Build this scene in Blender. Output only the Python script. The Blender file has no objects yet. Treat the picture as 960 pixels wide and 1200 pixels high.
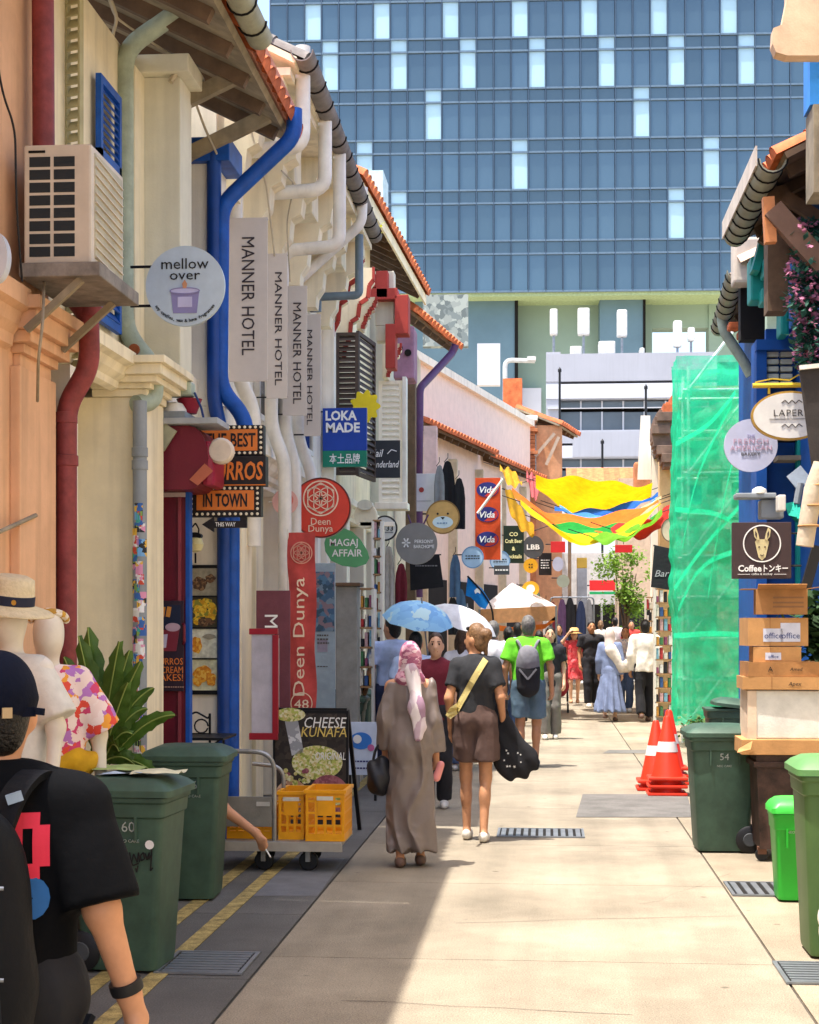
import bpy, bmesh, math, random
import numpy as np
from mathutils import Vector, Matrix
from mathutils.bvhtree import BVHTree
random.seed(7)
C = bpy.context.scene.collection
SC = bpy.context.scene
rad = math.radians

# ------------------------------------------------------------ camera, sky, sun, exposure
FPX, HOR, VPX, CAMH = 1900.0, 732.0, 640.0, 1.66      # measured on the 960 x 1200 photograph
YAW = math.atan((VPX - 480.0) / FPX)
cam_d = bpy.data.cameras.new('camera'); cam = bpy.data.objects.new('camera', cam_d); C.objects.link(cam)
cam.location = (0, 0, CAMH); cam.rotation_euler = (rad(90), 0, YAW)
cam_d.sensor_fit = 'VERTICAL'; cam_d.sensor_height = 24.0; cam_d.lens = 24.0 * FPX / 1200.0
cam_d.shift_y = (HOR - 600.0) / 1200.0; cam_d.clip_start = 0.1; cam_d.clip_end = 3000
SC.camera = cam
SUND = Vector((0.205, 0.15, -1.0)).normalized()         # direction the sunlight travels
wd = bpy.data.worlds.new('World'); SC.world = wd; wd.use_nodes = True
wn = wd.node_tree.nodes; wl = wd.node_tree.links
sky = wn.new('ShaderNodeTexSky'); sky.sky_type = 'NISHITA'; sky.sun_disc = False
sky.sun_elevation = math.asin(-SUND.z); sky.sun_rotation = math.atan2(-SUND.x, -SUND.y)
sky.air_density = 0.85; sky.dust_density = 3.0; sky.ozone_density = 1.0
wl.new(sky.outputs[0], wn['Background'].inputs[0]); wn['Background'].inputs[1].default_value = 0.15
sun_d = bpy.data.lights.new('sun', 'SUN'); sun = bpy.data.objects.new('sun', sun_d); C.objects.link(sun)
sun_d.energy = 2.8; sun_d.angle = rad(0.6); sun_d.color = (1.0, 0.94, 0.85)
sun.rotation_euler = SUND.to_track_quat('-Z', 'Y').to_euler(); sun.location = (-8, -4, 40)
SC.view_settings.view_transform = 'Standard'; SC.view_settings.look = 'None'
SC.view_settings.exposure = 1.72; SC.view_settings.gamma = 1.0
SC.view_settings.use_curve_mapping = False

# ------------------------------------------------------------ pixel -> place
FW = Vector((-math.sin(YAW), math.cos(YAW), 0)); RT = Vector((math.cos(YAW), math.sin(YAW), 0))
def ray(px, py): return FW + RT * ((px - 480.0) / FPX) + Vector((0, 0, (HOR - py) / FPX))
def P(px, py, Y):
    d = ray(px, py); t = Y / d.y; return Vector((0, 0, CAMH)) + d * t
def PX(px, py, X):
    d = ray(px, py); t = X / d.x; return Vector((0, 0, CAMH)) + d * t
def G(px, py, z=0.0):
    d = ray(px, py); t = (z - CAMH) / d.z; return Vector((0, 0, CAMH)) + d * t
def S(px, Y): return Y / ray(px, HOR).y / FPX               # metres per photo pixel at street distance Y

# ------------------------------------------------------------ materials
def lin(h):
    if not isinstance(h, str): return tuple(h)
    v = [int(h[i:i+2], 16) / 255 for i in (0, 2, 4)]
    return tuple((c / 12.92 if c <= .04045 else ((c + .055) / 1.055) ** 2.4) for c in v)
MATS = {}
def M(name, col, rough=.7, var=.14, scale=5, bump=.12, bscale=70, metal=0, spec=.35, streak=0, rand=0, trans=0, sheen=0, coat=0, speck=0):
    if name in MATS: return MATS[name]
    m = bpy.data.materials.new(name); m.use_nodes = True; MATS[name] = m
    nt = m.node_tree; N = nt.nodes; L = nt.links; b = N['Principled BSDF']
    c = lin(col)
    tc = N.new('ShaderNodeTexCoord'); src = tc.outputs['Object']
    no = N.new('ShaderNodeTexNoise'); no.inputs['Scale'].default_value = scale; no.inputs['Detail'].default_value = 6; no.inputs['Roughness'].default_value = .62
    L.new(src, no.inputs['Vector'])
    mx = N.new('ShaderNodeMix'); mx.data_type = 'RGBA'
    lo = tuple(x * (1 - var * 1.6) for x in c); hi = tuple(min(1, x * (1 + var)) for x in c)
    rmp = N.new('ShaderNodeMapRange'); rmp.inputs[1].default_value = .3; rmp.inputs[2].default_value = .7
    L.new(no.outputs[0], rmp.inputs[0]); L.new(rmp.outputs[0], mx.inputs['Factor'])
    mx.inputs['A'].default_value = (*lo, 1); mx.inputs['B'].default_value = (*hi, 1)
    out = mx.outputs['Result']
    if streak:
        mp = N.new('ShaderNodeMapping'); mp.inputs['Scale'].default_value = (9, 9, .55); L.new(src, mp.inputs[0])
        n2 = N.new('ShaderNodeTexNoise'); n2.inputs['Scale'].default_value = 1.0; n2.inputs['Detail'].default_value = 7; L.new(mp.outputs[0], n2.inputs['Vector'])
        r2 = N.new('ShaderNodeMapRange'); r2.inputs[1].default_value = .48; r2.inputs[2].default_value = .75; r2.inputs[4].default_value = streak
        L.new(n2.outputs[0], r2.inputs[0])
        m2 = N.new('ShaderNodeMix'); m2.data_type = 'RGBA'; L.new(r2.outputs[0], m2.inputs['Factor']); L.new(out, m2.inputs['A'])
        m2.inputs['B'].default_value = (c[0] * .42 + .01, c[1] * .40 + .01, c[2] * .36 + .01, 1); out = m2.outputs['Result']
    if speck:
        n3 = N.new('ShaderNodeTexNoise'); n3.inputs['Scale'].default_value = 130; n3.inputs['Detail'].default_value = 3; L.new(src, n3.inputs['Vector'])
        r3 = N.new('ShaderNodeMapRange'); r3.inputs[1].default_value = .35; r3.inputs[2].default_value = .65; r3.inputs[3].default_value = 1 - speck; r3.inputs[4].default_value = 1 + speck * .6
        L.new(n3.outputs[0], r3.inputs[0])
        m3 = N.new('ShaderNodeVectorMath'); m3.operation = 'SCALE'; L.new(out, m3.inputs[0]); L.new(r3.outputs[0], m3.inputs['Scale']); out = m3.outputs[0]
    if rand:
        oi = N.new('ShaderNodeObjectInfo'); rr = N.new('ShaderNodeMapRange'); rr.inputs[3].default_value = 1 - rand; rr.inputs[4].default_value = 1 + rand
        L.new(oi.outputs['Random'], rr.inputs[0])
        m4 = N.new('ShaderNodeVectorMath'); m4.operation = 'SCALE'; L.new(out, m4.inputs[0]); L.new(rr.outputs[0], m4.inputs['Scale']); out = m4.outputs[0]
    L.new(out, b.inputs['Base Color'])
    b.inputs['Roughness'].default_value = rough; b.inputs['Metallic'].default_value = metal; b.inputs['Specular IOR Level'].default_value = spec
    if sheen: b.inputs['Sheen Weight'].default_value = sheen
    if coat: b.inputs['Coat Weight'].default_value = coat; b.inputs['Coat Roughness'].default_value = .08
    if bump:
        nb = N.new('ShaderNodeTexNoise'); nb.inputs['Scale'].default_value = bscale; nb.inputs['Detail'].default_value = 4; L.new(src, nb.inputs['Vector'])
        bp = N.new('ShaderNodeBump'); bp.inputs['Strength'].default_value = bump; bp.inputs['Distance'].default_value = .012
        L.new(nb.outputs[0], bp.inputs['Height']); L.new(bp.outputs[0], b.inputs['Normal'])
    if trans:
        tr = N.new('ShaderNodeBsdfTranslucent'); L.new(out, tr.inputs[0])
        ms = N.new('ShaderNodeMixShader'); ms.inputs[0].default_value = trans
        L.new(b.outputs[0], ms.inputs[1]); L.new(tr.outputs[0], ms.inputs[2]); L.new(ms.outputs[0], N['Material Output'].inputs[0])
    return m
def road(name, col, spots=.5):
    """exposed aggregate: grains, blotches, gum spots, faint wheel tracks"""
    m = M(name, col, rough=.92, var=.16, scale=.8, speck=.3, bump=.5, bscale=160, rand=.03); nt = m.node_tree; N = nt.nodes; L = nt.links; b = N['Principled BSDF']; src = b.inputs['Base Color'].links[0].from_socket; ge = N.new('ShaderNodeNewGeometry')
    def mul(src, fac_socket, lo, hi, a, c):
        r = N.new('ShaderNodeMapRange'); r.inputs[1].default_value = a; r.inputs[2].default_value = c; r.inputs[3].default_value = lo; r.inputs[4].default_value = hi; L.new(fac_socket, r.inputs[0]); v = N.new('ShaderNodeVectorMath'); v.operation = 'SCALE'; L.new(src, v.inputs[0]); L.new(r.outputs[0], v.inputs['Scale']); return v.outputs[0]
    n1 = N.new('ShaderNodeTexNoise'); n1.inputs['Scale'].default_value = .9; n1.inputs['Detail'].default_value = 9; n1.inputs['Roughness'].default_value = .7; L.new(ge.outputs['Position'], n1.inputs['Vector']); src = mul(src, n1.outputs[0], .7, 1.06, .3, .62)
    mp = N.new('ShaderNodeMapping'); mp.inputs['Scale'].default_value = (3.2, .12, 1); L.new(ge.outputs['Position'], mp.inputs[0]); n2 = N.new('ShaderNodeTexNoise'); n2.inputs['Scale'].default_value = 1; n2.inputs['Detail'].default_value = 5; L.new(mp.outputs[0], n2.inputs['Vector']); src = mul(src, n2.outputs[0], .86, 1.05, .35, .6)
    vo = N.new('ShaderNodeTexVoronoi'); vo.inputs['Scale'].default_value = 2.6; vo.inputs['Randomness'].default_value = 1; L.new(ge.outputs['Position'], vo.inputs['Vector']); src = mul(src, vo.outputs['Distance'], 1-spots, 1, .035, .07)
    L.new(src, b.inputs['Base Color']); return m
def plastic(name, col, rough=.38, **k): return M(name, col, rough=rough, var=k.pop('var', .08), bump=k.pop('bump', .03), **k)
def cloth(name, col, **k): return M(name, col, rough=.9, var=k.pop('var', .12), scale=k.pop('scale', 9), bump=k.pop('bump', .35), bscale=k.pop('bscale', 22), **k)
def cells(name, cols, scale=9, rough=.7, stretch=(1, 1, 1)):
    """flat print: patches of several colours (posters, prints, patterned cloth)"""
    if name in MATS: return MATS[name]
    m = bpy.data.materials.new(name); m.use_nodes = True; MATS[name] = m
    nt = m.node_tree; N = nt.nodes; L = nt.links; b = N['Principled BSDF']
    tc = N.new('ShaderNodeTexCoord'); mp = N.new('ShaderNodeMapping'); mp.inputs['Scale'].default_value = stretch; L.new(tc.outputs['Object'], mp.inputs[0])
    nz = N.new('ShaderNodeTexNoise'); nz.inputs['Scale'].default_value = scale * 1.3; nz.inputs['Detail'].default_value = 3; L.new(mp.outputs[0], nz.inputs['Vector'])
    mv = N.new('ShaderNodeVectorMath'); mv.operation = 'MULTIPLY_ADD'; mv.inputs[1].default_value = (.5 / scale * 2,) * 3; L.new(nz.outputs['Color'], mv.inputs[0]); L.new(mp.outputs[0], mv.inputs[2])
    vo = N.new('ShaderNodeTexVoronoi'); vo.inputs['Scale'].default_value = scale; L.new(mv.outputs[0], vo.inputs['Vector'])
    sp = N.new('ShaderNodeSeparateColor'); L.new(vo.outputs['Color'], sp.inputs[0])
    cr = N.new('ShaderNodeValToRGB'); cr.color_ramp.interpolation = 'CONSTANT'; L.new(sp.outputs[0], cr.inputs[0])
    el = cr.color_ramp.elements
    while len(el) < len(cols): el.new(.5)
    for i, h in enumerate(cols): el[i].position = i / len(cols); el[i].color = (*lin(h), 1)
    L.new(cr.outputs[0], b.inputs['Base Color']); b.inputs['Roughness'].default_value = rough
    return m

# ------------------------------------------------------------ objects
def chainmat(o):
    m = Matrix.Identity(4)
    while o is not None: m = o.matrix_basis @ m; o = o.parent
    return m
def tag(o, label=None, cat=None, group=None, kind=None):
    if label: o['label'] = label
    if cat: o['category'] = cat
    if group: o['group'] = group
    if kind: o['kind'] = kind
    return o
def thing(name, label, cat, loc=(0, 0, 0), rz=0, group=None):
    o = bpy.data.objects.new(name, None); C.objects.link(o); o.empty_display_size = .1
    o.location = loc; o.rotation_euler = (0, 0, rz)
    return tag(o, label, cat, group)
def link(name, me, mat, parent=None, loc=None, rot=None):
    o = bpy.data.objects.new(name, me)
    if mat is not None and not me.materials: me.materials.append(mat)
    C.objects.link(o); o.parent = parent
    if loc is not None: o.location = loc
    if rot is not None: o.rotation_euler = rot
    return o
def piece(name, src, parent, loc=(0, 0, 0), rot=(0, 0, 0), sc=None):
    o = src.copy(); o.name = name; C.objects.link(o); o.parent = parent; o.location = loc; o.rotation_euler = rot
    if sc: o.scale = sc
    return o
def copy_tree(o, parent=None):
    c = o.copy(); C.objects.link(c); c.parent = parent
    for ch in list(o.children): copy_tree(ch, c)
    return c
class MB:
    def __init__(s): s.v = []; s.f = []
    def add(s, vs, fs):
        n = len(s.v); s.v += [Vector(v) for v in vs]; s.f += [[i + n for i in f] for f in fs]; return s
    def box(s, x0, x1, y0, y1, z0, z1, bev=0):
        if x0 > x1: x0, x1 = x1, x0
        if y0 > y1: y0, y1 = y1, y0
        if z0 > z1: z0, z1 = z1, z0
        if bev <= 0:
            return s.add([(x0,y0,z0),(x1,y0,z0),(x1,y1,z0),(x0,y1,z0),(x0,y0,z1),(x1,y0,z1),(x1,y1,z1),(x0,y1,z1)],
                         [[0,3,2,1],[4,5,6,7],[0,1,5,4],[1,2,6,5],[2,3,7,6],[3,0,4,7]])
        bm = bmesh.new(); bmesh.ops.create_cube(bm, size=1)
        for v in bm.verts: v.co = Vector(((x0+x1)/2 + v.co.x*(x1-x0), (y0+y1)/2 + v.co.y*(y1-y0), (z0+z1)/2 + v.co.z*(z1-z0)))
        bmesh.ops.bevel(bm, geom=bm.edges[:], offset=bev, segments=2, affect='EDGES', profile=.6)
        return s.bm(bm)
    def bm(s, bm, mat=None):
        bm.verts.index_update(); vs = [(mat @ v.co if mat else v.co.copy()) for v in bm.verts]; fs = [[v.index for v in f.verts] for f in bm.faces]; bm.free(); return s.add(vs, fs)
    def obox(s, a, b, w, h, up=(0, 0, 1)):
        """bar from a to b, width w (sideways) and height h (along up)"""
        a = Vector(a); b = Vector(b); d = (b - a).normalized(); u = Vector(up); sd = d.cross(u)
        if sd.length < 1e-4: sd = d.cross(Vector((0, 1, 0)))
        sd.normalize(); u = sd.cross(d).normalized(); vs = []
        for p in (a, b):
            for i, j in ((-1, -1), (1, -1), (1, 1), (-1, 1)): vs.append(p + sd * (i * w / 2) + u * (j * h / 2))
        return s.add(vs, [[3,2,1,0],[4,5,6,7],[0,1,5,4],[1,2,6,5],[2,3,7,6],[3,0,4,7]])
    def tube(s, pts, r, n=10, cap=True):
        pts = [Vector(p) for p in pts]; rs = r if isinstance(r, (list, tuple)) else [r] * len(pts)
        rings = []; pu = None
        for i, p in enumerate(pts):
            d = (pts[min(i+1, len(pts)-1)] - pts[max(i-1, 0)]).normalized()
            u = pu if pu is not None else (Vector((0, 0, 1)) if abs(d.z) < .9 else Vector((1, 0, 0)))
            u = (u - d * u.dot(d)); u = u.normalized() if u.length > 1e-5 else d.orthogonal().normalized(); pu = u; w = d.cross(u)
            rings.append([p + (u * math.cos(t) + w * math.sin(t)) * rs[i] for t in [2*math.pi*k/n for k in range(n)]])
        vs = [v for r_ in rings for v in r_]; fs = []
        for i in range(len(pts)-1):
            for k in range(n): k2 = (k+1) % n; fs.append([i*n+k, i*n+k2, (i+1)*n+k2, (i+1)*n+k])
        if cap: fs += [list(range(n))[::-1], [(len(pts)-1)*n+k for k in range(n)]]
        return s.add(vs, fs)
    def lathe(s, prof, c=(0, 0, 0), n=20, axis='Z', cap=True):
        c = Vector(c); vs = []; fs = []
        for (r, h) in prof:
            for k in range(n):
                t = 2*math.pi*k/n; x, y = r*math.cos(t), r*math.sin(t)
                vs.append(c + (Vector((x, y, h)) if axis == 'Z' else Vector((x, h, -y)) if axis == 'Y' else Vector((h, x, y))))
        for i in range(len(prof)-1):
            for k in range(n): k2 = (k+1) % n; fs.append([i*n+k, i*n+k2, (i+1)*n+k2, (i+1)*n+k])
        if cap: fs += [list(range(n))[::-1], [(len(prof)-1)*n+k for k in range(n)]]
        return s.add(vs, fs)
    def prism(s, poly, y0, y1):
        """outline in x,z extruded from y0 to y1"""
        n = len(poly); vs = [(x, y0, z) for x, z in poly] + [(x, y1, z) for x, z in poly]
        return s.add(vs, [list(range(n)), list(range(n, 2*n))[::-1]] + [[i, i+n, (i+1) % n + n, (i+1) % n] for i in range(n)])
    def sweep(s, prof, path):
        """closed 2-d profile (offset out, up) swept along a path on the plan (outward = right of travel)"""
        path = [Vector(p) for p in path]; n = len(prof); vs = []; fs = []
        for i, p in enumerate(path):
            a = (path[i] - path[i-1]).normalized() if i else None; b = (path[i+1] - path[i]).normalized() if i < len(path)-1 else None
            d = ((a or b) + (b or a)).normalized(); nrm = Vector((d.y, -d.x, 0))
            kk = 1 / max(.3, nrm.dot(Vector(((b or a).y, -(b or a).x, 0))))
            vs += [p + nrm * (o * kk) + Vector((0, 0, h)) for o, h in prof]
        for i in range(len(path)-1):
            for k in range(n): k2 = (k+1) % n; fs.append([i*n+k, i*n+k2, (i+1)*n+k2, (i+1)*n+k])
        fs += [list(range(n))[::-1], [(len(path)-1)*n+k for k in range(n)]]
        return s.add(vs, fs)
    def quad(s, a, b, c, d): return s.add([a, b, c, d], [[0, 1, 2, 3]])
    def mesh(s, name, inv=None, smooth=False):
        me = bpy.data.meshes.new(name); vs = s.v if inv is None else [inv @ v for v in s.v]
        me.from_pydata([tuple(v) for v in vs], [], s.f)
        bm = bmesh.new(); bm.from_mesh(me); bmesh.ops.recalc_face_normals(bm, faces=bm.faces); bm.to_mesh(me); bm.free()
        if smooth:
            me.polygons.foreach_set('use_smooth', [True] * len(me.polygons))
            if smooth != 'all':
                try: me.set_sharp_from_angle(angle=rad(35))
                except Exception: pass
        me.update(); return me
    def build(s, name, mat, parent=None, world=True, smooth=False, label=None, kind=None):
        inv = chainmat(parent).inverted() if (parent is not None and world) else None
        o = link(name, s.mesh(name, inv, smooth), mat, parent)
        if label: o['label'] = label
        if kind: o['kind'] = kind
        return o
def solo(name, mb, mat, label, cat, loc, group=None, smooth=False):
    """a thing that is one mesh: geometry in world coordinates, origin put at loc"""
    loc = Vector(loc); o = link(name, mb.mesh(name, Matrix.Translation(-loc), smooth), mat, None, loc)
    return tag(o, label, cat, group)
def structure(name, mb, mat): return tag(mb.build(name, mat), kind='structure')
def bend(pts, r=.12, n=5):
    """round the corners of a polyline"""
    pts = [Vector(p) for p in pts]; out = [pts[0]]
    for i in range(1, len(pts)-1):
        a = pts[i-1] - pts[i]; b = pts[i+1] - pts[i]; q = min(r, a.length*.45, b.length*.45)
        p0 = pts[i] + a.normalized()*q; p1 = pts[i] + b.normalized()*q
        for k in range(n+1):
            t = k / n; out.append(p0*(1-t)**2 + pts[i]*(2*t*(1-t)) + p1*t*t)
    return out + [pts[-1]]

# ------------------------------------------------------------ lettering
def text_mesh(s, size, ext=.0015, shear=0, bold=0, sx=1, gap=1, rot=0, align='CENTER', line=.95):
    cu = bpy.data.curves.new('lettering', 'FONT'); cu.body = s; cu.size = size; cu.extrude = ext; cu.shear = shear; cu.offset = bold * size
    cu.align_x = align; cu.align_y = 'CENTER'; cu.space_character = gap; cu.space_line = line; cu.resolution_u = 2
    ob = bpy.data.objects.new('lettering', cu); me = bpy.data.meshes.new_from_object(ob)
    bpy.data.objects.remove(ob); bpy.data.curves.remove(cu)
    cr, sr = math.cos(rot), math.sin(rot)
    for v in me.vertices:
        x, y, z = v.co; x *= sx; v.co = (x*cr - y*sr, -z, x*sr + y*cr)
    me.materials.clear(); return me
class Sign:
    """a flat sign facing the near end of the lane; all numbers in photo pixels about its centre"""
    def __init__(s, name, label, cat, px, py, Y, rz=0, group=None, loc=None):
        s.k = S(px, Y); s.root = thing(name, label, cat, loc or P(px, py, Y), rz, group); s.y = 0; s.px = px; s.py = py; s.Y = Y
    def _o(s, mb, name, mat, parent, smooth=False):
        return link(name, mb.mesh(name, None, smooth), mat, parent or s.root)
    def poly(s, name, pts, mat, y0=0, th=.02, parent=None):
        k = s.k; return s._o(MB().prism([(x*k, z*k) for x, z in pts], y0, y0+th), name, mat, parent)
    def panel(s, name, w, h, mat, x=0, z=0, y0=0, th=.025, parent=None, bev=.004):
        k = s.k; return s._o(MB().box((x-w/2)*k, (x+w/2)*k, y0, y0+th, (z-h/2)*k, (z+h/2)*k, bev), name, mat, parent)
    def disc(s, name, rx, mat, x=0, z=0, rz=None, y0=0, th=.03, parent=None, n=48):
        rz = rz or rx; return s.poly(name, [(x+rx*math.cos(2*math.pi*i/n), z+rz*math.sin(2*math.pi*i/n)) for i in range(n)], mat, y0, th, parent)
    def ring(s, name, r, w, mat, x=0, z=0, rz=None, y0=-.006, parent=None, n=40, th=.004):
        rz = rz or r; k = s.k; mb = MB(); vs = []; fs = []
        for i in range(n):
            t = 2*math.pi*i/n
            for q in (0, -w): 
                for yy in (y0, y0+th): vs.append(((x+(r+q)*math.cos(t))*k, yy, (z+(rz+q)*math.sin(t))*k))
        for i in range(n):
            a = 4*i; b = 4*((i+1) % n); fs += [[a, b, b+2, a+2], [a+1, a+3, b+3, b+1], [a, a+1, b+1, b], [a+2, b+2, b+3, a+3]]
        return s._o(mb.add(vs, fs), name, mat, parent)
    def line(s, name, pts, w, mat, y0=-.006, th=.004, parent=None):
        k = s.k; mb = MB()
        for a, b in zip(pts[:-1], pts[1:]): mb.obox((a[0]*k, y0+th/2, a[1]*k), (b[0]*k, y0+th/2, b[1]*k), th, w*k)
        return s._o(mb, name, mat, parent)
    def text(s, t, h, mat, x=0, z=0, y0=-.004, w=None, parent=None, name='lettering', **kw):
        """h = letter height in pixels; w = wanted width in pixels; a text of ~ marks stands for print too small to read: plain strokes"""
        if t.startswith('~'):
            mb = MB(); k = s.k; rr = random.Random(len(t)*7+int(h*10)); n = len(t)
            for r_ in range(n):
                zz = (n/2-r_-.5)*h*1.5; u = -w/2
                while u < w/2-1: q = min(rr.uniform(1.2, 3.2), w/2-u); mb.box(u*k, (u+q)*k, -.0015, 0, (zz-h*.3)*k, (zz+h*.3)*k); u += q+.8
            o = link('print_strokes', mb.mesh('print_strokes'), mat, parent or s.root, (x*s.k, y0, z*s.k)); o['kind'] = 'stuff'; return o
        me = text_mesh(t, h*s.k/.72, **kw)
        vs = me.vertices
        if len(vs):
            rot = kw.get('rot', 0); ax = 2 if abs(math.sin(rot)) > .7 else 0
            lo = [min(v.co[i] for v in vs) for i in (0, 2)]; hi = [max(v.co[i] for v in vs) for i in (0, 2)]
            f = 1.0
            if w: f = w*s.k / max(1e-6, (hi[1]-lo[1] if ax == 2 else hi[0]-lo[0]))
            cx = (lo[0]+hi[0])/2; cz = (lo[1]+hi[1])/2
            for v in vs:
                if ax == 0: v.co.x = (v.co.x-cx)*f; v.co.z -= cz
                else: v.co.z = (v.co.z-cz)*f; v.co.x -= cx
        o = link(name, me, mat, parent or s.root, (x*s.k, y0, z*s.k)); return o
    def bar(s, name, a, b, r, mat, y0=.02, parent=None):
        k = s.k; return s._o(MB().tube([(a[0]*k, y0, a[1]*k), (b[0]*k, y0, b[1]*k)], r*k, 8), name, mat, parent, True)

_rs = np.random.RandomState(5); _LAT = _rs.rand(32, 32, 32).astype(np.float32)
def vnoise(X, Y, Z):
    xi, yi, zi = np.floor(X).astype(int), np.floor(Y).astype(int), np.floor(Z).astype(int); u, v, w = X-xi, Y-yi, Z-zi
    u = u*u*(3-2*u); v = v*v*(3-2*v); w = w*w*(3-2*w); out = 0
    for a in (0, 1):
        for b in (0, 1):
            for c_ in (0, 1): out = out + _LAT[(xi+a) % 32, (yi+b) % 32, (zi+c_) % 32]*(u if a else 1-u)*(v if b else 1-v)*(w if c_ else 1-w)
    return out
def creases(X, Y, Z, amp, sx=7.0, sz=2.4, ph=0.0):
    """cloth: long soft folds with sharp valleys plus small crumple"""
    wp = vnoise(X*3+ph, Y*3, Z*3)*2.0
    n1 = vnoise(X*sx+wp+ph, Y*sx+ph, Z*sz+wp*.7); n2 = vnoise(X*sx*2.1+9+ph, Y*sx*2.1, Z*sx*1.3+wp)
    return amp*(1.6*np.abs(2*n1-1)+.5*np.abs(2*n2-1)-.9)
# ------------------------------------------------------------ smooth solids (people, mannequins): distance field -> mesh
def sdf(prims, res, k=.035, fold=None, clip=None, pad=.06):
    """prims: ('c',a,b,ra,rb,scale,flat) tapered limb | ('e',centre,radii,rotz) ellipsoid. scale squashes about the first point"""
    lo = np.full(3, 1e9); hi = -lo
    bb = []
    for p in prims:
        if p[0] == 'c':
            a, b = np.array(p[1], float), np.array(p[2], float); r = max(p[3], p[4]); sc = np.array(p[5] if len(p) > 5 and p[5] else (1, 1, 1), float)
            l = np.minimum(a, b) - r*np.maximum(sc, .2); h = np.maximum(a, b) + r*np.maximum(sc, .2)
        else:
            c = np.array(p[1], float); r = np.array(p[2], float); rr = np.array([max(r[0], r[1])]*2 + [r[2]]) if len(p) > 3 and p[3] else r; l = c-rr; h = c+rr
        bb.append((l, h)); lo = np.minimum(lo, l); hi = np.maximum(hi, h)
    lo -= pad; hi += pad; n = np.ceil((hi-lo)/res).astype(int) + 1
    D = np.full(n, 1.0, np.float32)
    ax = [lo[i] + res*np.arange(n[i]) for i in range(3)]
    m = k + .05
    for p, (l, h) in zip(prims, bb):
        i0 = np.maximum(0, np.floor((l-m-lo)/res).astype(int)); i1 = np.minimum(n, np.ceil((h+m-lo)/res).astype(int)+1)
        sl = tuple(slice(i0[i], i1[i]) for i in range(3))
        X, Y, Z = np.meshgrid(ax[0][sl[0]], ax[1][sl[1]], ax[2][sl[2]], indexing='ij', copy=False)
        if p[0] == 'c':
            a = np.array(p[1], float); b = np.array(p[2], float); sc = np.array(p[5] if len(p) > 5 and p[5] else (1, 1, 1), float)
            qx, qy, qz = (X-a[0])/sc[0], (Y-a[1])/sc[1], (Z-a[2])/sc[2]; ba = (b-a)/sc; L2 = max(1e-9, float(ba@ba))
            t0 = (qx*ba[0]+qy*ba[1]+qz*ba[2])/L2; t = np.clip(t0, 0, 1)
            d = np.sqrt((qx-t*ba[0])**2+(qy-t*ba[1])**2+(qz-t*ba[2])**2) - (p[3]+(p[4]-p[3])*t); d *= min(sc)
            if len(p) > 6 and p[6]: d = np.maximum(d, (t0-1)*math.sqrt(L2))
        else:
            c = p[1]; r = p[2]; x, y, z = X-c[0], Y-c[1], Z-c[2]
            if len(p) > 3 and p[3]: ca, sa = math.cos(p[3]), math.sin(p[3]); x, y = x*ca+y*sa, -x*sa+y*ca
            q = np.sqrt((x/r[0])**2+(y/r[1])**2+(z/r[2])**2); q2 = np.sqrt((x/r[0]**2)**2+(y/r[1]**2)**2+(z/r[2]**2)**2)
            d = q*(q-1)/np.maximum(q2, 1e-6)
        o = D[sl]; hh = np.maximum(k-np.abs(o-d), 0)/k
        D[sl] = np.minimum(o, d) - hh*hh*k*.25
    if fold or clip:
        X, Y, Z = np.meshgrid(*ax, indexing='ij', copy=False)
        if fold: D = D + fold(X, Y, Z).astype(np.float32)
        if clip:
            for (o, nn) in clip: D = np.maximum(D, (X-o[0])*nn[0]+(Y-o[1])*nn[1]+(Z-o[2])*nn[2])
    I = D < 0; n = np.array(D.shape)
    acc = np.zeros((*(n-1), 3), np.float32); cnt = np.zeros(n-1, np.float32)
    for ax_ in range(3):
        s0 = [slice(None)]*3; s1 = [slice(None)]*3; s0[ax_] = slice(0, -1); s1[ax_] = slice(1, None)
        d0 = D[tuple(s0)]; d1 = D[tuple(s1)]; cr = (I[tuple(s0)] != I[tuple(s1)])
        t = np.where(cr, d0/np.where(cr, d0-d1, 1), 0)
        o1, o2 = [i for i in range(3) if i != ax_]
        for a in (0, 1):
            for b in (0, 1):
                ss = [slice(None)]*3
                ss[o1] = slice(0, -1) if a == 0 else slice(1, None); ss[o2] = slice(0, -1) if b == 0 else slice(1, None)
                c_ = cr[tuple(ss)]; tt = t[tuple(ss)]
                cnt += c_; acc[..., ax_] += np.where(c_, tt, 0); acc[..., o1] += c_*a; acc[..., o2] += c_*b
    act = cnt > 0; idx = -np.ones(act.shape, np.int64); idx[act] = np.arange(act.sum())
    base = np.argwhere(act); V = lo + (base + acc[act]/cnt[act][:, None])*res
    F = []
    for ax_ in range(3):
        s0 = [slice(1, -1)]*3; s1 = [slice(1, -1)]*3; s0[ax_] = slice(0, -1); s1[ax_] = slice(1, None)
        a = I[tuple(s0)]; b = I[tuple(s1)]; e = np.argwhere(a != b)
        if not len(e): continue
        o1, o2 = (ax_+1) % 3, (ax_+2) % 3; off = np.ones(3, int); off[ax_] = 0; e0 = e + off; sg = a[tuple(e.T)]
        def cell(u, v):
            q = e0.copy(); q[:, o1] -= u; q[:, o2] -= v; return idx[tuple(q.T)]
        qd = np.stack([cell(1, 1), cell(0, 1), cell(0, 0), cell(1, 0)], 1); qd[~sg] = qd[~sg][:, ::-1]; F.append(qd)
    return V, np.concatenate(F)
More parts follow.
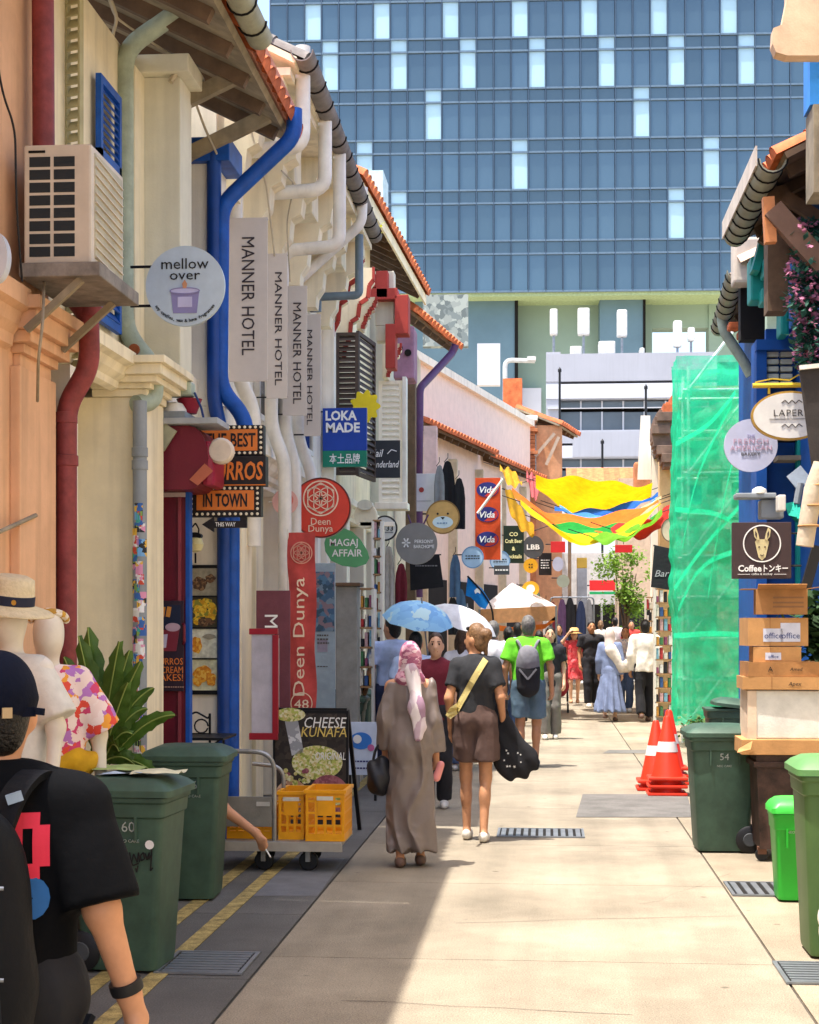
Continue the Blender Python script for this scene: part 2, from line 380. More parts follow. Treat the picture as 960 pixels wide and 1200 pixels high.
def sdf_obj(name, mat, parent, prims, res, k=.035, fold=None, clip=None, relax=1):
    V, F = sdf(prims, res, k, fold, clip)
    for _ in range(relax):
        A = np.zeros_like(V); n = np.zeros(len(V))
        for i in range(4):
            np.add.at(A, F[:, i], V[F[:, (i+1) % 4]] + V[F[:, i-1]]); np.add.at(n, F[:, i], 2)
        V = V*.5 + .5*A/np.maximum(n, 1)[:, None]
    me = bpy.data.meshes.new(name); me.from_pydata(V.tolist(), [], F.tolist())
    me.polygons.foreach_set('use_smooth', [True]*len(me.polygons)); me.update()
    return link(name, me, mat, parent)
def drape(o, target, direction, off=.003):
    """lay a flat decoration onto the surface of target (both children of one thing); direction in the thing's space"""
    bvh = BVHTree.FromPolygons([v.co for v in target.data.vertices], [p.vertices for p in target.data.polygons])
    d = Vector(direction).normalized(); mb = o.matrix_basis
    for v in o.data.vertices:
        w = mb @ v.co; h = bvh.ray_cast(w - d*1.0, d)
        if h[0] is not None: w = h[0] - d*off
        v.co = w
    o.matrix_basis = Matrix.Identity(4); return o
# ------------------------------------------------------------ ground
m_ground = M('ground_concrete', 'b9ab97', rough=.9, var=.12, scale=.4, speck=.1)
m_lane = road('lane_aggregate', '998e7c')
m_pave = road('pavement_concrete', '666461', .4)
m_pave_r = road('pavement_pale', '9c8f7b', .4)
m_joint = M('joint_dirt', '5a5249', rough=1, var=.3)
m_patch = M('tar_patch', '6b6864', rough=.95, var=.18, scale=3, speck=.2)
m_yel = M('road_paint_yellow', 'a8945c', rough=.85, var=.4, scale=11, speck=.35)
m_steel = M('galvanised_steel', '8d9297', rough=.45, metal=.7, var=.15)
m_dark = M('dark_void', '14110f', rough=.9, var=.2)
m_black = plastic('black_plastic', '17171a', rough=.5)
m_blackm = M('black_metal', '1b1b1d', rough=.45, metal=.3, var=.1)
structure('ground', MB().quad((-400, -60, -.04), (400, -60, -.04), (400, 700, -.04), (-400, 700, -.04)), m_ground)
lane = structure('lane', MB().box(-1.38, 1.12, -3, 29.5, -.03, -.012), m_joint)
pavl = structure('pavement_left', MB().box(-3.6, -1.385, -3, 29.5, -.03, -.012), m_joint)
pavr = structure('pavement_right', MB().box(1.125, 3.6, -3, 29.5, -.03, -.012), m_joint)
def slabs(parent, x0, x1, ys, mat, gap=.0035, z=0.0):
    for a, b in zip(ys[:-1], ys[1:]):
        o = link('slab', MB().box(x0+gap, x1-gap, a+gap-(a+b)/2, b-gap-(a+b)/2, -.012, 0).mesh('slab', Matrix.Translation((-(x0+x1)/2, 0, 0))), mat, parent, ((x0+x1)/2, (a+b)/2, z))
slabs(lane, -1.378, 1.119, [-3, -.5, 1.8, 3.6, 5.7, 8.03, 10.4, 12.25, 14.7, 17.2, 19.7, 22.2, 24.7, 27.1, 29.5], m_lane)
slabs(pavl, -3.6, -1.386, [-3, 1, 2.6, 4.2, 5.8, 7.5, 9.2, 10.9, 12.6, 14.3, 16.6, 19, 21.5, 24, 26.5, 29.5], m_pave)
slabs(pavr, 1.126, 3.6, [-3, .5, 3, 5.4, 7.9, 10.6, 12.9, 15.4, 18, 21, 25, 29.5], m_pave_r)
structure('far_lane', MB().box(-6, 9, 29.5, 41.5, -.03, .0), m_lane)
structure('raised_forecourt', MB().box(-8, 12, 41.5, 58, -.03, .14), m_lane)
structure('far_road', MB().box(-40, 60, 58, 80, -.03, .004), m_patch)
for a, b, c, d, y in ((675, 805, 931, 958, .004), (706, 757, 879, 883, .004)):
    p = [G(a, d), G(b+8, d), G(b, c), G(a+8, c)]
    o = MB().add([(q.x, q.y, y) for q in p], [[0, 1, 2, 3]]); structure('road_patch', o, m_patch)
p = [G(283, 1050), G(372, 1050), G(404, 1006), G(330, 1006)]
structure('road_patch', MB().add([(q.x, q.y, .0015) for q in p], [[0, 1, 2, 3]]), M('pave_patch_dark', '6d6e72', rough=.9, speck=.12))
for x in (-2.07, -1.83):
    mb = MB(); y = 4.0
    while y < 13: mb.box(x-.045, x+.045, y, y+1.55, .003, .006); y += 1.552
    structure('yellow_line', mb, m_yel)
structure('yellow_line', MB().box(-1.95, -1.86, 14.5, 19, .003, .006), m_yel)
# cracks on the lane: thin dirt-filled lines
random.seed(3)
mb = MB()
for (x, y, n, dx, dy) in ((-1.3, 9.4, 9, .02, .28), (-.5, 9.0, 8, .22, .03), (.1, 11.9, 8, .16, .02), (-.9, 7.1, 7, .2, -.02), (.55, 9.7, 6, .1, .2), (-1.0, 13.6, 9, .2, .03), (-.2, 6.6, 6, .25, .05)):
    for i in range(n):
        x2 = x + dx*random.uniform(.5, 1.4) + random.uniform(-.03, .03); y2 = y + dy*random.uniform(.5, 1.4) + random.uniform(-.03, .03)
        w = random.uniform(.0015, .003); mb.quad((x, y-w, .0025), (x2, y2-w, .0025), (x2, y2+w, .0025), (x, y+w, .0025)); x, y = x2, y2
tag(mb.build('lane_cracks', m_joint), kind='structure')
def grate(px0, px1, py0, py1, label, bars=14, along='x'):
    a = G(px0, py1); b = G(px1, py0); cx, cy = (a.x+b.x)/2, (a.y+b.y)/2; w, h = abs(b.x-a.x), abs(b.y-a.y)
    t = thing('drain_grate', label, 'drain grate', (cx, cy, .003), group='drain grates in the paving')
    link('frame', MB().box(-w/2, w/2, -h/2, h/2, 0, .003).mesh('frame'), m_dark, t)
    n = max(3, int((w if along == 'x' else h)/.055)); mbar = (MB().box(-.018, .018, -h/2+.01, h/2-.01, .003, .009) if along == 'x' else MB().box(-w/2+.01, w/2-.01, -.018, .018, .003, .009)).mesh('bar')
    for i in range(n):
        q = -.5 + (i+.5)/n; link('bar', mbar, m_steel, t, (q*w, 0, 0) if along == 'x' else (0, q*h, 0))
    e = MB(); e.box(-w/2-.02, -w/2, -h/2-.02, h/2+.02, 0, .01); e.box(w/2, w/2+.02, -h/2-.02, h/2+.02, 0, .01); e.box(-w/2, w/2, -h/2-.02, -h/2, 0, .01); e.box(-w/2, w/2, h/2, h/2+.02, 0, .01)
    e.build('rim', m_steel, t, world=False)
grate(585, 681, 973, 981, 'narrow steel drain grate across the middle of the sunlit lane')
grate(862, 912, 1036, 1050, 'small steel drain grate beside the bright green bin')
grate(926, 985, 1131, 1153, 'steel drain grate by the tall dark green bin', along='y')
grate(186, 300, 1119, 1141, 'dark steel drain grate across the shaded left pavement', along='y')

# ------------------------------------------------------------ parts shared by the shophouses
m_cream = M('cream_plaster', 'efe2c2', rough=.85, var=.1, scale=2.2, streak=.42)
m_creamd = M('cream_plaster_grey', 'dad5c0', rough=.85, var=.08, scale=2.2, streak=.25)
m_white = M('white_plaster', 'f6edda', rough=.85, var=.08, scale=2, streak=.34)
m_orange = M('orange_plaster', 'dfae86', rough=.85, var=.12, scale=2, streak=.4)
m_tile = M('terracotta_tile', 'c4683c', rough=.8, var=.25, scale=7, rand=.22)
m_tileg = M('grey_tile', '77716c', rough=.85, var=.25, scale=7, rand=.15)
m_pinkf = M('pink_brick', 'cf8f78', rough=.85, var=.15, scale=6, rand=.1)
m_wood = M('dark_timber', '6b543f', rough=.8, var=.25, scale=5, streak=.3)
m_soff = M('weathered_soffit', '988b74', rough=.9, var=.3, scale=3, streak=.5)
m_blue = M('blue_paint', '0d4fa8', rough=.5, var=.18, scale=8, streak=.3)
m_redp = M('oxide_red_pipe', '8a3c3c', rough=.55, var=.22, scale=12, streak=.4)
m_greenp = M('pale_green_pipe', 'a9b5a2', rough=.55, var=.15, scale=9, streak=.4)
m_whitep = M('white_pipe', 'e6e0d4', rough=.5, var=.1, streak=.4)
m_greyp = M('grey_pipe', '8b9196', rough=.5, var=.1, streak=.12)
m_redt = M('red_trim', 'a63a30', rough=.7, var=.12)
m_maroon = M('maroon_paint', '6a1226', rough=.45, var=.1, scale=3)
m_gut = M('olive_gutter', '9b9a83', rough=.55, var=.18, scale=4, streak=.4)
def xyz(p, z): return Vector((p[0], p[1], z))
def roof(parent, A, B, z, mat, back=3.2, rise=1.6, courses=2, tw=.2, tiles=True, soffit=m_soff, rafter=True, th=.05, fascia=None):
    """eave line A->B on the plan, street on the right of travel"""
    A = Vector((*A, z)); B = Vector((*B, z)); d = (B-A); L = d.length; d.normalize(); n = Vector((-d.y, d.x, 0))   # n points back from the street
    up = n*back + Vector((0, 0, rise)); un = up.normalized(); nr = d.cross(un); nr = nr if nr.z > 0 else -nr
    mb = MB(); vs = [A, B, B+up, A+up]; mb.add(vs + [v - nr*th for v in vs], [[0,1,2,3],[7,6,5,4],[0,4,5,1],[1,5,6,2],[2,6,7,3],[3,7,4,0]])
    mb.build('roof', soffit, parent)
    if rafter:
        k = max(2, int(L/.55))
        for i in range(k):
            p = A + d*(L*(i+.5)/k) - nr*(th+.045); MB().obox(p+un*.04, p+un*1.3, .07, .09, nr).build('rafter', m_wood, parent)
    if fascia: MB().obox(A+d*.02+nr*0-Vector((0,0,.09)), B-d*.02-Vector((0,0,.09)), .03, .16).build('fascia', fascia, parent)
    if tiles:
        nt = int(L/tw); tw = L/nt; ln = .36; seg = 6; prof = [(math.cos(math.pi*i/seg), math.sin(math.pi*i/seg)) for i in range(seg+1)]
        t = MB(); vs = []; fs = []
        for (q, sc) in ((0, 1.0), (ln, .86)):
            for (cx, cy) in prof: vs.append(d*(cx*tw*.52*sc) + un*q + nr*(cy*tw*.42*sc + .012))
        m = seg+1
        for i in range(seg): fs.append([i, i+1, m+i+1, m+i])
        fs.append(list(range(m))[::-1]); vs2 = [v - nr*.018 for v in vs[:m]] ; n0 = len(vs); vs += vs2; fs += [[i, n0+i, n0+i+1, i+1] for i in range(seg)]
        inv = chainmat(parent).inverted(); base = chainmat(parent).to_translation()
        src = link('roof_tile', MB().add(vs, fs).mesh('roof_tile', None, True), mat, parent, A + d*(tw*.5) - un*.06 - base)
        src['_'] = 1; del src['_']
        for c in range(courses):
            for i in range(nt):
                if c == 0 and i == 0: continue
                piece('roof_tile', src, parent, A + d*(tw*(i+.5)) + un*(c*ln*.82 - .06) + nr*(.006*random.random()) - base)
        # the courses further up: one ribbed sheet
        rb = MB()
        for i in range(nt):
            p = A + d*(tw*(i+.5)) + un*(courses*ln*.82-.06); e = A + d*(tw*(i+.5)) + up; vs = []
            for q in (p, e):
                for (cx, cy) in prof[::2]: vs.append(q + d*(cx*tw*.5) + nr*(cy*tw*.4+.006))
            w = len(prof[::2]); rb.add(vs, [[j, j+1, w+j+1, w+j] for j in range(w-1)])
        tag(rb.build('roof_tile_field', mat, parent), kind='stuff')
def gutter(parent, A, B, z, mat, r=.07, name='gutter', straps=.35):
    A = Vector((*A, z)); B = Vector((*B, z)); d = (B-A).normalized(); n = Vector((d.y, -d.x, 0)); vs = []; fs = []; k = 9
    for p in (A, B):
        for rr in (r, r*.9):
            for i in range(k): t = math.pi*i/(k-1); vs.append(p + n*(math.cos(t)*rr) - Vector((0, 0, math.sin(t)*rr)))
    for i in range(k-1):
        fs += [[i, i+1, 2*k+i+1, 2*k+i], [k+i, 3*k+i, 3*k+i+1, k+i+1], [i, k+i, k+i+1, i+1], [2*k+i, 2*k+i+1, 3*k+i+1, 3*k+i]]
    fs += [[0, 2*k, 3*k, k], [k-1, 2*k-1, 4*k-1, 3*k-1]]
    g = MB().add(vs, fs).build(name, mat, parent, smooth=True)
    L = (B-A).length; q = straps/2
    while straps and q < L:
        p = A + d*q; MB().tube([p + n*(math.cos(math.pi*i/8)*r*1.06) - Vector((0, 0, math.sin(math.pi*i/8)*r*1.06)) for i in range(9)], .008, 5).build('strap', m_dark, g); q += straps
    return g
def pipe(parent, pts, r, mat, name='downpipe', collars=(), bendr=.14):
    o = MB().tube(bend(pts, bendr), r, 14).build(name, mat, parent, smooth=True)
    for c in collars: MB().lathe([(r*1.02, -.03), (r*1.14, -.028), (r*1.14, .028), (r*1.02, .03)], c, 14).build('collar', mat, o, smooth=True)
    return o
def louvre(parent, A, B, z0, z1, mat, frame=None, n=12, th=.035, name='shutter'):
    """slatted shutter between plan points A and B; each slat is a piece"""
    A = Vector((*A, 0)); B = Vector((*B, 0)); d = (B-A); w = d.length; d.normalize(); nn = Vector((d.y, -d.x, 0)); fr = frame or mat; f = min(.05, w*.14); mb = MB()
    for (p, q) in ((0, f), (w-f, w)):
        a = A + d*((p+q)/2); mb.obox(a+Vector((0,0,z0)), a+Vector((0,0,z1)), q-p, th, nn)
    for zz in (z0+f/2, z1-f/2): mb.obox(A+d*f+Vector((0,0,zz)), A+d*(w-f)+Vector((0,0,zz)), th, f)
    o = mb.build(name, fr, parent); inv = chainmat(o).inverted()
    c = A + d*(w/2); sl = MB(); h = (z1-z0-2*f)/n
    u = (nn*.55 + Vector((0, 0, -1))*.83).normalized()
    sl.obox(-d*(w/2-f), d*(w/2-f), .008, h*1.08, u)
    src = None
    for i in range(n):
        loc = inv @ (c + Vector((0, 0, z0+f+h*(i+.5))))
        if src is None: src = link('slat', sl.mesh('slat', inv.to_3x3().to_4x4()), mat, o, loc)
        else: piece('slat', src, o, loc)
    return o
def window(parent, A, B, z0, z1, frame, glass=None, cols=2, rows=3, dep=.06):
    A = Vector((*A, 0)); B = Vector((*B, 0)); d = B-A; w = d.length; d.normalize(); mb = MB(); t = .05
    for i in range(cols+1): a = A+d*(w*i/cols); mb.obox(a+Vector((0,0,z0)), a+Vector((0,0,z1)), t if i in (0, cols) else .03, dep, d)
    for i in range(rows+1): zz = z0+(z1-z0)*i/rows; mb.obox(A+Vector((0,0,zz)), B+Vector((0,0,zz)), dep*.9, t if i in (0, rows) else .03)
    o = mb.build('window', frame, parent); nn = Vector((d.y, -d.x, 0))
    for i in range(cols):
        for j in range(rows):
            p = A+d*(w*(i+.5)/cols); zz = z0+(z1-z0)*(j+.5)/rows
            MB().obox(p-d*(w/cols/2-.01)+Vector((0,0,zz)), p+d*(w/cols/2-.01)+Vector((0,0,zz)), .01, (z1-z0)/rows-.02).build('pane', glass or m_glass, o)
    return o
m_glass = M('dark_glass', '1c262b', rough=.08, var=.1, bump=0, spec=.6)
def corbel(parent, Y, th, x0, z0, w, h, mat, name='corbel', trim=None, s=1):
    """scrolled bracket under the eaves: outline in x,z, facing along the lane; s = +1 left side of the lane"""
    out = [(0, 0), (0, h), (w, h), (w, h*.86), (w*.9, h*.8), (w*.86, h*.66), (w*.66, h*.6), (w*.62, h*.45), (w*.45, h*.4), (w*.42, h*.22), (w*.3, h*.12), (w*.28, 0)]
    o = MB().prism([(x0+s*a, z0+b) for a, b in out], Y, Y+th).build(name, mat, parent)
    if trim:
        e = MB()
        for (a, b), (c, d) in zip(out[2:-1], out[3:]): e.obox((x0+s*(a+.012), Y-.012, z0+b), (x0+s*(c+.012), Y-.012, z0+d), .03, .05)
        e.build('trim', trim, o)
    return o
def mould(parent, X, Y0, Y1, z, mat, out=.14, h=.24, s=1, name='cornice'):
    prof = [(0, 0), (out*.25, .02), (out*.3, h*.25), (out*.55, h*.4), (out*.7, h*.6), (out, h*.68), (out, h), (0, h)]
    if s > 0: return MB().sweep(prof, [(X, Y0, z), (X, Y1, z)]).build(name, mat, parent)
    return MB().sweep(prof, [(X, Y1, z), (X, Y0, z)]).build(name, mat, parent)
def capital(parent, x0, x1, Y0, Y1, z0, h, mat, s=1, name='capital'):
    mb = MB(); steps = [(.02, .0, .2), (.05, .2, .34), (.1, .34, .52), (.14, .52, .8), (.17, .8, 1.0)]
    for o, a, b in steps:
        xa, xb = (x0, x1+o) if s > 0 else (x0-o, x1)
        mb.box(xa, xb, Y0-o, Y1+o, z0+a*h, z0+b*h, .006)
    return mb.build(name, mat, parent)

# ------------------------------------------------------------ orange shophouse (nearest on the left)
A = thing('orange_shophouse', 'orange plastered shophouse with red downpipe and pilaster beside the mannequins', 'building', (-2.6, 5, 0))
MB().box(-7, -2.72, -3, 8.70, 0, 5.45).build('wall', m_orange, A)
MB().box(-2.72, -2.665, 8.05, 8.66, 0, 2.98, .008).build('pilaster', m_orange, A)
capital(A, -2.72, -2.70, 8.12, 8.6, 2.98, .34, m_orange)
mould(A, -2.72, 3, 8.0, 3.05, m_orange, .13, .3)
MB().sweep([(0, 0), (.03, .01), (.03, .05), (0, .06)], [(-2.72, 3, 1.0), (-2.72, 8.0, 1.0)]).build('dado_rail', m_orange, A)
# sunk panel edge and conduit
MB().box(-2.72, -2.685, 6.4, 7.75, .2, 2.52, .01).build('raised_panel', m_orange, A)
MB().tube([PX(-20, 632, -2.67), PX(42, 604, -2.66)], .012, 8).build('conduit', m_soff, A)
MB().tube(bend([PX(-5, 60, -2.6), PX(3, 110, -2.59), PX(18, 150, -2.585), PX(19, 240, -2.585), PX(26, 330, -2.58)], .2), .006, 6).build('cable', m_black, A)
MB().tube(bend([PX(52, 330, -2.53), PX(50, 380, -2.42), PX(45, 420, -2.44), PX(44, 470, -2.54)], .1), .008, 6).build('cable', m_soff, A)
roof(A, (-1.9, -3), (-1.9, 8.8), 5.42, m_tile, tiles=False)
gutter(A, (-1.85, 4), (-1.85, 10.4), 5.47, m_gut, .085)
# red downpipe: down the wall behind the outdoor unit, out round the cornice, back to the wall
rp = pipe(A, [P(50, -60, 8.3), P(52, 290, 8.3), P(66, 330, 8.62), P(90, 352, 8.78), P(104, 372, 8.78), P(105, 430, 8.78), P(78, 476, 8.78), P(78, 740, 8.78), P(78, 1050, 8.78)], .058, m_redp, 'downpipe',
     [P(77, 438+52, 8.78), P(78, 540, 8.78), P(106, 366, 8.78)], .09)

# outdoor air-conditioning unit on its shelf
m_ac = plastic('ac_casing', 'cdbfac', rough=.5, streak=.2)
Yc = 7.95; a = P(28, 310, Yc); b = P(107, 168, Yc)
ac = thing('air_conditioner', 'beige outdoor air conditioner unit with side vents on a wall shelf', 'air conditioner', ((a.x+b.x)/2, 8.2, a.z))
MB().box(a.x, b.x, Yc, Yc+.62, a.z, b.z, .012).build('casing', m_ac, ac)
nx, nz = 2, 8; gx0, gx1 = a.x+.02, b.x-.075; gz0, gz1 = a.z+.03, b.z-.055
src = None; cw, ch = (gx1-gx0)/nx, (gz1-gz0)/nz
for i in range(nx):
    for j in range(nz):
        loc = Vector((gx0+cw*(i+.5), Yc-.002, gz0+ch*(j+.5))) - ac.location
        if src is None: src = link('vent_opening', MB().box(-cw/2+.009, cw/2-.009, 0, .004, -ch/2+.007, ch/2-.007).mesh('vent_opening'), M('vent_dark', '22282c', rough=.6), ac, loc)
        else: piece('vent_opening', src, ac, loc)
MB().box(gx0+.005, gx0+.09, Yc-.004, Yc, b.z-.042, b.z-.03).build('maker_plate', m_dark, ac)
fins = M('ac_fins', 'b6ab8c', rough=.5, metal=.2)
MB().box(b.x, b.x+.004, Yc+.06, Yc+.58, a.z+.04, b.z-.03).build('coil', fins, ac)
for i in range(12):
    z = a.z+.05+(b.z-a.z-.1)*i/11; MB().obox((b.x+.008, Yc+.06, z), (b.x+.008, Yc+.58, z-.03), .008, .006).build('guard_wire', m_ac, ac)
sh = thing('wall_shelf', 'weathered grey steel shelf under the air conditioner', 'shelf', ((a.x+b.x)/2, 8.2, a.z-.1))
MB().box(-2.62, b.x+.06, Yc-.06, Yc+.72, a.z-.075, a.z-.004, .006).build('tray', M('weathered_grey_steel', '847c74', rough=.7, var=.25, scale=12, streak=.4), sh)
for yy in (Yc, Yc+.6): MB().obox((-2.6, yy, a.z-.33), (b.x-.05, yy, a.z-.08), .035, .035).build('brace', m_soff, sh)
s = Sign('round_lamp', 'pale round wall sign at the orange wall edge', 'sign', -8, 300, 7.3)
s.disc('disc', 17, plastic('pale_sign', 'c9cbd2'), rz=30, th=.06); s.bar('bracket', (-40, 0), (0, 0), 1.5, m_blackm)

# ------------------------------------------------------------ cream shophouse with blue trim
B = thing('cream_shophouse', 'cream shophouse with blue shutters, blue downpipes and maroon shopfront', 'building', (-2.75, 10.6, 0))
MB().box(-7, -2.75, 8.71, 12.44, 3.2, 5.42).build('wall', m_cream, B)
MB().box(-7, -3.35, 8.71, 12.44, 0, 3.2).build('shop_wall', m_white, B)
MB().box(-3.35, -2.56, 10.2, 10.72, 0, 3.12, .01).build('pier', m_cream, B)
MB().box(-3.35, -2.66, 8.9, 9.05, 0, 3.12).build('pier', m_white, B)
capital(B, -2.9, -2.56, 10.2, 10.7, 3.12, .24, m_cream)
mould(B, -2.75, 8.9, 10.1, 3.14, m_cream, .16, .24)
MB().box(-3.35, -2.4, 12.0, 12.44, 0, 3.3, .008).build('pier', m_white, B)
MB().box(-2.8, -2.42, 10.6, 10.95, 3.37, 5.3, .01).build('pilaster', m_creamd, B)
MB().box(-2.8, -2.66, 10.35, 10.6, 3.37, 5.3, .01).build('pilaster', m_cream, B)
MB().box(-2.8, -2.475, 12.0, 12.44, 3.3, 5.3, .008).build('pilaster', m_white, B)
MB().box(-2.82, -2.35, 11.92, 12.44, 5.12, 5.3, .01).build('capital', m_blue, B)
MB().box(-2.86, -2.34, 10.5, 11.0, 5.3, 5.42, .01).build('capital', m_creamd, B)
MB().box(-2.76, -2.6, 10.95, 12.0, 3.2, 3.5, .01).build('string_course', m_white, B)
# dark upper window between the pilasters, blue jambs
window(B, (-2.72, 11.05), (-2.72, 11.95), 3.6, 5.0, m_blue, cols=2, rows=3)
for z0, z1 in ((3.55, 4.3), (4.3, 5.05)): louvre(B, (-2.70, 9.62), (-2.70, 10.1), z0-.05, z1+.25 if z1 < 5 else 5.0, m_blue, n=14, name='shutter')
m_olive = M('olive_shutter', 'b3ab84', rough=.7, var=.12)
louvre(B, (-2.745, 9.12), (P(97, 0, 9.1).x, 9.08), 3.1, 5.35, m_olive, n=34, name='shutter')
roof(B, (-1.95, 8.82), (-1.95, 12.38), 5.42, m_tile, rafter=True)
# pink brick verge along the eave, piece by piece
for i in range(9):
    y = 10.55 + i*.2; MB().add([(-2.25, y, 5.66), (-1.93, y, 5.42), (-1.93, y+.19, 5.42), (-2.25, y+.19, 5.66), (-2.25, y, 5.78), (-1.9, y, 5.60), (-1.9, y+.19, 5.60), (-2.25, y+.19, 5.78)],
        [[0,1,2,3],[7,6,5,4],[0,4,5,1],[1,5,6,2],[2,6,7,3],[3,7,4,0]]).build('eave_brick', m_pinkf, B)
for y in (10.95, 11.9): MB().obox((-2.75, y, 5.12), (-2.05, y, 5.44), .07, .1).build('bracket', m_soff, B)
# blue downpipes
pipe(B, [P(345, 128, 12.0), P(345, 160, 12.0), P(260, 240, 12.0), P(258, 455, 12.0), P(288, 490, 12.0), P(290, 560, 12.0), P(272, 590, 12.0), P(271, 1010, 12.0)], .06, m_blue, bendr=.12)
pipe(B, [P(251, 165, 11.97), P(251, 470, 11.97), P(258, 500, 11.97), P(263, 560, 11.97), P(263, 1010, 11.97)], .055, M('blue_paint_dark', '12408c', rough=.45), bendr=.1)
# pale green downpipe with its bends
pipe(B, [P(300, -80, 10.3), P(235, -5, 10.3), P(146, 58, 10.3), P(146, 388, 10.3), P(181, 432, 10.3), P(181, 470, 10.3), P(160, 474, 10.15)], .06, m_greenp, bendr=.13,
     collars=[P(146, 380, 10.3), P(181, 440, 10.3)])
gp = pipe(B, [P(164, 470, 10.12), P(164, 500, 10.12), P(164, 1075, 10.12)], .046, m_greyp, collars=[P(164, 545, 10.12), P(164, 530, 10.12)])
stcol = ['d9d6d0', 'c8452f', '2f5fa8', 'e0b23c', '3c9c8f', 'e8e8ea', '202226', 'd98fb0', '6fa5d8', '7ea34e']
random.seed(11)
for i in range(34):
    y = 600 + i*8.6 + random.uniform(-2, 2); c = P(164, y, 10.12); aa = random.uniform(-2.3, -.9); h = random.uniform(.03, .055); wv = random.uniform(.4, .8); vs = []
    for t in (-wv, -wv/3, wv/3, wv):
        for zz in (-h, h): vs.append(c + Vector((math.cos(aa+t)*.0475, math.sin(aa+t)*.0475, zz)))
    MB().add(vs, [[0, 2, 3, 1], [2, 4, 5, 3], [4, 6, 7, 5]]).build('sticker', cells('sticker_%d' % (i % 5), random.sample(stcol, 4), 26), gp)
MB().lathe([(.02, 0), (.035, 0), (.035, .03), (.012, .03)], P(157, 409, 10.22), 12, 'Y').build('pipe_cap', M('rusty_cap', 'a65a30', var=.3), B, smooth=True)
# maroon shopfront
a = P(173, 575, 11.0); b = P(218, 575, 11.0)
MB().box(a.x, b.x, 11.0, 11.06, .05, a.z, .004).build('door', m_maroon, B)
MB().box(b.x, b.x+.03, 10.985, 11.07, .02, a.z, .003).build('door_frame', m_blue, B)
MB().box(b.x-.05, b.x-.03, 10.975, 11.0, .05, a.z).build('door_edge', M('maroon_edge', '8d3a44', rough=.5), B)
MB().box(a.x-.02, b.x+.0, 10.97, 11.0, P(0, 584, 11).z, P(0, 579, 11).z).build('door_rail', M('pale_trim', 'c8b4b4'), B)
MB().tube(bend([P(214, 730, 10.97), P(216, 733, 10.93), P(216, 752, 10.93), P(214, 756, 10.97)], .01), .01, 8).build('door_handle', m_maroon, B)
# maroon awning housing with rounded end and cream cap
c0 = P(172, 575, 10.85); c1 = P(246, 500, 10.85)
ah = MB(); hh = (c1.z-c0.z)/2; cy = (c1.z+c0.z)/2
pts = [(c0.x, c0.z), (c1.x-hh*.6, c0.z)] + [(c1.x-hh*.6+hh*.6*math.sin(t), cy-hh*math.cos(t)) for t in [math.pi*i/10 for i in range(1, 10)]] + [(c1.x-hh*.6, c1.z), (c0.x, c1.z)]
ah.prism(pts, 10.78, 11.3); ah.build('awning_housing', m_maroon, B)
MB().lathe([(.075, 0), (.09, .02), (.09, .06), (.06, .08), (.03, .08)], P(258, 528, 10.8), 18, 'Y').build('awning_roller', M('cream_cap', 'd9c8b6'), B, smooth=True)
MB().box(c1.x-.05, P(252, 0, 10.85).x, 10.8, 11.2, cy-.19, cy+.12, .04).build('awning_end', M('maroon_bright', '94233a', rough=.45), B)
MB().add([P(222, 562, 10.76), P(240, 543, 10.74), P(250, 552, 10.74), P(232, 569, 10.76)], [[0,1,2,3]]).build('awning_flap', M('salmon_flap', 'b5654e'), B)
# shelf with fittings above the awning
sh2 = thing('equipment_shelf', 'grey shelf with floodlight and small devices over the maroon awning', 'shelf', P(215, 500, 10.9))
MB().box(P(172, 0, 10.9).x, P(262, 0, 10.9).x, 10.7, 11.1, P(0, 503, 10.9).z, P(0, 496, 10.9).z, .004).build('board', M('shelf_grey', '9fa2a6'), sh2)
MB().box(P(178, 0, 10.9).x, P(224, 0, 10.9).x, 10.72, 11.05, P(0, 495.9, 10.9).z, P(0, 488, 10.9).z, .006).build('box', M('shelf_box', '7f868c'), sh2)
MB().lathe([(.09, 0), (.085, .04), (.06, .08), (.02, .09)], P(204, 487, 10.85), 18).build('dome', m_whitep, sh2, smooth=True)
MB().lathe([(.05, 0), (.085, .09), (.09, .1), (.05, .1)], P(222, 485, 10.95), 16).build('bucket', M('red_bucket', '8f1d31', rough=.4), sh2, smooth=True)
MB().box(P(197, 0, 10.9).x, P(228, 0, 10.9).x, 10.8, 10.95, P(0, 468, 10.9).z, P(0, 452, 10.9).z, .02).build('floodlight', m_greenp, sh2)
MB().tube(bend([P(228, 460, 10.85), P(236, 478, 10.85), P(240, 496, 10.85)], .02), .008, 6).build('arm', M('blue_arm', '233a6e'), sh2)
MB().tube([P(192, 460, 10.85), P(195, 452, 10.8), P(199, 447, 10.8)], .012, 6).build('bracket', m_blackm, sh2)
MB().obox(P(174, 500, 10.74), P(200, 517, 10.74), .02, .16).build('panel', m_gut, sh2)

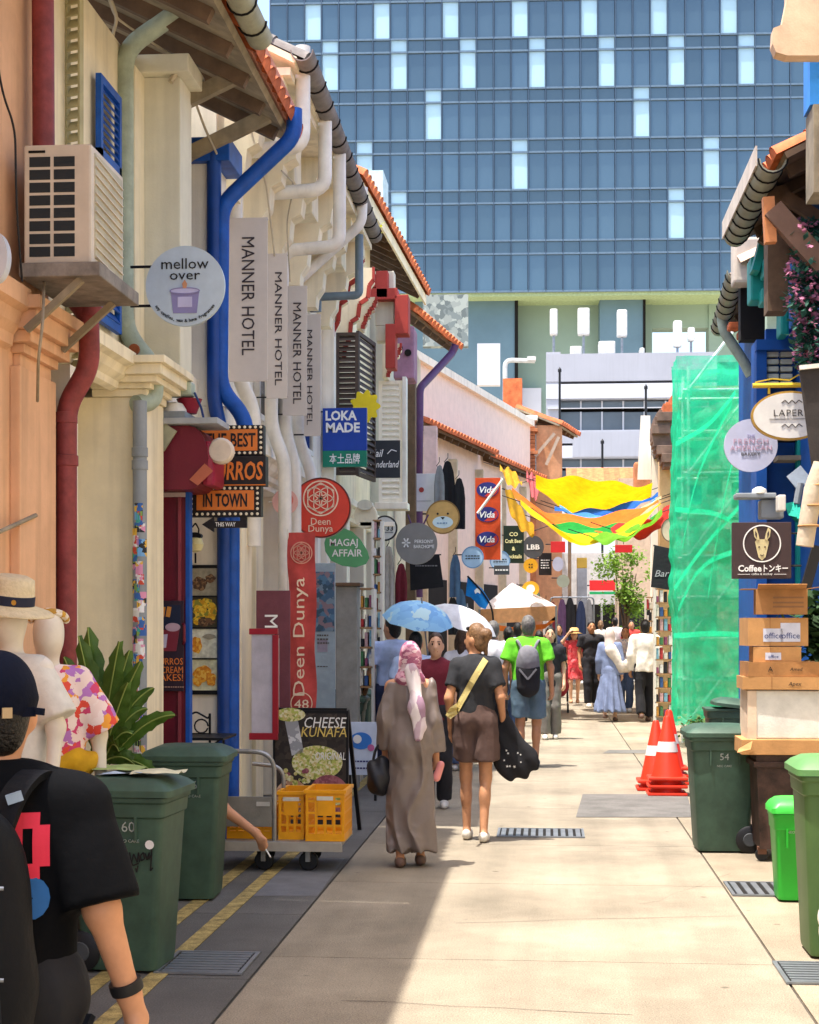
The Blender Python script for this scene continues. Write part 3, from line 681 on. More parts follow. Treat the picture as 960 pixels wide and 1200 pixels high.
# loose wires under the eaves
wr = thing('eave_cables', 'tangled pale wires strung under the shophouse eaves', 'cables', P(205, 80, 10.6))
for pts, r in (([P(128, 0, 10.0), P(135, 20, 10.1), P(160, 38, 10.3), P(212, 72, 10.8)], .008), ([P(212, 72, 10.8), P(222, 100, 11.2), P(240, 150, 11.6), P(254, 180, 11.9)], .009), ([P(212, 72, 10.8), P(240, 66, 11), P(262, 68, 11.4)], .007), ([P(130, 0, 10.0), P(138, 22, 10.1), P(132, 40, 10.2), P(133, 120, 10.2)], .012), ([P(200, 96, 10.55), P(212, 76, 10.6), P(218, 84, 10.7)], .02),
               ([P(296, 130, 12.3), P(290, 150, 12.6), P(300, 180, 12.9), P(312, 215, 13.2), P(322, 300, 13.5)], .008), ([P(330, 200, 13.5), P(345, 215, 14), P(336, 260, 14.2), P(340, 330, 14.4)], .007)):
    MB().tube(bend(pts, .1), r, 6).build('wire', M('old_wire', 'b9ac94'), wr)

# ------------------------------------------------------------ white hotel shophouse
H = thing('hotel_shophouse', 'white hotel shophouse with four white downpipes below a grey tiled eave', 'building', (-2.5, 15.4, 0))
MB().box(-7, -2.56, 12.46, 18.4, 2.9, 6.0).build('wall', m_white, H)
MB().box(-7, -3.1, 12.46, 18.4, 0, 2.9).build('shop_wall', m_white, H)
MB().box(-3.1, -2.36, 12.46, 12.9, 0, 3.3, .01).build('pier', m_cream, H)
MB().box(-3.1, -2.45, 13.6, 13.95, 0, 3.0, .01).build('pier', m_cream, H)
MB().box(-3.1, -2.5, 15.6, 16.0, 0, 3.0, .01).build('pier', m_white, H)
MB().box(-3.1, -2.5, 17.5, 17.9, 0, 3.0, .01).build('pier', m_white, H)
mould(H, -2.56, 12.5, 18.4, 2.95, m_white, .16, .26)
roof(H, (-1.92, 12.42), (-2.0, 18.4), 6.05, m_tileg, soffit=m_cream, rafter=False)
gutter(H, (-1.88, 12.4), (-1.95, 18.4), 6.1, m_tileg, .09, straps=.5)
MB().box(-2.56, -1.98, 12.47, 18.38, 5.93, 5.99).build('boxed_soffit', m_cream, H)
for i, y in enumerate((12.5, 13.6, 14.7, 15.8, 16.9, 18.0)): corbel(H, y, .22, -2.56, 5.0, .52, .93, m_cream)
for i, y in enumerate((13.0, 14.1, 15.2, 16.3, 17.4)): MB().box(-2.56, -2.2, y, y+.4, 5.55, 5.9, .02).build('eave_block', m_cream, H)
for px, Y, y0, y1, pl, z2 in ((355, 12.75, 55, 172, 275, 215), (381, 13.95, 118, 222, 300, 300), (398, 14.95, 172, 288, 332, 380)):
    pipe(H, [P(px, y0, Y), P(px, y1, Y), P(pl, y1+6, Y), P(pl, z2, Y), P(pl+4, 440, Y), P(pl+22, 480, Y), P(pl+22, 640, Y)] if pl < 280 else [P(px, y0, Y), P(px, y1, Y), P(pl, y1+6, Y), P(pl-2, z2, Y)], .06, m_whitep, bendr=.12)
pipe(H, [P(425, 220, 16.8), P(424, 262, 16.8), P(344, 334, 16.8)], .055, m_whitep, bendr=.1)
pipe(H, [P(421, 275, 17.4), P(421, 346, 17.4), P(372, 348, 17.4), P(372, 365, 17.4)], .045, M('teal_grey_pipe', '6e7f88', rough=.5), bendr=.06)
MB().box(P(361, 0, 17.3).x, P(371, 0, 17.3).x, 17.3, 17.5, P(0, 368, 17.3).z, P(0, 318, 17.3).z).build('junction_box', M('dark_box', '4a4d50'), H)
# lower lengths of the hotel's pipes
for px, Y, a_, b_, c_ in ((318, 14.0, 440, 500, 338), (334, 14.9, 462, 505, 350), (350, 15.8, 486, 515, 370)):
    pipe(H, [P(px, a_, Y), P(px, b_, Y), P(c_-4, b_+42, Y), P(c_-4, b_+130, Y), P(c_-4, 990, Y)], .058, m_whitep, bendr=.12)
window(H, (-2.53, 14.1), (-2.53, 15.4), 3.5, 4.9, m_whitep, cols=2, rows=3)
window(H, (-2.53, 16.1), (-2.53, 17.4), 3.5, 4.9, m_whitep, cols=2, rows=3)

# ------------------------------------------------------------ red trimmed shophouse with dark shutters
D = thing('red_trimmed_shophouse', 'cream shophouse with red scrolled brackets, dark louvred shutters and terracotta eave', 'building', (-2.6, 21, 0))
MB().box(-7, -2.6, 18.42, 23.9, 3.0, 7.3).build('wall', m_cream, D)
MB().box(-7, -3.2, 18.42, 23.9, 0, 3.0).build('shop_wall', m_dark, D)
for y in (18.42, 20.3, 22.2, 23.6): MB().box(-3.2, -2.5, y, y+.3, 0, 3.0, .01).build('pier', m_white, D)
mould(D, -2.6, 18.45, 23.9, 3.0, m_white, .16, .26)
roof(D, (-2.3, 19.8), (-2.02, 27.2), 7.2, m_tile, soffit=m_wood, tw=.26, courses=1, fascia=m_cream)
for y in (18.5, 19.6): corbel(D, y, .25, -2.6, 4.9, .5, 1.1, m_cream, trim=m_redt)
for (x0, y0, x1, y1) in ((408, 322, 441, 338), (441, 318, 455, 350), (432, 338, 466, 352), (463, 346, 479, 392), (452, 380, 464, 432)):
    a = P(x0, y1, 20.6); b = P(x1, y0, 20.6); MB().box(a.x, b.x, 20.55, 20.85, a.z, b.z, .01).build('red_moulding', m_redt, D)
for (x0, y0, x1, y1) in ((440, 318, 462, 340), (440, 352, 462, 382), (441, 382, 454, 400)):
    a = P(x0, y1, 20.75); b = P(x1, y0, 20.75); MB().box(a.x, b.x, 20.72, 20.95, a.z, b.z, .01).build('cream_block', m_creamd, D)
corbel(D, 20.3, .3, P(418, 0, 20.3).x, P(0, 392, 20.3).z, .24, .4, m_cream, trim=m_redt)
corbel(D, 21.6, .3, P(448, 0, 21.6).x, P(0, 448, 21.6).z, .24, .45, m_cream, trim=m_redt)
m_brown = M('dark_brown_shutter', '4c3f38', rough=.7, var=.15)
a = P(394, 0, 19.4); b = P(420, 0, 19.4); louvre(D, (a.x, 19.4), (b.x, 19.4), P(0, 560, 19.4).z, P(0, 396, 19.4).z, m_brown, n=26)
a = P(420, 0, 19.5); b = P(439, 0, 20.3); louvre(D, (a.x, 19.42), (b.x, 20.3), P(0, 565, 19.9).z, P(0, 402, 19.9).z, m_brown, n=22)
a = P(372, 0, 18.45); b = P(392, 0, 18.45); MB().box(a.x, b.x, 18.43, 18.6, 2.6, P(0, 362, 18.5).z, .01).build('pilaster', m_white, D)
a = P(444, 0, 21.9); b = P(472, 0, 21.9)
louvre(D, (a.x, 21.9), (b.x, 21.9), P(0, 592, 21.9).z, P(0, 452, 21.9).z, m_white, n=20)
MB().box(b.x, b.x+.05, 21.85, 22.1, P(0, 598, 21.9).z, P(0, 448, 21.9).z).build('shutter_post', m_whitep, D)
MB().box(P(440, 0, 21.8).x, P(478, 0, 21.8).x, 21.7, 22.1, P(0, 600, 21.8).z, P(0, 592, 21.8).z, .01).build('sill', m_white, D)
# mauve party-wall block, purple pipe house
E = thing('purple_pipe_shophouse', 'narrow shophouse with mauve block and purple downpipe under a tiled eave', 'building', (-2.4, 26, 0))
MB().box(-7, -2.35, 24, 30.4, 0, 6.6).build('wall', m_creamd, E)
a = P(463, 0, 23.95); b = P(487, 0, 23.95); MB().box(a.x, b.x, 23.7, 24.3, P(0, 452, 23.9).z, P(0, 392, 23.9).z, .03).build('mauve_block', M('mauve_plaster', '9a6f86', var=.2, streak=.4), E)
for px, y in ((468, 407), (478, 413)): MB().lathe([(.02, 0), (.05, 0), (.05, .05), (.02, .05)], P(px, y, 23.66), 12, 'Y').build('vent_hole', m_dark, E)
roof(E, (-2.25, 26.8), (-1.66, 30.8), 6.9, m_tile, soffit=m_wood, tw=.26, courses=1, back=2.2)
m_purp = M('purple_pipe', '56355f', rough=.5)
pipe(E, [P(534, 404, 30.0), P(530, 414, 30.0), P(492, 455, 28.6), P(491, 560, 28.5), P(491, 700, 28.5)], .07, m_purp, bendr=.12)
MB().box(P(476, 0, 25).x, P(487, 0, 25).x, 24.9, 25.2, .1, P(0, 452, 25).z).build('shutter_leaf', m_wood, E)
MB().box(P(497, 0, 28).x, P(512, 0, 28).x, 27.9, 28.2, P(0, 560, 28).z, P(0, 505, 28).z).build('pink_panel', M('pink_panel', 'd9b8b4'), E)
# plant growing at the eave
pl = thing('eave_plant', 'small yellow green plant sprouting at the roof gutter', 'plant', P(434, 275, 18.6))
random.seed(5)
for i in range(26):
    c = Vector((random.gauss(0, .06), random.gauss(0, .05), random.gauss(.05, .07))); q = random.uniform(.04, .07); t = random.uniform(0, 6.28); e = random.uniform(-.6, .9)
    d = Vector((math.cos(t)*math.cos(e), math.sin(t)*math.cos(e), math.sin(e))); sd = d.cross(Vector((0, 0, 1))).normalized()
    MB().add([c, c+d*q*.5+sd*q*.35, c+d*q, c+d*q*.5-sd*q*.35], [[0, 1, 2, 3]]).build('leaf', M('yellow_leaf', 'c2c22e', trans=.3, rand=.2), pl, world=False)
# ------------------------------------------------------------ house with the pink upper wall, and the chimney house (the lane bends here)
F = thing('pink_shophouse', 'pale pink walled shophouse with white coping above a tiled canopy', 'building', (-1.6, 36, 0))
m_pinkw = M('pink_plaster', 'f6dccb', rough=.85, var=.05, streak=.08)
p0, p1 = Vector((-2.75, 31.2, 0)), Vector((-.42, 43.0, 0)); q = Vector((-4, .8, 0))
mb = MB(); vs = [p0, p1, p1+q, p0+q]; mb.add([xyz(v, 0) for v in vs] + [xyz(v, 6.95) for v in vs], [[3,2,1,0],[4,5,6,7],[0,1,5,4],[1,2,6,5],[2,3,7,6],[3,0,4,7]]); mb.build('wall', m_pinkw, F)
MB().add([xyz(p0, 6.9)+Vector((.1,-.1,0)), xyz(p1, 6.9)+Vector((.12,0,0)), xyz(p1, 6.9)-Vector((.3,0,0)), xyz(p0, 6.9)-Vector((.3,0,0))] + [xyz(p0, 7.06)+Vector((.1,-.1,0)), xyz(p1, 7.06)+Vector((.12,0,0)), xyz(p1, 7.06)-Vector((.3,0,0)), xyz(p0, 7.06)-Vector((.3,0,0))],
    [[3,2,1,0],[4,5,6,7],[0,1,5,4],[1,2,6,5],[2,3,7,6],[3,0,4,7]]).build('coping', m_white, F)
roof(F, (-2.36, 31.0), (-1.15, 37.2), 5.55, m_tile, back=.9, rise=.35, soffit=m_wood, tw=.26, courses=1)
roof(F, (-1.2, 37.4), (-.05, 43.2), 5.5, m_tile, back=.9, rise=.35, soffit=m_wood, tw=.26, courses=1)
for t in (.1, .3, .5, .7, .9):
    c = p0.lerp(p1, t); MB().box(c.x-.05, c.x+.16, c.y-.15, c.y+.15, 0, 5.2, .02).build('pier', M('beige_pier', 'd6c5a4', streak=.2), F)
for t in (.2, .4, .6, .8):
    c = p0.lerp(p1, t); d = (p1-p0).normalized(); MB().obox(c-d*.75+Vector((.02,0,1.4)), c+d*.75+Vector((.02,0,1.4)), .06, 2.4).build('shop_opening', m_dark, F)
K = thing('chimney_house', 'orange plastered house end with brick pillar and white cap at the lane bend', 'building', (-.3, 43.6, 0))
m_brick = M('orange_brick', 'c07c52', rough=.85, var=.2, rand=.15)
c = P(617, 560, 43.4); k = S(617, 43.4)
MB().box(c.x-.26, c.x+.26, 43.2, 43.7, 0, c.z).build('shaft', m_brick, K)
y = c.z; i = 0
while y < P(617, 497, 43.4).z:
    w = .24 if i % 6 else .31; MB().box(c.x-w, c.x+w, 43.2-(w-.24), 43.7+(w-.24), y+.006, y+.095, .008).build('brick_course', m_brick, K); y += .1; i += 1
MB().box(c.x-.3, c.x+.3, 43.15, 43.75, y, y+.14, .03).build('cap', m_white, K)
MB().box(c.x+.26, c.x+.95, 43.4, 46, 0, P(0, 505, 43.4).z).build('wall', M('orange_house', 'd99f73', streak=.2), K)
for a_, b_ in (((627, 535), (650, 508)), ((640, 545), (655, 512))): MB().obox(P(*a_, 43.2), P(*b_, 43.2), .08, .08).build('strut', M('pale_strut', 'b9a58f'), K)
roof(K, (.35, 43.2), (.9, 46), P(0, 505, 43.4).z, m_tile, back=1.2, rise=.5, tw=.26, courses=1)
MB().box(P(590, 0, 46).x, P(612, 0, 46).x, 45.5, 46.5, 4, P(0, 454, 46).z).build('rear_stack', m_tile, K)

# ------------------------------------------------------------ right side of the lane
R1 = thing('corniced_shophouse', 'cream shophouse with heavy moulded cornice overhanging the lane', 'building', (2.3, 9, 0))
MB().box(2.32, 7, -3, 12.6, 0, 6.2).build('wall', m_cream, R1)
pts = [(905, 52), (909, 62), (922, 66), (1010, 66), (1010, -60), (924, -60), (922, 0), (916, 30), (906, 34)]
k0 = [P(x, y, 11.9) for x, y in pts]; MB().prism([(v.x, v.z) for v in k0], 11.88, 12.02).build('cornice', M('cornice_cream', 'd8b48e', streak=.2), R1)
for i, y in enumerate((5.5, 7.5, 9.5)): MB().box(1.9, 2.32, y, y+.5, 5.6, 6.2, .03).build('cornice_block', m_cream, R1)
MB().box(P(948, 0, 12.3).x, 2.32, 12.25, 12.55, P(0, 150, 12.3).z, P(0, 60, 12.3).z).build('blue_panel', M('bright_blue', '2f86d8', rough=.5), R1)
MB().box(P(951, 0, 12.3).x, 2.32, 12.2, 12.56, P(0, 250, 12.3).z, P(0, 152, 12.3).z).build('post', m_soff, R1)
R2 = thing('teal_blue_shophouse', 'shophouse with deep blue wall, teal brackets and olive gutter on the right', 'building', (2.3, 16, 0))
m_dblue = M('deep_blue_wall', '0c4f9a', rough=.6, var=.12, streak=.12); m_teal = M('teal_paint', '14968c', rough=.5, var=.12)
MB().box(2.36, 7, 12.62, 20.2, 0, 5.7).build('wall', m_dblue, R2)
roof(R2, (1.86, 15.6), (1.86, 12.9), 5.36, m_tile, soffit=m_wood, tw=.22, courses=3, back=3.5, rise=1.7)
gutter(R2, (1.78, 15.5), (1.78, 12.95), 5.33, m_gut, .11, straps=.3)
MB().box(1.655, 1.67, 13.05, 15.5, 5.3, 5.46).build('flashing', M('pale_flashing', 'cdbfae'), R2)
m_brn = M('brown_beam', '7d5f4c', rough=.75, var=.15)
MB().obox(P(905, 245, 13.1), P(965, 312, 13.1), .1, .16).build('brace', m_brn, R2)
MB().obox(P(900, 232, 13.15), P(903, 285, 13.15), .1, .09).build('brace_end', M('orange_edge', 'd98d57'), R2)
for y in (13.6, 14.3, 15.0): MB().obox((1.95, y, 5.2), (2.4, y, 4.9), .08, .1).build('brace', m_wood, R2)
MB().box(P(899, 0, 13.7).x, P(914, 0, 13.7).x+.06, 13.65, 13.9, P(0, 380, 13.7).z, P(0, 240, 13.7).z).build('post', m_wood, R2)
for (x0, y0, x1, y1, Y) in ((880, 300, 900, 352, 15.4), (893, 336, 924, 354, 15.2), (896, 300, 912, 322, 15.0), (915, 354, 925, 392, 15.1)):
    a = P(x0, y1, Y); b = P(x1, y0, Y); MB().box(a.x, b.x, Y, Y+.3, a.z, b.z, .02).build('teal_bracket', m_teal, R2)
MB().obox(P(884, 320, 15.3), P(898, 268, 15.3), .25, .07).build('teal_bracket', m_teal, R2)
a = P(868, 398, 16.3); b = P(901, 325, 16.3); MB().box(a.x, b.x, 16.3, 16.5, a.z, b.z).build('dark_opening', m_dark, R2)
a = P(899, 398, 15.8); b = P(922, 352, 15.8); MB().box(a.x, b.x, 15.8, 15.95, a.z, b.z).build('mural_panel', M('pale_mint', 'b8ccb4'), R2)
for (x, y, w) in ((915, 372, 3), (920, 375, 2.5), (917, 384, 3)): MB().lathe([(.0, 0), (.03, .0), (.0, .004)], P(x, y, 15.79), 8, 'Y').build('mural_mark', M('mural_green', '3f7d55'), R2)
a = P(885, 620, 15.6); b = P(897, 400, 15.6); MB().box(a.x, b.x, 15.5, 15.9, 0, b.z).build('blue_post', m_dblue, R2)
a = P(885, 412, 15.55); b = P(950, 399, 15.55); MB().box(a.x, b.x, 15.45, 15.6, a.z, b.z).build('blue_beam', m_dblue, R2)
MB().box(P(897, 0, 15.8).x, P(948, 0, 15.8).x, 15.75, 15.85, .2, P(0, 400, 15.8).z).build('shop_panel', m_dblue, R2)
for i in range(5):
    for j in range(2):
        x0 = 898+j*16; y0 = 413+i*8.6; a = P(x0, y0+6, 15.6); b = P(x0+14, y0, 15.6); MB().box(a.x, b.x, 15.55, 15.64, a.z, b.z, .008).build('vent_slat', M('pale_slat', 'c9cdb8'), R2)
MB().box(P(934, 0, 15.4).x, P(946, 0, 15.4).x, 15.35, 15.5, .3, P(0, 518, 15.4).z).build('teal_door', m_teal, R2)
MB().box(P(908, 0, 15.5).x, P(935, 0, 15.5).x, 15.3, 15.6, P(0, 549, 15.5).z, P(0, 544, 15.5).z).build('ledge', m_soff, R2)
MB().box(P(911, 0, 15.5).x, P(934, 0, 15.5).x, 15.4, 15.6, P(0, 526, 15.5).z, P(0, 517, 15.5).z).build('transom', m_dark, R2)
# pale eave further along, with downpipe
roof(R2, (2.12, 19.6), (1.95, 16.0), 5.2, M('pale_tile', 'c7ab93', var=.2, rand=.2), soffit=m_wood, tw=.26, courses=1, back=2.5, rise=1.2)
gutter(R2, (2.06, 19.6), (1.9, 16.4), 5.2, m_gut, .1, straps=.4)
MB().box(1.83, 2.1, 16.05, 16.35, 5.0, 5.45, .03).build('rain_head', M('pale_flashing', 'cdbfae'), R2)
pipe(R2, [P(846, 370, 18.6), P(848, 388, 18.6), P(872, 424, 18.6), P(880, 440, 18.6)], .06, m_greenp, bendr=.1)
for px, py in ((853, 392), (864, 402)): MB().box(P(px, 0, 17.5).x, P(px+14, 0, 17.5).x, 17.4, 17.6, P(0, py+8, 17.5).z, P(0, py, 17.5).z, .02).build('loose_tile', m_tile, R2)
R4 = thing('far_right_shophouse', 'weathered brown eaved shophouse beyond the netted scaffold', 'building', (3, 30, 0))
MB().box(3.05, 8, 20.3, 40, 0, 5.2).build('wall', m_creamd, R4)
roof(R4, (2.55, 40), (2.05, 29), 5.0, m_tileg, soffit=m_wood, tw=.3, courses=1, back=2.5, rise=1.2)
m_wbr = M('weathered_brown', '7a6353', var=.3, scale=4, streak=.4)
random.seed(8)
for i in range(16):
    t = i/15; px = 785-24*math.sin(t*2.9)*(1-.3*t)-4*t; py = 468+t*72; a = P(px, py+9, 29.2); MB().box(a.x, a.x+.32, 29+random.uniform(-.2, .2), 29.5, a.z, a.z+.16, .01).build('eave_board', m_wbr if i > 2 else m_tile, R4)
MB().box(P(773, 0, 29.6).x, P(790, 0, 29.6).x, 29.5, 30, 0, P(0, 535, 29.6).z).build('pier', M('tan_pier', 'd6b887', streak=.2), R4)
MB().add([P(751, 487, 33), P(762, 487, 33), P(764, 562, 33), P(747, 562, 33), P(751, 487, 33.4), P(762, 487, 33.4), P(764, 562, 33.4), P(747, 562, 33.4)], [[0,1,2,3],[7,6,5,4],[0,4,5,1],[1,5,6,2],[2,6,7,3],[3,7,4,0]]).build('white_parapet', m_white, R4)
MB().box(P(764, 0, 33).x, P(774, 0, 33).x, 33, 33.5, 0, P(0, 520, 33).z).build('pier', m_white, R4)
MB().box(P(742, 0, 36).x, P(769, 0, 36).x, 35.5, 36, P(0, 592, 36).z, P(0, 550, 36).z, .05).build('orange_pier_head', m_brick, R4)

# flowering vine at the right edge
fv = thing('flowering_vine', 'hanging teal green vine full of pink flowers on the right eave', 'vine', P(945, 290, 13.3))
random.seed(21); lf = MB(); fl = MB()
def leafq(mb, c, q, sp=1.0):
    t = random.uniform(0, 6.28); e = random.uniform(-1.2, .8); d = Vector((math.cos(t)*math.cos(e), math.sin(t)*math.cos(e), math.sin(e))); sd = d.cross(Vector((random.random()-.5, random.random()-.5, 1))).normalized()
    mb.add([c, c+d*q*.5+sd*q*.3*sp, c+d*q, c+d*q*.5-sd*q*.3*sp], [[0, 1, 2, 3]])
for i in range(2300):
    t = random.random(); x = 952 + random.gauss(0, 13) - 6*math.sin(t*3); y = 258 + t*178
    if x < 918+ (abs(t-.45))*30: continue
    c = P(x, y, 13.3 + random.gauss(0, .12))
    if random.random() < .24:
        for j in range(3): leafq(fl, c, random.uniform(.03, .055), 1.5)
    else: leafq(lf, c, random.uniform(.05, .09))
tag(lf.build('foliage', M('vine_leaf', '2f5f4c', trans=.25, var=.4, scale=9), fv), kind='stuff'); tag(fl.build('blossom', M('pink_blossom', 'c9809c', trans=.3, var=.25, scale=12), fv), kind='stuff')
MB().tube([P(952, 260, 13.35), P(950, 330, 13.35), P(946, 425, 13.3)], .012, 6).build('stem', m_wood, fv)

# ------------------------------------------------------------ grey office block behind
m_conc = M('grey_panel', 'a9abb2', rough=.8, var=.05, scale=.3, streak=.1); m_concl = M('pale_panel', 'c9cbd0', rough=.8, var=.04, scale=.3)
YB = 86.0; kb = S(700, YB); O = thing('grey_office_block', 'low grey office block with banded balconies and rooftop antennas', 'building', (P(735, 732, YB).x, YB, 0))
def band(x0, x1, y0, y1, mat, name, dy=0.0, dep=1.0, Y=YB):
    a = P(x0, y1, Y); b = P(x1, y0, Y); return MB().box(a.x, b.x, Y+dy, Y+dy+dep, a.z, b.z).build(name, mat, O)
band(640, 1000, 418, 660, m_dark, 'core', 1.2, 10)
band(640, 840, 413, 448, m_conc, 'parapet', -.2, 1.2); band(640, 840, 448.5, 468, m_concl, 'fascia', -.2, 1.2)
band(655, 752, 504, 520, m_conc, 'balcony', -.2, 1.2); band(655, 752, 522, 537, m_concl, 'balcony_front', -.25, 1.2); band(671, 752, 506, 536, m_conc, 'balcony_panel', -.3, .1)
band(642, 840, 477, 480, m_concl, 'rail', -.3, .2); band(645, 840, 547, 549, m_concl, 'rail', -.3, .2)
band(640, 657, 413, 560, m_conc, 'end_pier', -.15, 1.3)
band(645, 840, 575, 690, m_concl, 'lower_wall', -.2, 1)
m_win = M('office_glass', '5d6872', rough=.15, var=.15, scale=.4, bump=0, spec=.6)
for i in range(7):
    for y0, y1 in ((468, 477), (481, 504), (537, 547), (550, 575)):
        band(657+i*25, 680+i*25, y0, y1, m_win, 'window', .6, .2)
        band(680+i*25, 682+i*25, y0, y1, m_concl, 'mullion', .5, .3)
m_ant = M('antenna_white', 'd5d5d0', rough=.5)
for px, y0, y1, w, lab in ((649, 362, 393, 4.5, 'slim white panel antenna at the corner of the grey office roof'), (684, 361, 393, 7, 'widest white panel antenna on the grey office roof'), (729, 363, 395, 6, 'cream panel antenna beside the boxy rooftop machine'), (794, 376, 407, 5, 'tall cream antenna against the bright gap under the tower'), (810, 384, 400, 4, 'short cream antenna against the bright gap under the tower')):
    c = P(px, 413, YB+1); k = S(px, YB); t = thing('antenna', lab, 'antenna', c, group='rooftop panel antennas')
    link('panel', MB().box(-w*k, w*k, -.3, .3, (413-y1)*k, (413-y0)*k, .1).mesh('panel'), m_ant, t)
    link('mast', MB().tube([(0, 0, -.1), (0, 0, (413-y1)*k)], 1.5*k, 8).mesh('mast'), m_steel, t)
for px, w, h, lab in ((675, 14, 6, 'low pale rooftop box between two antennas'), (711, 20, 12, 'largest white boxy machine on the office roof'), (752, 6, 4, 'tiny pale box on the office roof edge')):
    c = P(px, 413, YB+2); k = S(px, YB); solo('rooftop_unit', MB().box(c.x-w*k/2, c.x+w*k/2, YB+1.5, YB+2.5, c.z-.3, c.z+h*k, .08), m_ant, lab, 'rooftop unit', c, group='rooftop machines')
for px, y0, y1, lab in ((656, 436, 509, 'tall thin dark mast at the office block corner'), (757, 456, 480, 'thin dark mast near the weathered brown eave'), (706, 520, 600, 'short thin dark mast before the lower office windows')):
    a = P(px, y1, 62); b = P(px, y0, 62); t = thing('lamp_mast', lab, 'mast', a, group='thin masts before the office block')
    MB().tube([Vector((a.x, 62, 0)), b], .045, 8).build('pole', m_blackm, t); MB().lathe([(.07, 0), (.07, .1), (.0, .2)], b, 8).build('tip', m_blackm, t)
for px, y0, y1, w in ((592, 422, 455, 35),):
    a = P(px, y1, 70); b = P(px, y0, 70); t = thing('light_gantry', 'pale bent lamp arm beside the grey office block', 'lamp', (a.x, 70, 0))
    MB().tube(bend([Vector((a.x, 70, 0)), b, P(px+35, y0+1, 70)], .3), .1, 8).build('arm', m_ant, t); MB().box(P(px+26, 0, 70).x, P(px+36, 0, 70).x, 69.8, 70.2, b.z-.05, b.z+.12).build('head', m_ant, t)

# ------------------------------------------------------------ glass tower
YT = 128.0; kt = S(660, YT); m_tw = M('tower_glass', '546a75', rough=.06, var=.08, scale=.05, bump=0, spec=.75, rand=.15, metal=.55)
m_twl = M('tower_glass_pale', 'a3c6d4', rough=.15, var=.06, scale=.05, bump=0, spec=.7, rand=.06); m_sp = M('tower_spandrel', '52666f', rough=.12, var=.06, scale=.05, bump=0, spec=.6, rand=.06, metal=.5)
m_mul = M('tower_mullion', '42566a', rough=.4, var=.1); m_tra = M('tower_transom', '61778a', rough=.4, var=.1)
T0 = P(660, 341, YT); T = thing('glass_tower', 'tall blue glass office tower with scattered pale panes', 'building', (T0.x, YT, 0), rz=rad(2.2))
cw = 20.3*kt; FH = 59.6*kt; zb = T0.z; c0, c1 = -17, 17
MB().box(c0*cw, c1*cw, .5, 18, zb, zb+9*FH).build('core', m_dark, T, world=False)
pale = {(373, 0), (453, 0), (535, 0), (616, 0), (696, 0), (777, 0), (858, 0), (393, 1), (473, 1), (555, 1), (636, 1), (715, 1), (797, 1), (879, 1), (515, 2), (753, 2), (433, 3), (615, 3), (839, 3), (473, 4), (797, 4)}  # far-right pane in the lower rows is a reflection painted as pale glass
def ispale(x, r): return any(abs(px-x) < 10.2 and r == rr for px, rr in pale)
shv = {}
def shared(nm, w, h, mat):
    if (nm, mat.name) not in shv: shv[nm, mat.name] = MB().box(-w/2, w/2, 0, .12, -h/2, h/2).mesh(nm)
    return link(nm, shv[nm, mat.name], mat, T)
for r in range(-1, 6):                                   # r counted down from the row above the frame
    zt = zb + (6-r)*FH - FH                               # bottom of the row's clear glass
    for c in range(c0, c1):
        x = 661 + (c+.5)*20.3; lp = ispale(x, r)
        tilt = random.uniform(-.012, .012)
        o = shared('window_pane', cw-.14, FH*.74-.1, m_twl if lp else m_tw); o.location = ((c+.5)*cw, .1, zt+FH*.37); o.rotation_euler = (tilt, 0, tilt*2)
        o = shared('spandrel_panel', cw-.14, FH*.26-.1, m_twl if (lp and r > 0) else m_sp); o.location = ((c+.5)*cw, .1, zt+FH*.87)
mv = MB().box(-.04, .04, -.06, .15, 0, 8*FH).mesh('mullion')
for c in range(c0, c1+1): link('mullion', mv, m_mul, T, (c*cw, 0, zb))
mh = MB().box(c0*cw, c1*cw, -.05, .15, -.07, .07).mesh('transom')
for r in range(8):
    for f in (0, .74): link('transom', mh, m_tra, T, (0, 0, zb+r*FH+f*FH))
m_pod = M('podium_green', '8fa595', rough=.8, var=.06, scale=.2); m_podd = M('podium_slate', '64808c', rough=.7, var=.08, scale=.3)
def pod(x0, x1, y0, y1, mat, name, y=1.0, dep=2.0): return MB().box((x0-660)*kt, (x1-660)*kt, y, y+dep, zb+(341-y1)*kt, zb+(341-y0)*kt).build(name, mat, T, world=False)
pod(330, 770, 345, 480, m_pod, 'podium_wall', 4); pod(838, 1000, 345, 480, m_pod, 'podium_wall', 4); pod(770, 838, 345, 374, m_pod, 'podium_lintel', 4.2)
pod(330, 1000, 338, 346, M('podium_lip', 'a9bd8e', rough=.7), 'podium_edge', .2, 5)
pod(485, 604, 346, 480, m_podd, 'slate_panel', 2, 1.6); pod(705, 756, 346, 412, m_podd, 'slate_panel', 2, 1.6)
pod(604, 608, 346, 480, m_dark, 'shadow_gap', 1.9, 1.6); pod(756, 759, 346, 412, m_dark, 'shadow_gap', 1.9, 1.6)
pod(608, 636, 448, 480, m_concl, 'pale_panel', 3, .8)
pod(500, 550, 368, 425, cells('stone_screen', ['6f7a78', '8a928c', '5d6766', '9aa29a'], 3), 'stone_screen', -8, 1); pod(560, 585, 425, 470, m_concl, 'white_block', -9, 1)
MB().box((330-660)*kt, (1000-660)*kt, 6, 18, 0, zb-(480-341)*kt).build('podium_base', m_podd, T, world=False)
solo('rooftop_tank_house', MB().box(P(420, 0, 60).x, P(449, 0, 60).x, 60, 62, 8, P(0, 210, 60).z), M('pale_cyan_wall', 'b9d3da'), 'pale block behind the terracotta eave', 'building', (P(434, 0, 60).x, 61, 0))
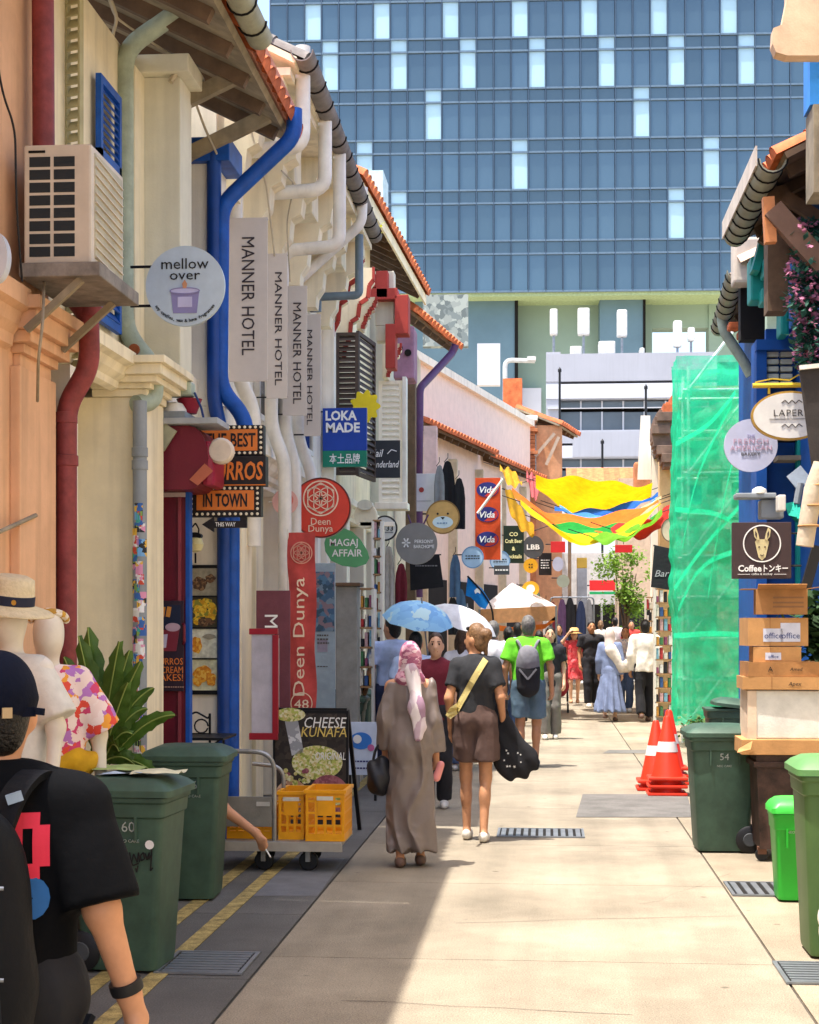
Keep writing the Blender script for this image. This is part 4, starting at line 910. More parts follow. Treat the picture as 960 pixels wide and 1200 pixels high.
# houses filling the bend of the lane
for nm, x0, x1, y0, Y, col, lab in (('cream_house', 560, 652, 600, 58, 'c9b79b', 'cream house closing the lane behind the market tent'), ('white_house', 655, 730, 648, 60, 'd8d8d6', 'white walled house front behind the far crowd'), ('tan_house', 725, 800, 560, 56, 'bfa58a', 'tan house behind the small green tree')):
    a = P(x0, 732, Y); b = P(x1, y0, Y); t = thing(nm, lab, 'building', ((a.x+b.x)/2, Y, 0))
    MB().box(a.x, b.x, Y, Y+3, 0, b.z).build('wall', M(nm+'_wall', col, streak=.2), t)
    for i in range(3):
        xx = a.x+(b.x-a.x)*(i+.5)/3; MB().box(xx-.35, xx+.35, Y-.04, Y+.05, .2, 2.4).build('door', m_dark, t)
a = P(664, 560, 57); b = P(752, 552, 57)
cn = thing('tiled_canopy', 'terracotta tiled canopy roof below the office windows', 'canopy', ((a.x+b.x)/2, 57, 0))
roof(cn, (b.x, 56.4), (a.x, 56.4), P(0, 572, 57).z, m_tile, back=-1.2, rise=.8, tw=.3, courses=1, rafter=False) if False else None
for i in range(14):
    x = a.x+(b.x-a.x)*(i+.5)/14; MB().add([(x-.1, 56.2, P(0, 570, 56).z), (x+.09, 56.2, P(0, 570, 56).z), (x+.09, 57.6, P(0, 552, 57).z), (x-.1, 57.6, P(0, 552, 57).z), (x-.1, 56.2, P(0, 570, 56).z-.06), (x+.09, 56.2, P(0, 570, 56).z-.06), (x+.09, 57.6, P(0, 552, 57).z-.06), (x-.1, 57.6, P(0, 552, 57).z-.06)],
        [[0,1,2,3],[7,6,5,4],[0,4,5,1],[1,5,6,2],[2,6,7,3],[3,7,4,0]]).build('roof_tile', m_tile, cn)
for x in (a.x+.1, b.x-.1): MB().box(x-.06, x+.06, 56.4, 56.5, 0, P(0, 572, 56).z).build('post', m_wood, cn)
# ------------------------------------------------------------ signs on the left side
W = plastic('white_print', 'efeeea', rough=.6); K_ = plastic('black_print', '1d1c1d', rough=.6); GOLD = M('gold_paint', 'b98f3e', rough=.4, metal=.4)
def arc_text(s, txt, h, r, a0, a1, mat, x=0, z=0, y0=-.004, bold=.01):
    """letters along the lower rim of a round sign"""
    mbs = []; n = len(txt); vs = []; fs = []
    for i, ch in enumerate(txt):
        if ch == ' ': continue
        me = text_mesh(ch, h*s.k/.72, bold=bold); a = a0 + (a1-a0)*i/(n-1); c, q = math.cos(a+math.pi/2), math.sin(a+math.pi/2); o = len(vs)
        for v in me.vertices: vs.append(((x+r*math.cos(a))*s.k + v.co.x*c - v.co.z*q, v.co.y, (z+r*math.sin(a))*s.k + v.co.x*q + v.co.z*c))
        fs += [[k+o for k in p.vertices] for p in me.polygons]; bpy.data.meshes.remove(me)
    me = bpy.data.meshes.new('lettering'); me.from_pydata(vs, [], fs); return link('lettering', me, mat, s.root, (0, y0, 0))
m_lil = plastic('lilac_print', '8d86b4', rough=.6); m_mel = plastic('pale_blue_sign', 'bccad6', rough=.5)
s = Sign('round_sign', 'pale blue round candle shop sign with purple cup drawing', 'sign', 217, 335, 10.05)
s.disc('disc', 47, m_mel); s.text('mellow', 13, K_, 0, 26, w=56); s.text('over', 12, K_, 0, 11, w=36)
s.poly('cup', [(-17, -6), (17, -6), (14, -32), (-14, -32)], m_lil, -.004, .004); s.disc('cup_rim', 18, plastic('lilac_pale', 'c3bfe0'), 0, -6, rz=4, y0=-.009, th=.004); s.ring('cup_outline', 18, 1.2, m_lil, 0, -6, rz=4, y0=-.012)
s.poly('flame', [(0, 7), (3, 2), (2, -3), (-2, -3), (-3, 2)], M('flame_print', 'c78e6a'), -.014, .003); s.panel('cup_label', 17, 12, plastic('lilac_pale', 'c3bfe0'), 0, -19, -.007, .003, bev=0)
arc_text(s, 'soy candles, wax & home fragrances', 4, 41, rad(215), rad(325), K_)
for z in (24, -22): s.bar('bracket', (-66, z), (-38, z), 1.7, m_blackm)
m_ban = M('banner_cloth', 'cdc3ba', rough=.85, var=.04, bump=.08, bscale=20); m_banp = plastic('banner_print', '3a3338', rough=.7)
for i, (x0, x1, y0, y1, Y, lab) in enumerate(((268, 314, 255, 447, 12.38, 'grey vertical hotel banner next to the blue downpipes'), (312, 337, 297, 467, 13.5, 'grey vertical hotel banner second from the blue downpipes'), (331, 360, 335, 487, 14.6, 'grey vertical hotel banner third from the blue downpipes'), (356, 376, 368, 511, 15.5, 'grey vertical hotel banner next to the dark shutters'))):
    cx, cy = (x0+x1)/2, (y0+y1)/2; w, h = x1-x0, y1-y0
    s = Sign('hotel_banner', lab, 'banner', cx, cy, Y, group='vertical hotel banners')
    s.panel('cloth', w, h, m_ban, th=.012); s.text('MANNER HOTEL', w*.34, m_banp, (0, 2, 3, -3)[i], -h*.02 if i else h*.02, w=h*(.72 if i == 0 else .78), rot=-math.pi/2)
    for z in (h/2-2, -h/2+2): s.bar('rod', (-w/2-12, z), (w/2, z), .9, m_blackm, y0=.02)
# churros boxes with bulbs
m_or = plastic('orange_letter', 'dd7b33', rough=.5); m_blk = plastic('sign_black', '1f191a', rough=.5)
s = Sign('churros_sign', 'stacked black and orange churros signs with bulbs and arrow', 'sign', 268, 553, 11.3)
bulb = MB().lathe([(0, 0), (.008, .001), (.011, .006), (.008, .012), (0, .014)], n=8, axis='Y', cap=False).mesh('bulb', None, True); m_bulb = plastic('bulb_cream', 'efe3c8', rough=.3)
def bulbs(par, x0, x1, z0, z1, nx, nz):
    k = s.k
    for i in range(nx):
        for z in (z0, z1): link('bulb', bulb, m_bulb, par, ((x0+(x1-x0)*i/(nx-1))*k, -.07, z*k))
    for i in range(1, nz):
        for x in (x0, x1): link('bulb', bulb, m_bulb, par, (x*k, -.07, (z0+(z1-z0)*i/nz)*k))
b1 = s.panel('box', 82, 35, m_blk, 2, 36, -.06, .1); s.panel('face', 68, 25, m_or, 2, 36, -.066, .006, b1); s.text('THE BEST', 16, m_blk, 4, 36, -.067, w=60, bold=.02, parent=b1); bulbs(b1, -36, 40, 21, 51, 13, 5)
b2 = s.panel('box', 90, 35, m_blk, 1, 0, -.075, .12); s.text('CHURROS', 21, m_or, 3, 0, -.078, w=80, bold=.022, parent=b2, shear=.12); s.panel('edge', 90, 1.2, m_or, 1, -16.5, -.079, .004, b2, 0)
b3 = s.panel('box', 86, 36, m_blk, -3, -35, -.06, .1); s.panel('face', 68, 23, m_or, -2, -34, -.066, .006, b3); s.text('IN TOWN', 15, m_blk, -2, -34, -.067, w=52, bold=.03, parent=b3); bulbs(b3, -42, 36, -50, -20, 13, 5)
ar = s.poly('arrow', [(-30, -62), (-16, -53), (-16, -58), (15, -58), (15, -50), (23, -50), (23, -66), (-16, -66), (-16, -71)], m_blk, -.05, .03); s.text('THIS WAY', 5, W, -2, -62, -.053, w=24, bold=.01, parent=ar)
s.bar('bracket', (-48, -26), (-40, -26), 1.2, m_blackm); s.bar('bracket', (-52, 6), (-40, 6), 1.2, m_blackm)
s = Sign('wall_lantern', 'small round lantern with pale yellow glass on a curled hook', 'lantern', 229, 638, 11.5)
s.line('hook', [(-4, 20), (0, 25), (4, 18), (3, 6)], 1.5, m_blackm, y0=0, th=.012); m_lan = plastic('lantern_glass', 'd8cf9a', rough=.25)
link('glass', MB().lathe([(.0, -.06), (.045, -.045), (.062, 0), (.045, .045), (0, .06)], (0, 0, 0), 16).mesh('glass', None, True), m_lan, s.root); s.disc('cap', 8, m_blackm, 0, 10, rz=4, y0=-.03, th=.06); s.line('finial', [(0, -10), (0, -22)], 2, m_blackm, y0=0, th=.012)  # lantern glass in plain pale yellow, without emission
# shop signs further along
s = Sign('flower_sign', 'yellow flower shaped sign behind the blue square sign', 'sign', 428, 476, 19.0)
s.poly('petals', [((16+2.2*math.cos(t*9))*math.cos(t), (16+2.2*math.cos(t*9))*math.sin(t)*1.08) for t in [2*math.pi*i/72 for i in range(72)]], plastic('yellow_sign', 'e8cf1c', rough=.5)); s.bar('bracket', (-20, -6), (0, -6), 1, m_blackm)
s = Sign('square_sign', 'blue square shop sign with green strip under its white letters', 'sign', 404, 512, 18.3)
s.panel('board', 52, 50, plastic('royal_blue', '1540a0', rough=.45), 0, 9, th=.06); s.panel('strip', 52, 19, plastic('strip_green', '0f7d62', rough=.45), 0, -25.5, th=.06)
s.text('LOKA', 11, W, -4, 25, w=37, bold=.035); s.text('MADE', 11, W, -2, 11, w=40, bold=.035); s.text('本土品牌', 9, W, 0, -25.5, w=36, bold=.01); s.bar('bracket', (-40, 30), (-26, 30), 1, m_blackm)
s = Sign('hanging_sign', 'charcoal hanging sign with white script letters below the white shutter', 'sign', 449, 538, 20.4)
s.panel('board', 40, 44, plastic('charcoal_sign', '2b2f35', rough=.5)); s.text('Nail', 9, W, -8, 7, w=17, shear=.3, bold=.01); s.text('Wonderland', 8, W, 0, -6, w=38, shear=.3, bold=.008); s.line('flourish', [(5, 6), (10, 11), (16, 9)], 1, W)
m_dred = plastic('deen_red', 'd4412f', rough=.45); m_cr = plastic('cream_print', 'f3d9bc', rough=.6)
def rosette(s, r, mat, x=0, z=0, w=1.3):
    s.ring('emblem_ring', r, w*1.2, mat, x, z)
    for i in range(6): a = i*math.pi/3; s.ring('emblem_ring', r*.42, w*.8, mat, x+r*.38*math.cos(a+.52), z+r*.38*math.sin(a+.52), n=24)
    s.ring('emblem_ring', r*.42, w*.8, mat, x, z, n=24); h = [(x+r*.86*math.cos(a), z+r*.86*math.sin(a)) for a in [math.pi/6+i*math.pi/3 for i in range(7)]]; s.line('emblem_hexagon', h, w, mat)
s = Sign('round_sign', 'large red round sign with cream rosette emblem and lettering', 'sign', 376, 595, 15.2)
s.disc('disc', 35, m_dred, th=.07); s.ring('rim', 35.5, 1.6, plastic('rim_grey', '9a6a66'), y0=0, th=.06); rosette(s, 21, m_cr, 0, 11); s.text('Deen', 8.5, m_cr, 0, -16, w=23); s.text('Dunya', 8, m_cr, 0, -25.5, w=29); s.bar('bracket', (-60, 20), (-30, 12), 1.5, m_whitep)
s = Sign('pink_round_sign', 'pale coral round sign half hidden behind the red round sign', 'sign', 334, 588, 14.6); s.disc('disc', 15, M('coral_pale', 'e6b0a4')); s.disc('mark', 8, M('coral_mark', 'd9786c'), 2, 2, y0=-.006, th=.005); s.bar('bracket', (-20, 0), (0, 0), 1, m_whitep)
s = Sign('feather_flag', 'tall coral red cloth flag with cream rosette and vertical lettering', 'flag', 354, 728, 13.4)
k = s.k; gv = []; gf = []; nz, nx = 24, 6
for j in range(nz+1):
    for i in range(nx+1):
        u = i/nx-.5; z = 104-j/nz*212; gv.append(((u*33+1.2*math.sin(z*.06))*k, .012*math.sin(z*.09+u*4)+.01*math.sin(u*9), z*k))
for j in range(nz):
    for i in range(nx): a = j*(nx+1)+i; gf.append([a, a+1, a+nx+2, a+nx+1])
link('cloth', MB().add(gv, gf).mesh('cloth', None, 'all'), cloth('flag_coral', 'c9524c', trans=.15, bump=.1), s.root)
rosette(s, 13, M('flag_print', 'd99a84'), 0, 80, 1.0); s.root.children[-1]; s.text('Deen Dunya', 14, m_cr, -1, -18, y0=-.03, w=138, rot=math.pi/2); s.ring('badge_ring', 13, 1, m_cr, 0, -96, y0=-.03); s.text('48', 11, m_cr, 0, -97, y0=-.03, w=17)
for o in s.root.children:
    if o.name.startswith('emblem'): o.location.y = -.028
s.bar('pole', (-17, -215), (-17, 108), .9, m_whitep)
s = Sign('egg_sign', 'green egg shaped sign with white lettering under the red round sign', 'sign', 405, 640, 16.2)
s.poly('board', [(-25, 4), (-22, 14), (-14, 21), (-4, 22), (8, 17), (18, 7), (26, -6), (28, -14), (24, -21), (12, -25), (-4, -23), (-17, -17), (-24, -6)], plastic('leaf_green_sign', '5aa06a', rough=.5)); s.text('MAGAJ', 8.5, W, -2, 3, w=33, bold=.012); s.text('AFFAIR', 8.5, W, 2, -8, w=36, bold=.012); s.bar('bracket', (-45, 16), (-14, 16), 1, m_blackm)
s = Sign('ringed_round_sign', 'small pale round sign with black ring and black lettering', 'sign', 451, 619, 20.0); s.disc('disc', 15, plastic('black_ring', '25272a')); s.disc('face', 13, plastic('sign_offwhite', 'cfcfc8'), y0=-.006, th=.006); s.text('R.333', 6, K_, 0, 0, y0=-.011, w=20, bold=.01); s.line('rule', [(-10, -5), (10, -5)], .5, K_, y0=-.011); s.bar('bracket', (-25, 10), (-8, 10), 1, m_whitep)
s = Sign('white_square_sign', 'blank white square sign with tiny red mark beside the purple pipe', 'sign', 496, 577, 25.2); s.panel('board', 30, 44, plastic('sign_white', 'd6d4d8')); s.disc('mark', 3, M('red_mark', 'a8403a'), -2, 3, y0=-.005, th=.004); s.line('rule', [(-9, -10), (9, -10)], .6, M('grey_rule', '9a9aa0')); s.bar('bracket', (-20, 20), (-10, 20), 1, m_blackm)
s = Sign('grey_round_sign', 'large dull grey round sign with white flower mark and letters', 'sign', 488, 637, 21.6); s.disc('disc', 24.5, plastic('grey_disc', '84827e', rough=.5), th=.05)
for i in range(6): a = i*math.pi/3; s.line('flower_mark', [(-12, 1), (-12+5*math.cos(a), 1+6*math.sin(a))], 1.6, W)
s.text('PERSONY', 4, W, 9, 2.5, w=22, bold=.01); s.text('BARCHOME', 4, W, 9, -3.5, w=24, bold=.01); s.bar('hanger', (-10, 34), (-6, 22), 1, m_purp); s.bar('hanger', (14, 34), (8, 22), 1, m_purp)
s = Sign('cloth_sign', 'black hanging cloth sign with faint lettering below the grey round sign', 'sign', 500, 672, 22.6); s.poly('cloth', [(-20, 20), (15, 22), (20, -16), (-19, -20)], cloth('black_cloth', '1c1c20')); s.text('~', 2.5, M('faint_print', '77767a'), 0, 9, w=26); s.bar('rod', (-22, 21), (17, 22), .8, m_blackm)
s = Sign('lion_sign', 'round tan sign with a simple whiskered animal face', 'sign', 519, 606, 24.2); s.disc('disc', 19.5, M('tan_sign', 'c89f60', rough=.6)); s.ring('rim', 20, 1.6, M('tan_rim', '8d6b3c'), y0=-.005); s.disc('muzzle', 12, plastic('muzzle_pale', 'c9dbe4'), 0, -6, rz=7, y0=-.006, th=.005)
for x in (-6, 6): s.disc('eye', 1.3, K_, x, 4, y0=-.006, th=.005, n=10)
s.poly('nose', [(-2.5, 0), (2.5, 0), (0, -3)], K_, -.012, .004); s.text('~', 2, plastic('blue_print', '3f76a6'), 0, -7, y0=-.011, w=14); s.bar('bracket', (-24, 4), (-16, 4), 1, m_blackm)
for px, py, r, Y, lab in ((554, 653, 13, 26.0, 'light blue round sign with dark letters left of the orange banner'), (586, 657, 12, 28.2, 'light blue round sign behind the foot of the orange banner')):
    s = Sign('blue_round_sign', lab, 'sign', px, py, Y); s.disc('disc', r, plastic('sky_sign', 'a7c3de')); s.ring('rim', r, 1.2, plastic('sky_rim', '6f97bf')); s.text('~~', 2, K_, 0, 0, w=r*1.3); s.bar('bracket', (-r-8, 3), (-r+2, 3), .8, m_blackm)
s = Sign('oval_print_banner', 'tall orange banner with three blue and red ovals', 'banner', 572, 608, 27.0); s.panel('cloth', 30, 96, cloth('orange_banner', 'cc4a20', bump=.1), th=.012); s.panel('edge', 1.6, 98, m_whitep, 15.5, 0, -.003, .02, bev=0)
m_nv = plastic('navy_print', '2a2a6e', rough=.6); m_rd = plastic('red_print', 'c2342e', rough=.6)
for z in (34, 5, -24): s.disc('oval', 13, m_nv, -.5, z, rz=9, y0=-.005, th=.004, n=28); s.poly('oval_red', [(-.5+12*math.cos(t), z+8*math.sin(t)) for t in [-1.9+i*.28 for i in range(10)]], m_rd, -.008, .003); s.text('Vida', 7.5, W, -1, z, y0=-.009, w=18, shear=.2, bold=.015)
s.bar('pole', (-12, 6), (18, 46), 1.6, m_whitep, y0=-.1)
ff = thing('blue_feather_flag', 'bright blue feather flag with white emblem on a bowed black pole', 'flag', G(577, 860))
Yf = 24.5; MB().tube(bend([Vector((P(578, 0, Yf).x, Yf, 0)), P(579, 740, Yf), P(577, 712, Yf), P(566, 694, Yf), P(548, 675, Yf)], .3), .014, 8).build('pole', m_blackm, ff)
fp = [(548, 675), (556, 682), (566, 691), (574, 704), (569, 714), (562, 711), (552, 700), (546, 698)]
MB().add([P(x, y, Yf) for x, y in fp] + [P(x, y, Yf+.015) for x, y in fp], [list(range(8)), list(range(8, 16))[::-1]] + [[i, i+8, (i+1) % 8+8, (i+1) % 8] for i in range(8)]).build('cloth', cloth('flag_blue', '1b86d6', trans=.25, bump=.1), ff)
MB().add([P(x, y, Yf-.004) for x, y in ((556, 692), (559, 689), (563, 692), (563, 696), (560, 694), (557, 696))], [[0,1,2,3,4,5]]).build('emblem', W, ff)
# cluster of small signs at the bend
def small(name, lab, px, py, Y, w, h, mat, txt=None, tm=W, rnd=False, tw=None, th=None):
    s = Sign(name, lab, 'sign', px, py, Y); (s.disc('disc', w/2, mat, rz=h/2) if rnd else s.panel('board', w, h, mat))
    if txt:
        L = txt.split('\n')
        for i, t in enumerate(L): s.text(t, th or min(h*.7/len(L), 6), tm, 0, (len(L)/2-i-.5)*h*.8/len(L), w=tw or w*.8, bold=.02)
    s.bar('bracket', (-w/2-6, h/4), (-w/2+2, h/4), .7, m_blackm); return s
m_gs = plastic('bottle_green_sign', '16291e', rough=.5); m_lemon = plastic('lemon_print', 'e9e7a8', rough=.6)
s = small('beer_sign', 'dark green sign listing craft beer in pale letters', 602, 638, 30.5, 24, 44, m_gs)
for t, z, w in (('CO', 12, 10), ('Craft Beer', 4, 20), ('&', -5, 4), ('Cocktails', -14, 19)): s.text(t, 4.5, m_lemon, 0, z, w=w, bold=.02)
small('dark_round_sign', 'dark grey round sign with pale capital letters', 625, 641, 31.5, 25, 27, plastic('slate_sign', '4a4c50'), 'LBB', W, True, 15, 6)
small('yellow_round_sign', 'amber yellow round sign with dark marks', 622, 663, 32, 17, 17, plastic('amber_sign', 'e2a92a'), '::', K_, True, 5, 7)
small('black_sign', 'black board sign with small white lines of lettering', 639, 661, 33, 15, 26, m_blk, None).text('~~~~', 2, W, 0, 0, w=10)
small('lilac_round_sign', 'pale lilac round sign near the tent roof', 654, 661, 34, 13, 17, plastic('lilac_sign', 'b7b9cc'), None, W, True)
small('amber_ring_sign', 'yellow ring sign with white middle above the tent', 622, 690, 30, 20, 18, plastic('amber_sign', 'e2a92a'), None, W, True).disc('middle', 5, W, y0=-.006, th=.005)
small('red_sign', 'small bright red sign under the fabric drapes', 654, 641, 36, 17, 13, plastic('red_sign', 'd42c2c'), None)
small('grey_round_sign', 'grey green round sign beside the white house front', 660, 681, 37, 15, 15, plastic('sage_sign', '9aa08e'), None, W, True)
small('white_script_sign', 'dark panel with white and green script below the blue round signs', 588, 668, 27.5, 18, 11, plastic('slate_sign', '4a4c50'), None).text('~', 3, W, 0, 0, w=15)
s = Sign('red_shop_fascia', 'red shop fascia with green line on the far shopfront', 'sign', 706, 686, 50); s.panel('board', 30, 12, plastic('red_sign', 'd42c2c')); s.panel('line', 30, 3, plastic('fascia_green', '1f9a5a'), 0, -9); s.bar('bracket', (-15, 0), (-19, 0), .7, m_blackm)
s = Sign('red_hanging_board', 'small red hanging board under the fabric drapes by the tree', 'sign', 731, 643, 38); s.panel('board', 20, 9, plastic('red_sign', 'd42c2c')); s.bar('cord', (0, 5), (0, 25), .4, m_blackm)
t = thing('grey_pillar', 'grey square pillar with yellow top at the lane end', 'pillar', (P(682, 0, 44).x, 44, 0)); MB().box(P(676, 0, 44).x, P(688, 0, 44).x, 43.9, 44.2, .1, P(0, 668, 44).z, .02).build('shaft', M('pillar_grey', 'a9adb0'), t); MB().box(P(676, 0, 44).x, P(688, 0, 44).x, 43.9, 44.2, P(0, 668, 44).z, P(0, 656, 44).z, .02).build('top', plastic('pillar_yellow', 'd9b34a'), t)

# ------------------------------------------------------------ signs on the right side
s = Sign('oval_sign', 'cream oval shop sign with gold rim hanging from a yellow bar', 'sign', 926, 487, 13.4)
s.disc('rim', 45, GOLD, rz=29, th=.05); s.disc('face', 42.5, plastic('cream_sign', 'e6e0d4', rough=.5), rz=26.5, y0=-.006, th=.006); s.text('LAPERIA', 8, M('grey_print', '55504c'), 4, 3, y0=-.011, w=46, gap=1.1); s.line('rule', [(-24, -4), (34, -4)], .5, M('grey_print', '55504c'), y0=-.011)
for z in (15, -13): s.line('scroll', [(-10, z), (-6, z+3), (-2, z-1), (2, z+3), (6, z-1), (10, z+3), (14, z)], .9, M('grey_print', '55504c'), y0=-.011)
m_ybar = plastic('yellow_bar', 'd8b52e', rough=.4); s.bar('arm', (-43, 36), (40, 36), 3, m_ybar); s.bar('hanger', (-24, 36), (-24, 26), 1.5, m_ybar); s.bar('hanger', (24, 36), (24, 26), 1.5, m_ybar); s.line('curl', [(-40, 40), (-20, 44), (0, 42), (10, 48), (30, 46)], 1.5, m_ybar, y0=.02, th=.015)
s = Sign('round_sign', 'pale lilac white round bakery sign with pink lettering', 'sign', 880, 522, 13.9)
s.disc('disc', 31, plastic('lilac_white_sign', 'c9cade', rough=.45)); m_pk = plastic('pink_print', 'c9a3b4', rough=.6); s.text('THE', 3.5, m_lil, 0, 11, w=9); s.text('FRENCH', 6, m_pk, 0, 5, w=40, gap=1.2); s.text('AMERICAN', 6, m_pk, 0, -3, w=48, gap=1.1); s.text('BAKERY', 3.8, M('grey_print', '55504c'), 0, -10, w=22); s.bar('bracket', (25, 10), (60, 10), 1.2, m_blackm)
s = Sign('coffee_sign', 'dark brown square coffee sign with donkey head in a ring', 'sign', 893, 645, 12.3)
m_cof = plastic('coffee_brown', '3f2f30', rough=.5); s.panel('board', 68, 66, m_cof, th=.07); m_tan = plastic('donkey_tan', 'cbbd8e', rough=.6); s.ring('ring', 22, 1.4, W, 0, 8, y0=-.005)
s.poly('head', [(-8, 10), (-6, 13), (6, 13), (8, 10), (6, 0), (4, -8), (0, -12), (-4, -8), (-6, 0)], m_tan, -.005, .004)
for sg in (-1, 1): s.poly('ear', [(sg*6, 12), (sg*9, 16), (sg*10, 24), (sg*7, 27), (sg*4.5, 20), (sg*3, 13)], m_tan, -.009, .004); s.poly('ear_inner', [(sg*6, 14), (sg*8, 18), (sg*8, 23), (sg*6, 20)], m_cof, -.011, .002); s.disc('eye', 1, m_cof, sg*3.4, 4, y0=-.008, th=.003, n=8)
s.line('mouth', [(-2, -5), (0, -6.5), (2, -5)], .7, m_cof, y0=-.009); s.text('Coffee', 7.5, W, -14, -21, y0=-.003, w=27, bold=.025); s.text('トンキー', 7, W, 16, -21, y0=-.003, w=28, bold=.02); s.text('coffee & donkey', 2.6, W, 0, -28, y0=-.003, w=24); s.line('rule', [(-28, -28), (-14, -28)], .5, W); s.line('rule', [(14, -28), (28, -28)], .5, W)
for z in (20, -18): s.bar('bracket', (34, z), (46, z), 1.2, m_blackm)
s = Sign('black_flag', 'black slanting flag with pale script beside the green netting', 'flag', 776, 666, 24.0); s.poly('cloth', [(-9, 27), (13, 22), (13, -26), (-13, -22)], cloth('flag_black', '2a2b2f')); s.text('Bar', 8, M('grey_script', 'b9b9bd'), 0, -6, w=17, shear=.3); s.bar('rod', (-10, 27), (16, 21), .9, m_blackm)
s = Sign('cream_round_sign', 'small cream round sign with dark rim next to the netting', 'sign', 786, 621, 25.5); s.disc('disc', 11, M('cream_round', 'cdbfa4'), rz=14); s.ring('rim', 11, 1, m_wood, rz=14); s.bar('bracket', (6, 0), (14, 0), .8, m_blackm)
# ------------------------------------------------------------ wheeled bins
m_bing = plastic('bin_green', '3d5647', rough=.55, streak=.35, var=.2, scale=7); m_binw = plastic('bin_print', 'd9ddd6', rough=.7); m_lime = plastic('lime_bin', '27a52f', rough=.42); m_lid2 = plastic('bin_lid_light', '5c8a52', rough=.5)
def make_bin(name, label, loc, rz, h=.93, d=.5, w=.46, body=m_bing, lid=m_bing, num=None, side=-1, tilt=0, wheels=True):
    """front of the bin at +x, wheels at -x; side = which y side shows the stencil"""
    t = thing(name, label, 'bin', loc, rz, 'wheeled refuse bins'); hb = h-.09; mb = MB()
    def ring(z, x0, x1, y, r=.035):
        pts = []
        for cx, cy, a0 in ((x1-r, y-r, 0), (x0+r, y-r, 90), (x0+r, -y+r, 180), (x1-r, -y+r, 270)):
            for i in range(4): a = rad(a0+i*30); pts.append((cx+r*math.cos(a), cy+r*math.sin(a), z))
        return pts
    L = [ring(.015, -.36*d, .36*d, .38*w), ring(.04, -.37*d, .37*d, .39*w), ring(hb-.1, -.47*d, .45*d, .46*w), ring(hb-.09, -.49*d, .47*d, .485*w), ring(hb-.03, -.49*d, .48*d, .49*w), ring(hb-.02, -.5*d, .5*d, .51*w), ring(hb, -.5*d, .5*d, .51*w)]
    n = 16; vs = [v for r_ in L for v in r_]; fs = [[i*n+k, i*n+(k+1) % n, (i+1)*n+(k+1) % n, (i+1)*n+k] for i in range(len(L)-1) for k in range(n)] + [list(range(n))[::-1], [(len(L)-1)*n+k for k in range(n)]]
    link('body', mb.add(vs, fs).mesh('body', None, True), body, t)
    LL = [ring(hb+.004, -.51*d, .54*d, .53*w), ring(hb+.035, -.51*d, .54*d, .53*w), ring(hb+.06, -.46*d, .48*d, .48*w), ring(hb+.085, -.34*d, .38*d, .38*w, .05), ring(hb+.09, -.25*d, .3*d, .3*w, .05)]
    vs = [v for r_ in LL for v in r_]; fs = [[i*n+k, i*n+(k+1) % n, (i+1)*n+(k+1) % n, (i+1)*n+k] for i in range(len(LL)-1) for k in range(n)] + [list(range(n))[::-1], [(len(LL)-1)*n+k for k in range(n)]]
    ld = link('lid', MB().add(vs, fs).mesh('lid', None, True), lid, t, rot=(0, -tilt, 0))
    link('handle', MB().tube(bend([(-.5*d, -.35*w, hb-.03), (-.62*d, -.35*w, hb), (-.62*d, .35*w, hb), (-.5*d, .35*w, hb-.03)], .04), .014, 8).mesh('handle', None, True), body, t)
    for yy in (-.5*w, .5*w):                                   # moulded ribs under the rim
        for xx in (-.22*d, .2*d): link('rib', MB().box(xx-.006, xx+.006, yy*.96-.008, yy*.96+.008, hb-.2, hb-.09).mesh('rib'), body, t)
    if wheels:
        for yy in (-.36*w, .36*w):
            wl_ = link('wheel', MB().lathe([(.02, -.025), (.085, -.025), (.1, -.015), (.1, .015), (.085, .025), (.02, .025)], (0, 0, 0), 22, 'Y').mesh('wheel', None, True), m_black, t, (-.37*d, yy*1.05, .1))
            link('hub', MB().lathe([(.0, -.03), (.045, -.03), (.055, -.02), (.055, .02), (.045, .03), (0, .03)], (0, 0, 0), 16, 'Y', cap=False).mesh('hub', None, True), M('hub_grey', '44474a'), wl_)
        link('axle', MB().tube([(-.37*d, -.38*w, .1), (-.37*d, .38*w, .1)], .012, 8).mesh('axle'), m_steel, t)
    if num:
        for txt, sz, zz in ((num, .07, .70), ('NEO CARE', .022, .635), ('LITTER', .018, .79)):
            me = text_mesh(txt, sz, ext=.001)
            if num in ('56', '60'):
                for v in me.vertices: v.co.x += .06
            for v in me.vertices:
                v.co.z += zz*h/.93; q = (hb-.1-v.co.z)/(hb-.14); yy = (.46 - .07*q)*w+.004
                v.co.y = yy*side; v.co.x *= -side
                if side > 0: pass
            link('stencil', me, m_binw, t)
    return t
def G0(px, py): g = G(px, py); return Vector((g.x, g.y, 0))
b60 = make_bin('wheeled_bin', 'dark green wheeled bin stencilled 60 with scrawled graffiti and papers on its lid', (P(152, 0, 7.75).x, 7.75, 0), rad(-3), num='60')
b56 = make_bin('wheeled_bin', 'dark green wheeled bin stencilled 56 beside the hand trolley', (P(217, 0, 9.75).x+.02, 9.75, 0), rad(2), num='56')
b54 = make_bin('wheeled_bin', 'dark green wheeled bin stencilled 54 next to the cardboard pile', (P(845, 0, 12.05).x, 12.1, 0), math.pi+rad(2), num='54', side=1)
make_bin('wheeled_bin', 'tall green bin with pale green lid cut by the right picture edge', (P(982, 0, 8.3).x, 8.35, 0), math.pi, h=1.0, d=.42, lid=m_lid2, body=plastic('bin_olive', '4d6b3a', rough=.5))
make_bin('small_bin', 'small bright lime green bin standing between the tall bin and the chest', (P(932, 0, 9.85).x, 9.95, 0), math.pi, h=.62, d=.27, w=.3, body=m_lime, lid=plastic('lime_lid', '3fbf45', rough=.4), num='2', side=1, wheels=False)
